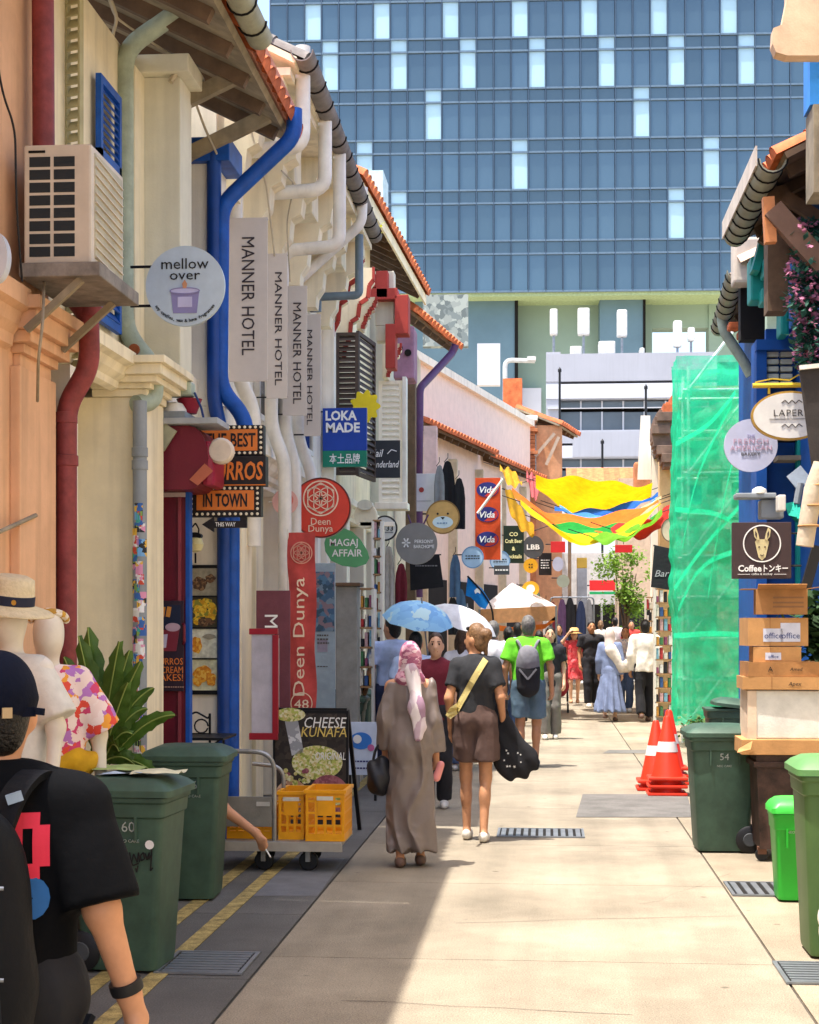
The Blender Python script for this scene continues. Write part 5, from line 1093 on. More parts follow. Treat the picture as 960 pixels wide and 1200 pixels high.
make_bin('wheeled_bin', 'dark green bin with raised lid behind the bin stencilled 54', (P(858, 0, 16.2).x, 16.2, 0), math.pi, tilt=.12, d=.55)
make_bin('wheeled_bin', 'dark green bin by the grey column beyond the sandwich board', (P(402, 0, 17.2).x, 17.2, 0), 0, d=.5)
make_bin('wheeled_bin', 'dark green bin behind the grey column bin', (P(412, 0, 18.4).x, 18.4, 0), 0, d=.5)
# graffiti and sticker on bin 60, papers on its lid
gr = MB(); k = S(150, 7.5)
for st in ([(-8, 6), (-6, -8), (-3, 4), (1, -6), (3, 6), (4, -6)], [(5, 2), (9, 6), (10, -2), (6, -4), (5, 2)], [(11, 5), (13, -3), (16, 6), (15, -2), (19, 4)], [(19, 10), (18, -4), (17, -16), (20, -12)], [(-8, -4), (-4, -10), (3, -7)], [(2, -10), (0, -18), (-1, -13)]):
    for a, b in zip(st[:-1], st[1:]): gr.obox((a[0]*k, 0, a[1]*k), (b[0]*k, 0, b[1]*k), .002, 1.7*k)
link('graffiti', gr.mesh('graffiti'), K_, b60, (.1, -.213, .56), (rad(4.5), 0, 0))
link('sticker', MB().lathe([(0, 0), (.022, 0), (.022, .001)], (0, 0, 0), 12, 'Y').mesh('sticker'), W, b60, (.165, -.215, .62), (rad(4.5), 0, 0))
random.seed(4)
for i, (x, y, c) in enumerate(((.0, -.02, 'b9c9d6'), (.16, -.06, 'd6d2b0'), (-.06, .05, '9fb06a'))):
    o = MB(); n = 5; vs = []; fs = []
    for a in range(n):
        for b in range(n): vs.append(((a/(n-1)-.5)*.24, (b/(n-1)-.5)*.2, random.uniform(0, .018)))
    for a in range(n-1):
        for b in range(n-1): fs.append([a*n+b, a*n+b+1, (a+1)*n+b+1, (a+1)*n+b])
    solo('paper_sheet', o.add([Vector(v)+b60.location+Vector((x, y, .937+i*.008)) for v in vs], fs), M('paper_%d' % i, c), ('crumpled pale blue paper on the lid of bin 60', 'creased yellowish plastic sheet at the lid edge of bin 60', 'limp green wrapper on the lid of bin 60')[i], 'paper', b60.location+Vector((x, y, .937)))

# ------------------------------------------------------------ hand trolley, crates, sandwich board
g0 = G0(310, 1021); Yt = g0.y
tr = thing('hand_trolley', 'steel platform trolley with arched handle carrying yellow crates', 'trolley', (P(335, 0, Yt+.3).x, Yt+.35, 0))
m_tin = M('worn_steel', '9b9a96', rough=.4, metal=.6, var=.2, scale=8)
xl, xr = P(262, 0, Yt).x, P(405, 0, Yt+.2).x; zd = .17
MB().box(xl, xr, Yt-.02, Yt+.62, zd, zd+.035, .008).build('deck', m_tin, tr); MB().box(xl-.006, xr+.006, Yt-.035, Yt-.02, zd-.03, zd+.03).build('bumper', M('worn_bumper', 'a69f93'), tr)
for px, yy in ((310, Yt+.06), (362, Yt+.06), (312, Yt+.5), (366, Yt+.5)):
    c = P(px, 0, yy); w_ = MB().lathe([(.02, -.022), (.058, -.022), (.066, -.012), (.066, .012), (.058, .022), (.02, .022)], (c.x, yy, .066), 18, 'Y').build('wheel', m_black, tr, smooth=True)
    MB().obox((c.x, yy-.03, .066), (c.x, yy-.03, zd), .03, .05).build('fork', m_tin, w_)
hx0, hx1 = P(262, 0, Yt).x, P(321, 0, Yt).x; hz = P(0, 880, Yt).z
MB().tube(bend([(hx1, Yt+.02, zd), (hx1, Yt+.02, hz), (hx1-.3, Yt+.02, hz+.01), (hx1-.55, Yt+.02, hz)], .2, 8), .016, 10).build('handle', m_tin, tr, smooth=True)
MB().tube(bend([(hx1+.012, Yt+.3, zd), (hx1+.02, Yt+.3, hz-.12), (hx1-.2, Yt+.3, hz-.1)], .16, 8), .014, 10).build('handle', m_tin, tr, smooth=True)
MB().box(hx0, hx1-.015, Yt+.01, Yt+.02, P(0, 966, Yt).z, P(0, 931, Yt).z, .003).build('panel', M('steel_panel', '8a877e', rough=.5, metal=.4), tr)
MB().box(hx1-.12, hx1-.03, Yt+.004, Yt+.01, P(0, 942, Yt).z, P(0, 937, Yt).z).build('label', M('label_grey', 'b9b6ae'), tr)
m_crate = plastic('crate_yellow', 'eaa010', rough=.45, var=.1)
def crate(label, x0, x1, y0, y1, z0, h, mat=m_crate):
    t = thing('plastic_crate', label, 'crate', ((x0+x1)/2, (y0+y1)/2, z0), group='yellow crates on the trolley'); w, d = x1-x0, y1-y0; mb = MB(); e = .012
    for zz, q, fn_ in ((0, .05, 'lower_frame'), (h-.05, .05, 'upper_frame')):
        mb = MB(); mb.box(-w/2, w/2, -d/2, -d/2+e, zz, zz+q); mb.box(-w/2, w/2, d/2-e, d/2, zz, zz+q); mb.box(-w/2, -w/2+e, -d/2+e, d/2-e, zz, zz+q); mb.box(w/2-e, w/2, -d/2+e, d/2-e, zz, zz+q); link(fn_, mb.mesh(fn_), mat, t)
    link('base', MB().box(-w/2+e, w/2-e, -d/2+e, d/2-e, .005, .02).mesh('base'), mat, t)
    link('rim', MB().box(-w/2-.01, w/2+.01, -d/2-.01, -d/2, h-.022, h).box(-w/2-.01, w/2+.01, d/2, d/2+.01, h-.022, h).box(-w/2-.01, -w/2, -d/2, d/2, h-.022, h).box(w/2, w/2+.01, -d/2, d/2, h-.022, h).mesh('rim'), mat, t)
    for ax, ln, of in (('x', w, -d/2+e/2), ('x', w, d/2-e/2), ('y', d, -w/2+e/2), ('y', d, w/2-e/2)):
        n = max(3, int(ln/.055)); bar = (MB().box(-.009, .009, -e/2, e/2, .05, h-.05) if ax == 'x' else MB().box(-e/2, e/2, -.009, .009, .05, h-.05)).mesh('slat')
        for i in range(n+1):
            q = -ln/2+.012+(ln-.024)*i/n; link('slat', bar, mat, t, (q, of, 0) if ax == 'x' else (of, q, 0))
        for zz in (.3, .55, .78):
            link('cross_slat', (MB().box(-ln/2+e, ln/2-e, -e/2+.002, e/2-.002, h*zz-.008, h*zz+.008) if ax == 'x' else MB().box(-e/2+.002, e/2-.002, -ln/2+e, ln/2-e, h*zz-.008, h*zz+.008)).mesh('cross_slat'), mat, t, (0, of, 0) if ax == 'x' else (of, 0, 0))
    link('plate', MB().box(-.05, .05, -d/2-.004, -d/2, h*.5, h*.82).mesh('plate'), mat, t); link('label', MB().box(-.055, .055, -d/2-.006, -d/2-.004, h*.8, h*.88).mesh('label'), M('crate_print', 'd9d3c4'), t); return t
zc = zd+.036; k = S(380, Yt)
crate('yellow lattice crate with white label at the trolley end', P(358, 0, Yt).x, P(404, 0, Yt).x, Yt, Yt+.42, zc, 60*k)
crate('yellow lattice crate between the trolley handle and labelled crate', P(326, 0, Yt+.06).x, P(356, 0, Yt+.06).x, Yt+.07, Yt+.47, zc, 57*k)
crate('low yellow lattice crate behind the steel trolley panel', P(266, 0, Yt+.1).x, P(320, 0, Yt+.1).x, Yt+.09, Yt+.5, zc, 38*k)
# sandwich board
Ys = 12.55; s = Sign('sandwich_board', 'black sandwich board advertising cheese kunafa behind the crates', 'sandwich board', 364, 985, Ys, rz=rad(-2), loc=Vector((P(364, 0, Ys).x, Ys, 0)))
kk = s.k; m_choc = cells('chocolate_ground', ['2b241f', '352d27', '241e1a', '40362e'], 22)
bz = (P(0, 831, Ys).z)/kk; s.panel('frame', 90, bz, m_blackm, 0, bz/2, 0, .03); s.panel('print', 84, bz-7, m_choc, 0, bz/2, -.004, .004, bev=0)
def Z(py): return bz-(py-831)
s.text('CHEESE', 13, W, 18, Z(845), y0=-.008, w=50, shear=.2); s.text('KUNAFA', 12, plastic('kunafa_gold', 'e3c66a', rough=.6), 16, Z(856), y0=-.008, w=54, shear=.2); s.text('ORIGINAL', 9, W, 24, Z(884), y0=-.011, w=36, shear=.15)
m_kun = cells('kunafa_cheese', ['d9cf8e', 'b9bf5c', 'e3ddb4', '98a045', 'cdbb78'], 60); m_coo = cells('cookie', ['cfa280', 'c29170', 'd9b394', '8a5a48'], 46)
s.disc('pastry', 30, m_kun, 8, Z(892), rz=20, y0=-.0075, th=.003); s.poly('spatula', [(-32, Z(836)), (-16, Z(836)), (-8, Z(880)), (-22, Z(884))], cells('spatula_steel', ['b9bcc0', 'd5d7d9', '9a9da2'], 14), -.0075, .003); s.disc('cheese_top', 18, m_kun, -24, Z(836), rz=8, y0=-.01, th=.002)
s.disc('cookie', 20, m_coo, -22, Z(932), y0=-.0085, th=.003); s.disc('pink_cookie', 24, cells('pink_cookie', ['9a5660', '8a4a55', 'a8666e'], 40), 22, Z(930), y0=-.0095, th=.003); s.disc('filling', 12, m_kun, 25, Z(936), rz=8, y0=-.0125, th=.002)
random.seed(9)
for i in range(18): s.disc('crumb', random.uniform(1.5, 4), m_kun if i % 3 else cells('pink_cookie', ['9a5660', '8a4a55', 'a8666e'], 40), random.uniform(-30, 30), Z(random.uniform(900, 918)), y0=-.0105-.0004*i, th=.0004, n=9)
for sx in (-43, 43): s._o(MB().obox((sx*kk, .03, bz*kk), ((sx+4)*kk, .5, 0), .03, .025), 'rear_leg', m_blackm, None)
s._o(MB().box(-43*kk, 43*kk, .0, .035, bz*kk, (bz+3)*kk), 'top_rail', m_blackm, None)
# blue cartoon-coloured poster board beyond it
s = Sign('poster_stand', 'small white and blue poster stand past the sandwich board', 'poster stand', 425, 920, 15.2, loc=Vector((P(425, 0, 15.2).x, 15.2, 0))); pb = P(0, 844, 15.2).z/s.k
s.panel('board', 34, 62, plastic('poster_white', 'cfd9ea'), 0, pb-31, 0, .02); s.disc('blue_shape', 13, plastic('poster_blue', '3b7ed0'), -2, pb-22, rz=10, y0=-.005, th=.004); s.disc('pale_shape', 5, W, -6, pb-20, y0=-.009, th=.003); s.disc('pink_shape', 4, M('poster_pink', 'c36a9c'), 10, pb-30, y0=-.009, th=.003)
for z in (46, 54): s.text('~', 3, plastic('navy_print', '2a2a6e', rough=.6), 0, pb-z, w=24)
for x in (-15, 15): s._o(MB().obox((x*s.k, .01, 0), (x*s.k, .01, (pb-62)*s.k), .025, .025), 'leg', m_blackm, None)
# notice frame, mauve board
s = Sign('notice_frame', 'red framed blank notice board on the hotel pier', 'notice board', 311, 802, 12.42); s.panel('sheet', 27, 122, M('notice_sheet', 'b9b4bd'), -3, 3, 0, .02); m_rf = plastic('red_frame', '9b1f2c')
for x, z, w, h in ((-2, 62, 34, 7), (-2, -61, 34, 8), (12, 0, 7, 116)): s.panel('frame_bar', w, h, m_rf, x, z, -.012, .035)
s = Sign('mauve_board', 'dark mauve board with a pale ornate M beside the red flag', 'sign', 320, 770, 12.9); s.panel('board', 40, 156, M('mauve_board', '6d3a44', rough=.6), th=.03); s.text('M', 16, W, -2, 42, y0=-.004, w=15, rot=-math.pi/2); s.panel('edge', 3, 100, M('pale_edge', 'c9c0c0'), 6, -28, -.006, .006, bev=0)
# framed food picture on the white pier, menu poster on the maroon door
s = Sign('food_picture', 'tall black framed picture of fried snacks on the white pier', 'picture', 240, 738, 11.97); s.panel('frame', 36, 152, m_blackm, th=.03)
for z, h, c in ((56, 32, 'a09a86'), (20, 36, '4a4632'), (-16, 34, 'dfe0cc'), (-53, 36, 'd9d8b4')): s.panel('print', 30, h, M('print_'+c, c, var=.3, scale=12), 0, z, -.006, .006, bev=0)
random.seed(19); m_fry = cells('fried_golden', ['d98a1a', 'e0a02c', 'c97a14', 'e9b84a'], 55); m_frt = cells('fritter_yellow', ['dcae1e', 'c99414', 'e6c23a', '8a8a2c'], 55); m_brn2 = cells('dish_brown', ['6a4a30', '4a3426', '8a6a48'], 60)
for i, (x, z, rx, rz_, mm) in enumerate(((-6, 54, 9, 8, m_brn2), (7, 60, 6, 5, m_brn2), (-8, 30, 7, 6, m_frt), (3, 31, 7, 6, m_frt), (10, 24, 5, 7, m_frt), (-5, 21, 8, 7, m_frt), (7, 17, 7, 6, m_frt), (-9, 11, 5, 5, m_frt), (2, 9, 10, 5, m_brn2), (-9, -18, 6, 10, m_fry), (6, -8, 8, 3, MATS['print_a09a86']), (-2, -52, 11, 10, m_fry), (8, -58, 6, 8, m_fry), (-8, -60, 6, 6, m_fry))):
    s.poly('dish', [(x+rx*(1+.12*math.sin(a*5+i))*math.cos(a), z+rz_*(1+.12*math.sin(a*4+i*2))*math.sin(a)) for a in [2*math.pi*j/22 for j in range(22)]], mm, -.0075-.0006*i, .001)
for z in (39, 2, -34): s.panel('divider', 30, 2, m_blackm, 0, z, -.018, .004, bev=0)
s = Sign('menu_poster', 'dark churros and ice cream poster on the maroon door', 'poster', 191, 757, 10.95); s.panel('sheet', 42, 106, M('poster_dark', '2c1a2a', rough=.5), 4, 0, 0, .008); s.panel('photo', 34, 28, M('poster_navy', '16203a'), 4, 34, -.003, .003, bev=0); m_chu = M('churro_print', 'd08a3a')
for x in (-1, 6): s._o(MB().obox((x*s.k, -.005, 34*s.k), ((x+2)*s.k, -.005, 46*s.k), .003, 5*s.k), 'churro', m_chu, None)
s.poly('cup', [(-12, 18), (20, 20), (16, -6), (-10, -6)], plastic('cup_maroon', '7d2a3a'), -.005, .003); s.poly('cup_label', [(-12, 12), (6, 14), (4, -2), (-11, -3)], M('cup_label', 'bdb6d0'), -.008, .003); s.disc('icecream', 9, M('icecream', 'b89aa8'), 12, 22, rz=5, y0=-.007, th=.003)
for t, z in (('CHURROS', -18), ('ICE CREAM', -28), ('SHAKES!', -37)): s.text(t, 8, m_or, 4, z, y0=-.004, w=40)
s.text('~', 2, M('faint_print2', 'b08a7a'), 12, -48, y0=-.004, w=26)
# iron bistro chair by the pier
ch = thing('bistro_chair', 'black wrought iron bistro chair and table edge under the food picture', 'chair', (P(238, 0, 11.6).x, 11.6, 0)); Yq = 11.6
MB().tube(bend([P(222, 838, Yq), P(230, 834, Yq), P(244, 842, Yq), P(246, 838, Yq)], .02), .007, 6).build('back_rail', m_blackm, ch); MB().tube([P(246, 836, Yq), P(246, 990, Yq)], .009, 6).build('leg', m_blackm, ch); MB().tube([P(222, 860, Yq), P(246, 860, Yq)], .007, 6).build('back_rail', m_blackm, ch)
c = P(236, 851, Yq); MB().tube([c+Vector((math.cos(t)*.05, 0, math.sin(t)*.05)) for t in [i*.5 for i in range(13)]], .006, 6).build('scroll', m_blackm, ch); MB().tube([P(224, 836, Yq), P(224, 990, Yq)], .009, 6).build('leg', m_blackm, ch)
MB().box(P(220, 0, 11.4).x, P(268, 0, 11.4).x, 11.2, 11.7, P(0, 864, 11.4).z, P(0, 861, 11.4).z, .003).build('seat', m_blackm, ch); MB().obox(P(262, 864, 11.4), P(240, 880, 11.4), .012, .012).build('brace', m_blackm, ch); MB().tube([P(262, 864, 11.4), P(262, 995, 11.4)], .009, 6).build('leg', m_blackm, ch)

# ------------------------------------------------------------ shop goods on the left further along
s = Sign('tall_poster', 'tall blue grey shop poster with small lettering', 'poster', 381, 745, 15.0); s.panel('sheet', 24, 170, M('poster_bluegrey', '93a3ae', rough=.6), th=.02); s.panel('photo', 22, 70, cells('poster_photo', ['3b5a78', '4a6f8c', '2f4a5e', '6a7f90', '7d6a74'], 22), 0, 40, -.004, .004, bev=0); s.panel('photo', 12, 14, M('poster_mauve', '8f8696'), -3, -12, -.004, .004, bev=0)
for z, t in ((-4, '~~~'), (-36, '~')): s.text(t, 3 if z > -10 else 2, M('grey_print', '55504c'), -2, z-0, y0=-.009, w=14)
t = thing('grey_column', 'plain grey square column before the shelf of souvenirs', 'column', (P(408, 0, 16.4).x, 16.4, 0)); MB().box(P(395, 0, 16.3).x, P(420, 0, 16.3).x, 16.2, 16.45, 0, P(0, 688, 16.3).z, .01).build('shaft', M('column_grey', '918f88', var=.2, streak=.2), t); MB().box(P(393, 0, 16.3).x, P(424, 0, 16.3).x, 16.15, 16.5, P(0, 688, 16.3).z, P(0, 684, 16.3).z, .01).build('cap', m_wood, t)
goods = ['b83a3a', 'd9d4c4', '3a5a8f', 'c98f3a', '4a7f52', '8f4a6a', 'e3e0da', '2a2a2e', 'c9a0a0', '7fb0c4']
gname = ('red', 'cream', 'navy', 'ochre', 'green', 'plum', 'white', 'black', 'pink', 'sky blue')
def rack(label, x0, x1, y0, y1, Y, rows, cols_, seed, name='souvenir_rack', grp=None, fr=m_whitep):
    random.seed(seed); a = P(x0, y1, Y); b = P(x1, y0, Y); t = thing(name, label, 'rack', ((a.x+b.x)/2, Y, 0)); w = b.x-a.x; h = b.z-a.z
    for x in (a.x, b.x): MB().box(x-.015, x+.015, Y, Y+.25, 0, b.z).build('upright', fr, t)
    for i in range(rows+1):
        z = a.z+h*i/rows; MB().box(a.x, b.x, Y, Y+.25, z-.01, z+.01).build('shelf', M('shelf_wood', 'a9825a'), t)
    for i in range(rows):
        for j in range(cols_):
            z = a.z+h*i/rows+.012; ww = w/cols_*random.uniform(.55, .85); hh = h/rows*random.uniform(.4, .85); x = a.x+w*(j+.5)/cols_
            ci = (i*cols_+j+seed) % 10; solo('souvenir_box', MB().box(x-ww/2, x+ww/2, Y+.01, Y+.18, z, z+hh, .006), M('good_%s' % goods[ci], goods[ci], var=.3, scale=25), '%s souvenir box on the %s' % (gname[ci], label.split(' in front')[0]), 'souvenir', (x, Y+.1, z), group='souvenirs on the '+label)
    return t
rack('white shelf of small souvenirs beside the grey column', 421, 437, 690, 805, 17.0, 5, 3, 1); rack('narrow souvenir shelf against the white shop pier', 437, 447, 610, 800, 18.6, 9, 2, 2)
rack('rack of postcards beside the netted scaffold', 768, 788, 690, 840, 25.0, 9, 4, 3); rack('low rack of bright trinkets in front of the far right shop', 757, 772, 700, 770, 33.0, 5, 4, 4)
def garment(label, px, py, Y, w, h, mat, grp, name='hanging_garment'):
    c = P(px, py, Y); k = S(px, Y); w *= k; h *= k; t = thing(name, label, 'garment', c, rz=random.uniform(-.5, .5), group=grp); vs = []; fs = []; n, m = 7, 6
    for j in range(m):
        for i in range(n):
            u = i/(n-1)-.5; v = j/(m-1); ww = w*(.55+.45*min(1, v*3))*(1 if v > .02 else .7); vs.append((u*ww, .035*math.sin(u*11+px)*v+.02, -v*h+(-abs(u)*.25*w if v < .02 else 0)))
    N = len(vs); vs += [(x, -y-.02, z) for x, y, z in vs]
    for q in (0, N):
        for j in range(m-1):
            for i in range(n-1): a = q+j*n+i; fs.append([a, a+1, a+n+1, a+n])
    link('cloth', MB().add(vs, fs).mesh('cloth', None, 'all'), mat, t)
    link('hanger', MB().tube([(-w*.3, 0, -.02), (0, 0, .05), (0, 0, .12)], .006, 5).mesh('hanger'), m_blackm, t); return t
random.seed(13); gn = ('black', 'navy', 'grey', 'maroon', 'white', 'denim', 'charcoal', 'rust', 'sage', 'plum'); gc = ('1b1b1f', '24304f', '7d7d80', '6d2030', 'cfcac4', '4f6a8a', '303236', 'a85a3a', '7f8f72', '553a5a')
spots = [(525, 540, 25.5, 16, 66), (538, 560, 26, 14, 60), (515, 545, 25, 12, 60), (470, 660, 23, 14, 60), (456, 640, 22, 12, 90), (534, 650, 25.5, 12, 50), (606, 690, 33, 9, 34), (616, 692, 33.5, 9, 36), (630, 694, 34, 8, 34), (659, 702, 39, 10, 44), (668, 700, 39.5, 12, 52), (681, 704, 40, 11, 50), (690, 702, 40.5, 10, 48), (648, 705, 38, 8, 42), (640, 704, 37, 8, 40), (540, 690, 26.5, 12, 44), (531, 700, 26, 12, 44)]
where = ('hung high under the tiled eave', 'hung second under the tiled eave', 'hung against the purple pipe wall', 'inside the dark shop doorway', 'at the dark shop pier', 'below the animal face sign', 'behind the market tent post', 'next to the market tent post', 'beside the beer sign pier', 'on the far clothes rail start', 'on the far clothes rail', 'on the far rail beside the pillar', 'on the far rail past the pillar', 'left of the far clothes rail', 'at the chimney house corner', 'behind the blue feather flag', 'near the feather flag foot')
for i, (px, py, Y, w, h) in enumerate(spots): garment('%s garment %s' % (gn[i % 10] if i not in (0, 1) else 'long black', where[i]), px, py, Y, w, h, cloth('garment_%s' % (gc[i % 10] if i not in (0, 1) else gc[0]), gc[i % 10] if i not in (0, 1) else gc[0]), 'clothes hung outside the shops')
t = thing('clothes_rail', 'steel clothes rail carrying garments at the lane end', 'clothes rail', (P(670, 0, 39.6).x, 39.6, 0)); a = P(645, 700, 39.6); b = P(696, 700, 39.6); MB().tube(bend([Vector((a.x, 39.6, 0)), a, b, Vector((b.x, 39.6, 0))], .1), .02, 8).build('rail', m_steel, t)
s = Sign('wall_sconce', 'pale fluted wall bracket above the small round signs', 'bracket', 428, 604, 18.8); s.disc('body', 13, m_cream, rz=15, th=.2); s.disc('top', 9, m_creamd, 0, 12, rz=6, y0=-.05, th=.2); s.panel('arm', 40, 5, m_white, 14, -10, 0, .1)

# ------------------------------------------------------------ market tent and umbrellas
mt = thing('market_tent', 'white topped market tent with orange valance at the lane bend', 'tent', (P(612, 0, 30).x, 30, 0))
tp = [P(562, 714, 28.9), P(652, 710, 28.9), P(646, 706, 31.5), P(575, 708, 31.5)]; ap = P(600, 683, 30); mb = MB(); mb.add(tp+[ap]+[v-Vector((0,0,.03)) for v in tp+[ap]], [[0,1,4],[1,2,4],[2,3,4],[3,0,4],[6,5,9],[7,6,9],[8,7,9],[5,8,9]]); mb.build('canopy', cloth('tent_white', 'e9e4e2', trans=.3, bump=.1), mt)
m_val = cloth('tent_tan', 'dba878', trans=.35, bump=.1)
for a, b, h in ((tp[0], tp[1], .26), (tp[1], tp[2], .26), (tp[3], tp[0], .26)): MB().add([a, b, b-Vector((0,0,h)), a-Vector((0,0,h)), a+Vector((0,.01,0)), b+Vector((0,.01,0)), b+Vector((0,.01,-h)), a+Vector((0,.01,-h))], [[0,1,2,3],[7,6,5,4],[0,4,5,1],[1,5,6,2],[2,6,7,3],[3,7,4,0]]).build('valance', m_val, mt)
MB().add([P(574, 731, 28.9), P(640, 733, 28.9), P(652, 716, 28.9), P(650, 722, 28.9)][:1]+[P(600, 735, 28.9), P(640, 731, 28.9), P(651, 722, 28.9), P(651, 727, 28.9), P(638, 737, 28.9), P(600, 741, 28.9), P(574, 738, 28.9)], [[0,1,2,3,4,5,6,7]]).build('orange_hem', cloth('tent_hem', 'cc6a24', trans=.3, bump=.1), mt)
for v in tp: MB().tube([Vector((v.x, v.y, 0)), v], .02, 8).build('pole', m_steel, mt)
def umbrella(label, px, py, Y, R, mat, tilt, hold, name='umbrella', h=.2):
    c = P(px, py, Y); t = thing(name, label, 'umbrella', c, group='sun umbrellas in the crowd'); n = 8; vs = [Vector((0, 0, 0))]; fs = []; m = 4
    for j in range(1, m+1):
        for i in range(n*2):
            a = math.pi*i/n; f = j/m; rr = R*math.sin(f*1.25)/math.sin(1.25)*(1 if i % 2 == 0 else .985); vs.append(Vector((rr*math.cos(a), rr*math.sin(a), -h*(1-math.cos(f*1.5))/(1-math.cos(1.5))*(1 if i % 2 == 0 else .93))))
    N = 2*n
    for i in range(N): fs.append([0, 1+i, 1+(i+1) % N])
    for j in range(m-1):
        for i in range(N): a = 1+j*N; fs.append([a+i, a+N+i, a+N+(i+1) % N, a+(i+1) % N])
    R3 = Matrix.Rotation(tilt[0], 4, 'X') @ Matrix.Rotation(tilt[1], 4, 'Y'); me = MB().add([R3 @ v for v in vs], fs).mesh('canopy', None, True); link('canopy', me, mat, t)
    for i in range(n): a = math.pi*2*i/n; link('rib', MB().tube([R3 @ Vector((0, 0, -.01)), R3 @ Vector((R*.6*math.cos(a), R*.6*math.sin(a), -h*.42)), R3 @ Vector((R*.98*math.cos(a), R*.98*math.sin(a), -h*1.0))], .004, 4).mesh('rib'), m_steel, t)
    MB().tube([c+R3 @ Vector((0, 0, .05)), hold], .008, 6).build('shaft', m_steel, t); return t
# ------------------------------------------------------------ netted scaffold
YS = 22.0; ks = S(838, YS); x0, x1 = P(794, 0, YS).x, P(889, 0, YS).x; zt = P(0, 428, YS).z; y0, y1 = YS, YS+1.2
sc = thing('scaffold_tower', 'tall scaffold tower with white tubes and boarded lifts inside green net', 'scaffold', ((x0+x1)/2, YS+.6, 0)); m_tub = plastic('scaffold_white', 'dfe6e2', rough=.4)
for x in (x0+.16, x1-.12):
    for y in (y0+.15, y1-.15): MB().tube([(x, y, 0), (x, y, zt-.12)], .024, 8).build('standard', m_tub, sc)
z = .35; i = 0
while z < zt:
    for y in (y0+.15, y1-.15): MB().tube([(x0+.08, y, z), (x1-.06, y, z)], .022, 8).build('ledger', m_tub, sc)
    for x in (x0+.16, x1-.12): MB().tube([(x, y0+.1, z), (x, y1-.1, z)], .022, 8).build('transom', m_tub, sc)
    if i % 2 == 0:
        for q in range(3): MB().box(x0+.14, x1-.1, y0+.2+q*.27, y0+.45+q*.27, z+.025, z+.06, .004).build('board', M('scaffold_board', 'c9b07f', var=.2, rand=.2), sc)
        MB().tube([(x0+.16, y0+.13, z), (x1-.12, y0+.13, z+1.05)], .02, 8).build('brace', m_tub, sc)
    z += .56; i += 1
m_net = bpy.data.materials.new('green_net'); m_net.use_nodes = True; nt = m_net.node_tree; N = nt.nodes; L = nt.links; N.remove(N['Principled BSDF'])
tc = N.new('ShaderNodeTexCoord'); nz = N.new('ShaderNodeTexNoise'); nz.inputs['Scale'].default_value = 4.5; nz.inputs['Detail'].default_value = 9; nz.inputs['Roughness'].default_value = .75; L.new(tc.outputs['Object'], nz.inputs['Vector'])
mr = N.new('ShaderNodeMapRange'); mr.inputs[1].default_value = .35; mr.inputs[2].default_value = .65; mr.inputs[3].default_value = .5; mr.inputs[4].default_value = .9; L.new(nz.outputs[0], mr.inputs[0])
df = N.new('ShaderNodeBsdfDiffuse'); df.inputs[0].default_value = (*lin('2fd8a0'), 1); tl = N.new('ShaderNodeBsdfTranslucent'); tl.inputs[0].default_value = (*lin('5cf2c4'), 1); ms = N.new('ShaderNodeMixShader'); ms.inputs[0].default_value = .5; L.new(df.outputs[0], ms.inputs[1]); L.new(tl.outputs[0], ms.inputs[2])
tp_ = N.new('ShaderNodeBsdfTransparent'); m2 = N.new('ShaderNodeMixShader'); L.new(mr.outputs[0], m2.inputs[0]); L.new(tp_.outputs[0], m2.inputs[1]); L.new(ms.outputs[0], m2.inputs[2]); L.new(m2.outputs[0], N['Material Output'].inputs[0])
net = thing('safety_net', 'translucent green safety net wrapped around the scaffold tower', 'net', ((x0+x1)/2, YS, 0)); random.seed(31)
loop = [(x0, y0), (x1, y0), (x1, y1), (x0, y1)]; per = []
for i in range(4):
    a = Vector((*loop[i], 0)); b = Vector((*loop[(i+1) % 4], 0)); m = 18
    for j in range(m): per.append((a.lerp(b, j/m), i))
n = len(per); nzz = 110; vs = []; fs = []; cx, cy = (x0+x1)/2, (y0+y1)/2
for j in range(nzz+1):
    f = j/nzz; zz = .3+f*(zt-.3); pinch = 1-.03*math.sin(f*9)-.04*math.exp(-((f-.43)/.02)**2)-.03*math.exp(-((f-.30)/.015)**2)+.05*math.exp(-((f-.36)/.06)**2)
    for i, (p, sd) in enumerate(per):
        w = .05*abs(2*float(vnoise(np.float64(i*.45+f*6), np.float64(f*17), np.float64(i*.1)))-1)+.03*abs(2*float(vnoise(np.float64(i*.9-f*9), np.float64(f*41), np.float64(3.3)))-1)-.025
        q = Vector((cx+(p.x-cx)*(pinch+w*1.5), cy+(p.y-cy)*(pinch+w*1.5), zz+.02*math.sin(i*.9)*(1-f**6))); vs.append(q)
for j in range(nzz):
    for i in range(n): fs.append([j*n+i, j*n+(i+1) % n, (j+1)*n+(i+1) % n, (j+1)*n+i])
MB().add(vs, fs).build('net_sheet', m_net, net, smooth='all')
for pts in ([(792, 520), (830, 500), (862, 460)], [(790, 690), (825, 640), (870, 590)], [(790, 745), (840, 742), (884, 745)], [(800, 640), (815, 560), (858, 470)], [(791, 597), (850, 602), (886, 640)], [(795, 715), (820, 660), (880, 640)], [(830, 700), (845, 600), (868, 500)]):
    pp = [P(x, y, YS-.1) for x, y in pts]; pp = bend(pp, .6, 8); w = .035; mb = MB()
    for a, b in zip(pp[:-1], pp[1:]): mb.quad(a+Vector((0, .03, w)), b+Vector((0, .03, w)), b-Vector((0, 0, w)), a-Vector((0, 0, w)))
    mb.build('net_fold', m_net, net)
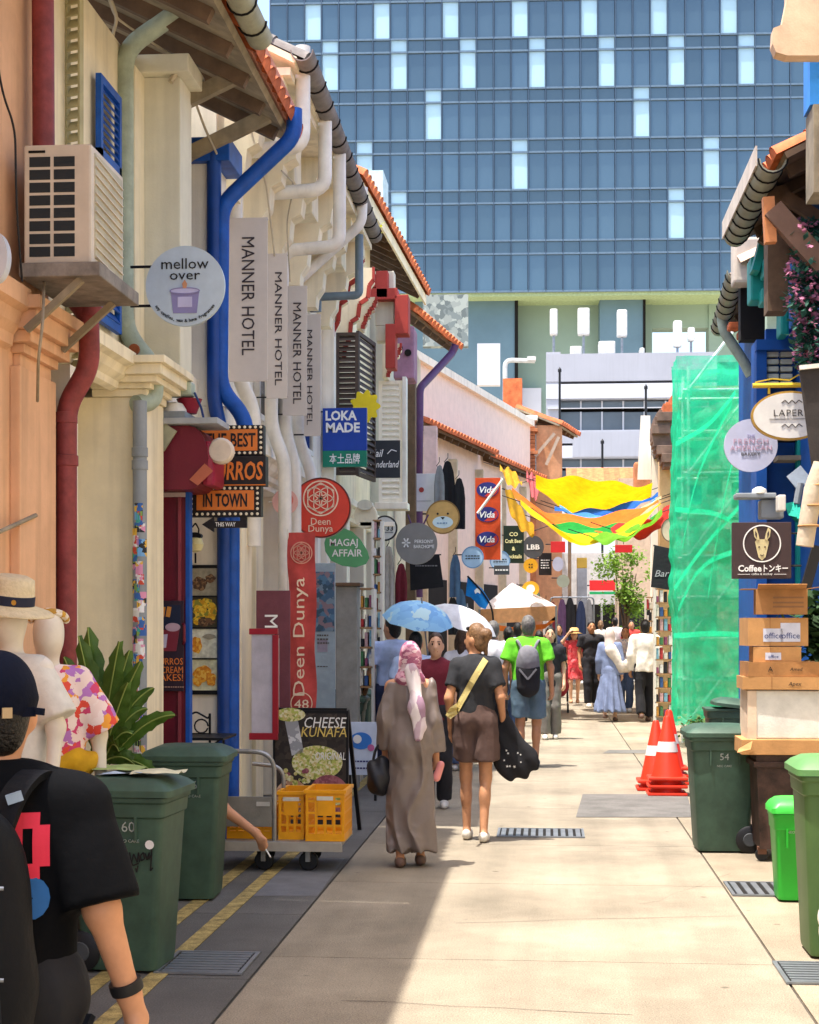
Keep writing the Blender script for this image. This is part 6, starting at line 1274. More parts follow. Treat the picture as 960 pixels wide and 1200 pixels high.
for (px, py, w, h, c) in ((838, 560, 16, 40, 'c9d6c4'), (870, 580, 24, 30, 'b9c4b4'), (815, 580, 14, 22, '4fb0c4'), (845, 640, 20, 40, 'd4d4c0')):
    a = P(px-w/2, py+h/2, YS+.7); b = P(px+w/2, py-h/2, YS+.7); MB().box(a.x, b.x, YS+.62, YS+.78, a.z, b.z, .02).build('stored_panel', M('stored_'+c, c), sc)

# ------------------------------------------------------------ traffic cones (two stacks)
m_cone = plastic('cone_orange', 'e0351c', rough=.45); m_refl = plastic('cone_white', 'e6d9d2', rough=.4)
m_c1 = MB().lathe([(.16, .03), (.15, .05), (.035, .6), (.022, .62), (.0, .62)], (0, 0, 0), 20, cap=False).mesh('cone', None, True); m_c2 = MB().box(-.19, .19, -.19, .19, 0, .032, .012).mesh('base'); m_c3 = MB().lathe([(.1065, .27), (.0855, .37)], (0, 0, 0), 20, cap=False).mesh('reflective_band', None, True)
def cones(where, loc, n, lean=0):
    for i in range(n):
        t = thing('traffic_cone', '%s orange traffic cone with white band %s' % ('top' if i == n-1 else 'bottom' if i == 0 else 'middle', where), 'traffic cone', Vector(loc)+Vector((lean*i, 0, i*.075)), group='stacked traffic cones'); link('cone', m_c1, m_cone, t); link('base', m_c2, m_cone, t); link('reflective_band', m_c3, m_refl, t)
cones('of the stack beside bin 54', G0(781, 931), 3, .004); cones('of the stack farthest from bin 54', G0(768, 925), 2, .006); cones('of the stack behind the other cones', G0(785, 918), 3, -.004)

# ------------------------------------------------------------ cardboard pile on the chest
m_card = M('cardboard', 'b98a58', rough=.85, var=.12, scale=6, rand=.1); m_cardd = M('cardboard_worn', 'a67648', rough=.85, var=.2, scale=5); m_foam = M('foam_white', 'd9d8d2', rough=.8)
def carton(label, px0, px1, py0, py1, Y, dep, mat=m_card, rz=0, flaps=False, labels=0, open_top=False):
    a = P(px0, py1, Y); b = P(px1, py0, Y); w = b.x-a.x; h = b.z-a.z; t = thing('cardboard_box', label, 'box', ((a.x+b.x)/2, Y+dep/2, a.z), rz, 'cardboard boxes piled on the chest'); e = .006; mb = MB()
    mb.box(-w/2, w/2, -dep/2, -dep/2+e, 0, h); mb.box(-w/2, w/2, dep/2-e, dep/2, 0, h); mb.box(-w/2, -w/2+e, -dep/2+e, dep/2-e, 0, h); mb.box(w/2-e, w/2, -dep/2+e, dep/2-e, 0, h); mb.box(-w/2+e, w/2-e, -dep/2+e, dep/2-e, .001, e)
    if not open_top: mb.box(-w/2+e, w/2-e, -dep/2+e, dep/2-e, h-e-.002, h-.002)
    link('shell', mb.mesh('shell'), mat, t)
    link('seam', MB().box(-w*.14, -w*.13, -dep/2-.0015, -dep/2, 0, h).mesh('seam'), m_cardd, t); link('tape', MB().box(-w/2, w/2, -.025, .025, h-.001, h+.001).mesh('tape'), M('tape_tan', 'c9a878', rough=.4), t)
    if flaps:
        for sx, an in ((-1, .5), (1, .35)): link('flap', MB().obox((sx*w/2, 0, h), (sx*(w/2+.1), 0, h-.1*an+.05), dep-.02, .005).mesh('flap'), mat, t)
        link('flap', MB().obox((0, -dep/2, h), (0, -dep/2-.1, h+.03), w-.02, .005).mesh('flap'), mat, t)
    for i in range(labels): link('shipping_label', MB().box(-w*.25+i*.12, w*.08+i*.12, -dep/2-.003, -dep/2-.0015, h*.15, h*.62+.2*h*i).mesh('shipping_label'), M('label_white', 'c9cde0'), t); me = text_mesh('office', h*.3, ext=.0005); o = link('scrawl', me, M('ink_blue', '3b4a86'), t, (-w*.08+i*.12, -dep/2-.0045, h*.36))
    return t, w, h, dep
Yb = 11.5
t, w, h, d = carton('worn top cardboard box with torn open flaps and printed letters', 888, 948, 690, 720, Yb, .3, m_cardd, rad(-4), flaps=True, open_top=True)
for z in (.66, .46, .3): link('print_line', MB().box(-.06, .15, -d/2-.003, -d/2-.0015, h*z-.006, h*z+.006).mesh('print_line'), M('print_brown', '8a6444'), t)
carton('flattish cardboard box with two white labels, second in the pile', 875, 946, 724, 757, Yb+.02, .36, m_card, rad(3), labels=2)
carton('narrow cardboard box with one white label in mid pile', 884, 940, 758, 776, Yb+.01, .34, m_card, rad(-2), labels=1)
t, w, h, d = carton('wide shallow carton with black marks under the narrow box', 876, 962, 776, 793, Yb-.02, .4, m_cardd, rad(2)); link('print', text_mesh('A', .05, ext=.0005), K_, t, (-w*.2, -d/2-.003, h*.5)); link('print', text_mesh('Amed', .035, ext=.0005, shear=.2), K_, t, (w*.15, -d/2-.003, h*.5))
t, w, h, d = carton('lowest wide brown carton above the foam box', 871, 965, 793.5, 808, Yb-.03, .42, m_card, rad(-1)); link('print', text_mesh('Apex', .04, ext=.0005, shear=.2), K_, t, (w*.15, -d/2-.003, h*.45))
a = P(878, 866, Yb); b = P(975, 809, Yb); fb = thing('foam_box', 'large white foam box below the brown cartons', 'box', ((a.x+b.x)/2, Yb+.2, a.z)); MB().box(a.x, b.x, Yb, Yb+.42, a.z+.002, b.z-.002, .01).build('block', m_foam, fb); MB().box(a.x-.012, a.x+.05, Yb-.008, Yb+.43, a.z, b.z-.004).build('card_edge', M('pale_card', 'd9c3ac'), fb)
a2 = P(862, 878, Yb); tl_ = thing('cardboard_tray', 'low torn cardboard tray under the white foam box', 'box', ((a.x+b.x)/2, Yb+.2, P(0, 878, Yb).z)); MB().box(P(868, 0, Yb).x, b.x, Yb-.06, Yb+.46, P(0, 878, Yb).z, a.z, .004).build('tray', m_card, tl_); MB().add([P(866, 877, Yb-.07), P(882, 868, Yb-.07), P(880, 878, Yb-.1), P(864, 882, Yb-.1)], [[0,1,2,3]]).build('flap', m_card, tl_)
zch = P(0, 878, Yb).z; cs = thing('wooden_chest', 'dark mottled brown chest on castors under the cardboard pile', 'chest', (P(925, 0, Yb).x, Yb+.2, 0)); m_chest = M('mottled_brown', '3f2c26', rough=.6, var=.5, scale=10)
cx0, cx1 = P(886, 0, Yb).x, P(975, 0, Yb).x
MB().add([(cx0+.03, Yb, .09), (cx1, Yb, .09), (cx1, Yb+.42, .09), (cx0+.03, Yb+.42, .09), (cx0, Yb-.02, zch-.004), (cx1, Yb-.02, zch-.004), (cx1, Yb+.44, zch-.004), (cx0, Yb+.44, zch-.004)], [[3,2,1,0],[4,5,6,7],[0,1,5,4],[1,2,6,5],[2,3,7,6],[3,0,4,7]]).build('body', m_chest, cs)
MB().box(cx0-.02, cx1+.02, Yb-.035, Yb+.46, zch-.09, zch-.05, .006).build('rim', m_chest, cs)
for px in (889, 940): c = P(px, 0, Yb); MB().lathe([(.02, -.02), (.045, -.02), (.045, .02), (.02, .02)], (c.x+.03, Yb+.06, .045), 14, 'Y').build('castor', m_black, cs, smooth=True); MB().box(c.x+.0, c.x+.06, Yb+.03, Yb+.09, .05, .1).build('castor_plate', M('rusty_plate', '6d4a38', var=.3), cs)
st = Sign('white_post_sign', 'narrow white post with upright black lettering beside the chest', 'sign', 874, 920, 12.6, loc=Vector((P(872, 0, 12.6).x, 12.6, 0))); MB().box(P(876, 0, 12.6).x, P(882, 0, 12.6).x, 12.55, 12.6, .12, P(0, 880, 12.6).z).build('post', M('pale_pink_post', 'd9c4ba'), st.root); MB().box(P(863, 0, 12.65).x, P(874, 0, 12.65).x, 12.64, 12.67, .18, P(0, 880, 12.6).z).build('board', m_blk, st.root)
for i, chh in enumerate('JUOFO'): link('letter', text_mesh(chh, .075, ext=.001), W, st.root, (P(868.5, 0, 12.63).x-st.root.location.x, .03, .28+i*.11))
# rolled canvas and dark slanting board at the right edge
rc = thing('rolled_canvas', 'cream rolled canvas awning hanging by the right shopfront', 'awning', P(945, 640, 11.2)); vs = []
MB().tube([P(961, 548, 11.2), P(952, 600, 11.2), P(942, 638, 11.2), P(938, 640, 11.2)] and [P(966, 545, 11.2), P(954, 575, 11.2), P(948, 605, 11.2), P(943, 640, 11.2)], [.075, .07, .062, .06], 14).build('roll', cloth('canvas_cream', 'c3b39c', bump=.5), rc, smooth=True)
for t_ in (.25, .5, .75): c = P(966-23*t_, 545+95*t_, 11.2); MB().lathe([(.078, -.006), (.082, 0), (.078, .006)], c, 14).build('tie', m_card, rc, smooth=True)
db = thing('slanting_board', 'dark slanting menu board above the rolled canvas', 'board', P(950, 500, 11.6)); MB().add([P(936, 432, 11.6), P(975, 428, 11.6), P(985, 560, 11.6), P(953, 562, 11.6)]+[P(936, 432, 11.7), P(975, 428, 11.7), P(985, 560, 11.7), P(953, 562, 11.7)], [[0,1,2,3],[7,6,5,4],[0,4,5,1],[1,5,6,2],[2,6,7,3],[3,7,4,0]]).build('panel', M('dark_board', '37312f', var=.3), db); MB().obox(P(937, 431, 11.58), P(975, 427, 11.58), .03, .03).build('top_edge', m_whitep, db)
MB().obox(P(958, 640, 11.55), P(944, 690, 11.55), .05, .07).build('prop', m_black, db)
# small fittings below the blue wall
ft = thing('lamp_fitting', 'grey bracket lamp with white cap over the coffee sign', 'lamp', P(890, 585, 13.0)); MB().box(P(862, 0, 13).x, P(909, 0, 13).x, 12.95, 13.15, P(0, 590, 13).z, P(0, 584, 13).z, .01).build('arm', m_greyp, ft); MB().lathe([(.04, 0), (.06, .02), (.055, .05), (.02, .07)], P(890, 581, 13), 16).build('cap', m_whitep, ft, smooth=True); MB().box(P(892, 0, 13).x, P(919, 0, 13).x, 13.0, 13.2, P(0, 612, 13).z, P(0, 591, 13).z, .01).build('box', m_greyp, ft); MB().box(P(910, 0, 12.9).x, P(919, 0, 12.9).x, 12.8, 12.95, P(0, 606, 13).z, P(0, 588, 13).z, .01).build('switch', m_whitep, ft)
c = P(928, 555, 13.2); lp = thing('tilted_lamp', 'small pale tilted spotlight with teal rag beneath', 'lamp', c); MB().obox(P(930, 552, 13.2), P(943, 568, 13.2), .02, .14).build('reflector', M('lamp_pale', 'aab6c2'), lp); MB().tube([P(938, 566, 13.2), P(934, 590, 13.2)], .03, 8).build('stem', m_greyp, lp)
for i in range(5): MB().add([P(920+i*4, 590+i*3, 13.1), P(930+i*4, 588+i*3, 13.15), P(934+i*2, 606+i*2, 13.0), P(924+i*2, 604+i*2, 13.1)], [[0,1,2,3]]).build('rag', cloth('teal_rag', '1f9a86'), lp)
# potted shrub behind the cartons and base plants of the scaffold
def shrub(name, label, base, w, h, n, mat, seed, cat='plant', pot=None):
    random.seed(seed); t = thing(name, label, cat, base); mb = MB()
    for i in range(n):
        a = random.uniform(0, 6.28); r = abs(random.gauss(0, .5))*w; c = Vector((r*math.cos(a), r*math.sin(a), h*(.25+.75*random.random()**.7)))
        leafq(mb, c, random.uniform(.05, .11)*(h**.5), 1.2)
    tag(mb.build('foliage', mat, t, world=False), kind='stuff'); MB().tube([(0, 0, 0), (0, 0, h*.5), (.02, 0, h*.8)], [.03*h, .02*h, .01], 6).build('stem', m_wood, t, world=False)
    if pot: MB().lathe([(.1, 0), (.15, .25), (.16, .27), (.13, .27)], (0, 0, 0), 18).build('pot', pot, t, world=False, smooth=True)
    return t
m_lf = M('leaf_green', '4a6d2c', trans=.25, var=.35, scale=6); m_lfd = M('leaf_dark', '2f4a26', trans=.2, var=.35, scale=6)
m_pot = M('clay_pot', '8f5a40'); shrub('potted_shrub', 'dark leafy shrub in a pot behind the cardboard pile', (P(958, 0, 12.9).x, 12.9, 0), .22, 1.9, 700, m_lfd, 41, pot=m_pot); shrub('potted_shrub', 'low green plant at the foot of the netted scaffold', (P(818, 0, 21.2).x, 21.2, 0), .24, .45, 420, m_lf, 42, pot=m_pot)
# small street tree at the lane end
tt = thing('street_tree', 'small bright green tree at the end of the lane', 'tree', (P(733, 0, 46).x, 46, .14)); cb = tt.location; hx = P(0, 650, 46).z; random.seed(51); mb = MB()
MB().tube([cb, cb+Vector((.05, 0, 1.2)), cb+Vector((-.02, 0, hx-.9))], [.09, .07, .04], 8).build('trunk', m_wood, tt)
for i in range(7): a = i*.9; e = Vector((math.cos(a)*.3, math.sin(a)*.3, hx-.6+.3*math.sin(i))); MB().tube([Vector((cb.x, cb.y, 1.3)), Vector((cb.x, cb.y, 0))+e], [.03, .012], 5).build('branch', m_wood, tt)
cl = [(random.gauss(0, .28), random.gauss(0, .28), random.uniform(.9, hx-.1)) for _ in range(26)]
for i in range(2600): c = random.choice(cl); leafq(mb, Vector((cb.x+c[0]+random.gauss(0, .13), cb.y+c[1]+random.gauss(0, .13), c[2]+random.gauss(0, .14))), random.uniform(.07, .13), 1.3)
tag(mb.build('crown', M('tree_leaf', '7fa23a', trans=.35, var=.3, scale=2), tt), kind='stuff')

# ------------------------------------------------------------ fabrics strung across the lane
def drapery(label, a, b, sag, w, drop, col, seed, lift=0):
    random.seed(seed); A_ = Vector(a); B_ = Vector(b); n, m = 28, 7; vs = []; fs = []; mid = (A_+B_)/2; t = thing('fabric_drape', label, 'fabric', mid, group='coloured fabrics strung across the lane')
    for i in range(n+1):
        f = i/n; c = A_.lerp(B_, f) - Vector((0, 0, sag*4*f*(1-f)))
        for j in range(m+1):
            v = j/m-.5; ww = w*(.25+.75*math.sin(math.pi*f)**.6)
            vs.append(c+Vector((0, v*ww*1.2, v*drop*(.3+.7*math.sin(math.pi*f))-.06*math.sin(v*9+f*5+seed)*math.sin(math.pi*f)-.04*math.sin(f*17+seed+v*3))))
    for i in range(n):
        for j in range(m): q = i*(m+1)+j; fs.append([q, q+1, q+m+2, q+m+1])
    MB().add(vs, fs).build('cloth', cloth('drape_'+col, col, trans=.45, bump=.15), t, smooth='all')
    for e in (A_, B_): MB().tube([e, e+Vector((.35 if e is B_ else -.35, 0, .12))], .008, 5).build('cord', m_blackm, t)
drapery('broad yellow fabric drape strung highest across the lane', P(628, 564, 31), P(764, 574, 31), .3, 1.8, -.55, 'e3b50c', 1)
drapery('long golden yellow fabric drape sagging lowest over the crowd', P(610, 588, 28), P(774, 590, 28), .62, .45, .16, 'e6bf14', 2)
drapery('orange fabric drape sweeping across from the beer sign', P(600, 576, 29.2), P(772, 586, 29), .52, .75, .3, 'd97322', 3)
drapery('blue fabric drape below the broad yellow one', P(650, 596, 30.2), P(772, 578, 30), .24, .4, .16, '2465b8', 4)
drapery('green fabric drape under the orange one', P(634, 610, 28.6), P(774, 604, 28.5), .26, .5, .22, '1f9a3a', 5)
drapery('mustard fabric drape hanging by the orange oval banner', P(592, 574, 28.5), P(626, 622, 28.3), .12, .7, .5, 'b58a14', 6)
drapery('red fabric drape near the netted scaffold', P(716, 620, 28.2), P(790, 594, 28), .2, .6, .4, 'b8302c', 7)
drapery('pale peach fabric drape beside the blue one', P(652, 606, 29.6), P(776, 582, 29.4), .34, .25, .1, 'e3c79c', 8)
drapery('narrow sky blue fabric strip under the broad yellow drape', P(656, 594, 29.9), P(768, 586, 29.8), .3, .2, .08, '5aa0d8', 11)
drapery('lime green fabric strip at the lowest edge of the drapes', P(690, 628, 27.8), P(776, 600, 27.8), .2, .3, .14, '6fae2a', 12)
drapery('coral pink fabric scrap by the brick pillar', P(617, 556, 33), P(632, 575, 33), .05, .6, .5, 'c9686a', 9)
drapery('yellow fabric scrap tied at the tiled eave', P(586, 548, 33), P(612, 566, 33), .05, .5, .3, 'd9a52c', 10)

# ------------------------------------------------------------ bird's nest fern and mannequins by the orange wall
fn = thing('fern_plant', 'large fern with long wavy strap leaves behind bin 60', 'plant', (P(120, 0, 8.35).x, 8.35, 0)); m_fern = M('fern_leaf', '4f7029', trans=.22, var=.25, scale=7, rough=.45); m_mid = M('fern_rib', '86994c')
MB().lathe([(.13, 0), (.17, .3), (.18, .62), (.2, .65), (.16, .65)], (0, 0, 0), 20).build('pot', M('grey_pot', '5a5a58'), fn, world=False, smooth=True)
bz = P(118, 895, 8.35)
tips = [(103, 735, 26), (92, 745, 24), (140, 752, 22), (152, 762, 22), (165, 775, 20), (180, 806, 18), (205, 838, 16), (150, 800, 20), (172, 830, 16), (75, 770, 22), (128, 850, 18), (190, 915, 15), (140, 880, 20), (165, 905, 18), (155, 860, 16), (120, 790, 24)]
random.seed(61)
for i, (tx, ty, wd) in enumerate(tips):
    tip = P(tx, ty, 8.3-.25*((i*37) % 5)/5+.1); b0 = bz+Vector((random.uniform(-.04, .04), random.uniform(-.05, .05), 0)); ctrl = b0.lerp(tip, .55)+Vector((0, 0, .12 if ty > 800 else .05)); n = 16; vs = []; fs = []; rib = []
    sidev = (tip-b0).cross(Vector((0.1, 1, .2))).normalized(); nv = sidev.cross((tip-b0).normalized()); wm = wd*S(tx, 8.3)*.5*1.2
    for j in range(n+1):
        f = j/n; c = b0*(1-f)**2+ctrl*(2*f*(1-f))+tip*f*f; ww = wm*(math.sin(math.pi*min(1, f*.92+.06))**.7)*(1+.1*math.sin(j*2.3+i)); rib.append(c-nv*.002)
        wav = .016*math.sin(j*2.1+i*1.3); vs += [c+sidev*ww+nv*(wav+.02), c+sidev*ww*.5+nv*.008, c, c-sidev*ww*.5+nv*.008, c-sidev*ww+nv*(.02-wav)]
    for j in range(n):
        for q in range(4): a = j*5+q; fs.append([a, a+1, a+6, a+5])
    lf_ = MB().add(vs, fs).build('leaf', m_fern, fn, smooth='all'); MB().tube(rib, .004, 4).build('midrib', m_mid, lf_)
m_man = plastic('mannequin_white', 'dcd3c4', rough=.4)
def mannequin(label, px, Y, ztop, rz=0):
    t = thing('mannequin', label, 'mannequin', (P(px, 0, Y).x, Y, 0), rz, 'shop mannequins by the orange wall'); z = ztop
    sdf_obj('body', m_man, t, [('e', (0, 0, z-.115), (.076, .092, .117)), ('e', (0, .03, z-.165), (.055, .055, .065)), ('c', (0, -.01, z-.19), (0, -.01, z-.33), .05, .055), ('c', (-.15, 0, z-.36), (.15, 0, z-.36), .06, .06), ('e', (0, 0, z-.45), (.16, .1, .15)), ('e', (0, 0, z-.62), (.12, .09, .16)), ('e', (0, 0, z-.78), (.155, .11, .13)),
        ('c', (-.17, 0, z-.37), (-.24, 0, z-.62), .048, .04), ('c', (.17, 0, z-.37), (.24, 0, z-.62), .048, .04), ('c', (-.24, 0, z-.62), (-.25, .05, z-.86), .038, .028), ('c', (.24, 0, z-.62), (.25, .05, z-.86), .038, .028), ('c', (-.08, 0, z-.82), (-.09, 0, z-1.25), .085, .055), ('c', (.08, 0, z-.82), (.09, 0, z-1.25), .085, .055), ('c', (-.09, 0, z-1.25), (-.09, 0, .06), .052, .04), ('c', (.09, 0, z-1.25), (.09, 0, .06), .052, .04), ('c', (.09, 0, .05), (.09, .14, .03), .035, .03), ('c', (-.09, 0, .05), (-.09, .14, .03), .035, .03)], .009, .04)
    MB().lathe([(.2, 0), (.2, .012), (.02, .016)], (0, 0, 0), 24).build('stand_plate', m_steel, t, world=False, smooth=True); return t
mz = 1.66+(732-712)*7.75/1900
ma = mannequin('white headless-faced mannequin in pink floral shirt with necklace', 57, 7.75, mz, math.pi+rad(20))
m_flo = cells('floral_print', ['e9cfc6', 'edd8d0', 'e9cfc6', 'd8442f', 'e89a2c', 'edd8d0', 'b070b8', 'c93a6a', 'e9cfc6'], 26)
fold = lambda X, Y, Z: creases(X, Y, Z, .008)
z = mz; shirt = sdf_obj('shirt', m_flo, ma, [('e', (0, 0, z-.45), (.185, .125, .15)), ('c', (0, 0, z-.45), (0, 0, z-.78), .17, .18, (1, .68, 1), True), ('c', (-.14, 0, z-.365), (-.26, 0, z-.6), .075, .1, None, True), ('c', (.14, 0, z-.365), (.26, 0, z-.6), .075, .1, None, True), ('c', (-.13, 0, z-.35), (.13, 0, z-.35), .06, .06)], .009, .03, fold)
m_ylw = cloth('yellow_cloth', 'c99a1c'); sdf_obj('sash', m_ylw, ma, [('c', (-.14, .05, z-.76), (.14, .05, z-.76), .1, .1, (1, .9, .8)), ('c', (.0, .1, z-.78), (.08, .14, z-.98), .05, .07)], .012, .04, lambda X, Y, Z: .01*np.sin(X*50+Z*40))
MB().tube([(.07*math.cos(t), .06+.05*abs(math.sin(t)), z-.34-.05*abs(math.sin(t))) for t in [math.pi*i/12 for i in range(13)]], .004, 5).build('necklace', GOLD, ma, world=False)
MB().tube([(.085*math.cos(t), -.03+.08*math.sin(t), z-.06+.04*math.sin(t)) for t in [math.pi*i/12 for i in range(13)]], [.02]*13, 8).build('headband', cells('band_print', ['c9962c', 'd9c9b0', 'b98a2c', 'e3d9c9'], 40), ma, world=False, smooth=True)
mz2 = 1.66+(732-682)*7.2/1900; mz2 -= .03
mb_ = mannequin('cream mannequin wearing a straw hat at the left edge', 12, 7.2, mz2, math.pi-rad(15))
ht = thing('straw_hat', 'cream straw hat with navy band on a mannequin', 'hat', (P(12, 0, 7.2).x, 7.2, mz2-.08)); m_straw = M('straw', 'd9c7a2', rough=.85, var=.1, scale=30, bump=.5, bscale=90)
MB().lathe([(.1, 0), (.17, -.012), (.185, -.02), (.187, -.016), (.17, -.006), (.1, .012), (.096, .07), (.09, .115), (.06, .128), (.0, .12)], (0, 0, 0), 36, cap=False).build('crown', m_straw, ht, world=False, smooth='all'); MB().lathe([(.1005, .014), (.1, .05), (.098, .052)], (0, 0, 0), 36, cap=False).build('band', plastic('navy_band', '1c2238', rough=.7), ht, world=False, smooth=True); MB().lathe([(0, 0), (.011, .0), (.009, .004)], (.045, -.094, .032), 10, 'Y').build('badge', GOLD, ht, world=False)
ht.rotation_euler = (rad(6), rad(8), 0); ht.scale = (1.08, 1.08, 1.15)
sdf_obj('shirt', cloth('white_shirt_m', 'd9d4c9'), mb_, [('e', (0, 0, mz2-.45), (.18, .12, .15)), ('c', (0, 0, mz2-.45), (0, 0, mz2-.85), .165, .18, (1, .68, 1), True), ('c', (-.14, 0, mz2-.365), (-.25, 0, mz2-.58), .07, .09, None, True), ('c', (.14, 0, mz2-.365), (.25, 0, mz2-.58), .07, .09, None, True)], .011, .03, fold)
# white scooter cut by the right edge
sx = P(974, 0, 6.3).x; mo = thing('white_scooter', 'white scooter nose with chrome lamp at the right picture edge', 'scooter', (sx+.3, 6.5, 0)); m_sw = plastic('scooter_white', 'e6e4e0', rough=.25, coat=.5); zc = P(0, 1062, 6.3).z
sdf_obj('fairing', m_sw, mo, [('e', (-.22, -.2, zc), (.13, .16, .09)), ('c', (-.1, -.15, zc+.02), (.35, .1, zc+.1), .13, .17), ('c', (.35, .1, zc+.1), (.75, .2, zc+.05), .17, .14)], .014, .06)
MB().lathe([(.02, -.05), (.045, -.03), (.05, .02), (.03, .05), (.0, .06)], (-.31, -.3, zc-.03), 16, 'X').build('lamp', M('chrome', 'c9ccd0', rough=.12, metal=1), mo, world=False, smooth=True)
for x in (-.02, 1.1):
    w_ = MB().lathe([(.1, -.05), (.19, -.05), (.22, -.02), (.22, .02), (.19, .05), (.1, .05)], (x+.1, .1, .22), 22, 'Y').build('wheel', m_black, mo, world=False, smooth=True); MB().lathe([(.0, -.03), (.1, -.03), (.1, .03), (0, .03)], (x+.1, .1, .22), 16, 'Y').build('rim', m_steel, w_, world=False)
MB().box(.3, .95, .0, .25, .3, .42, .03).build('floorboard', m_sw, mo, world=False); MB().box(.8, 1.4, -.02, .28, .68, .78, .04).build('seat', m_black, mo, world=False); MB().box(.85, 1.35, 0, .26, .35, .68, .04).build('rear_body', m_sw, mo, world=False); MB().tube([(.1, .1, .22), (.2, .1, zc)], .035, 8).build('fork', m_steel, mo, world=False)
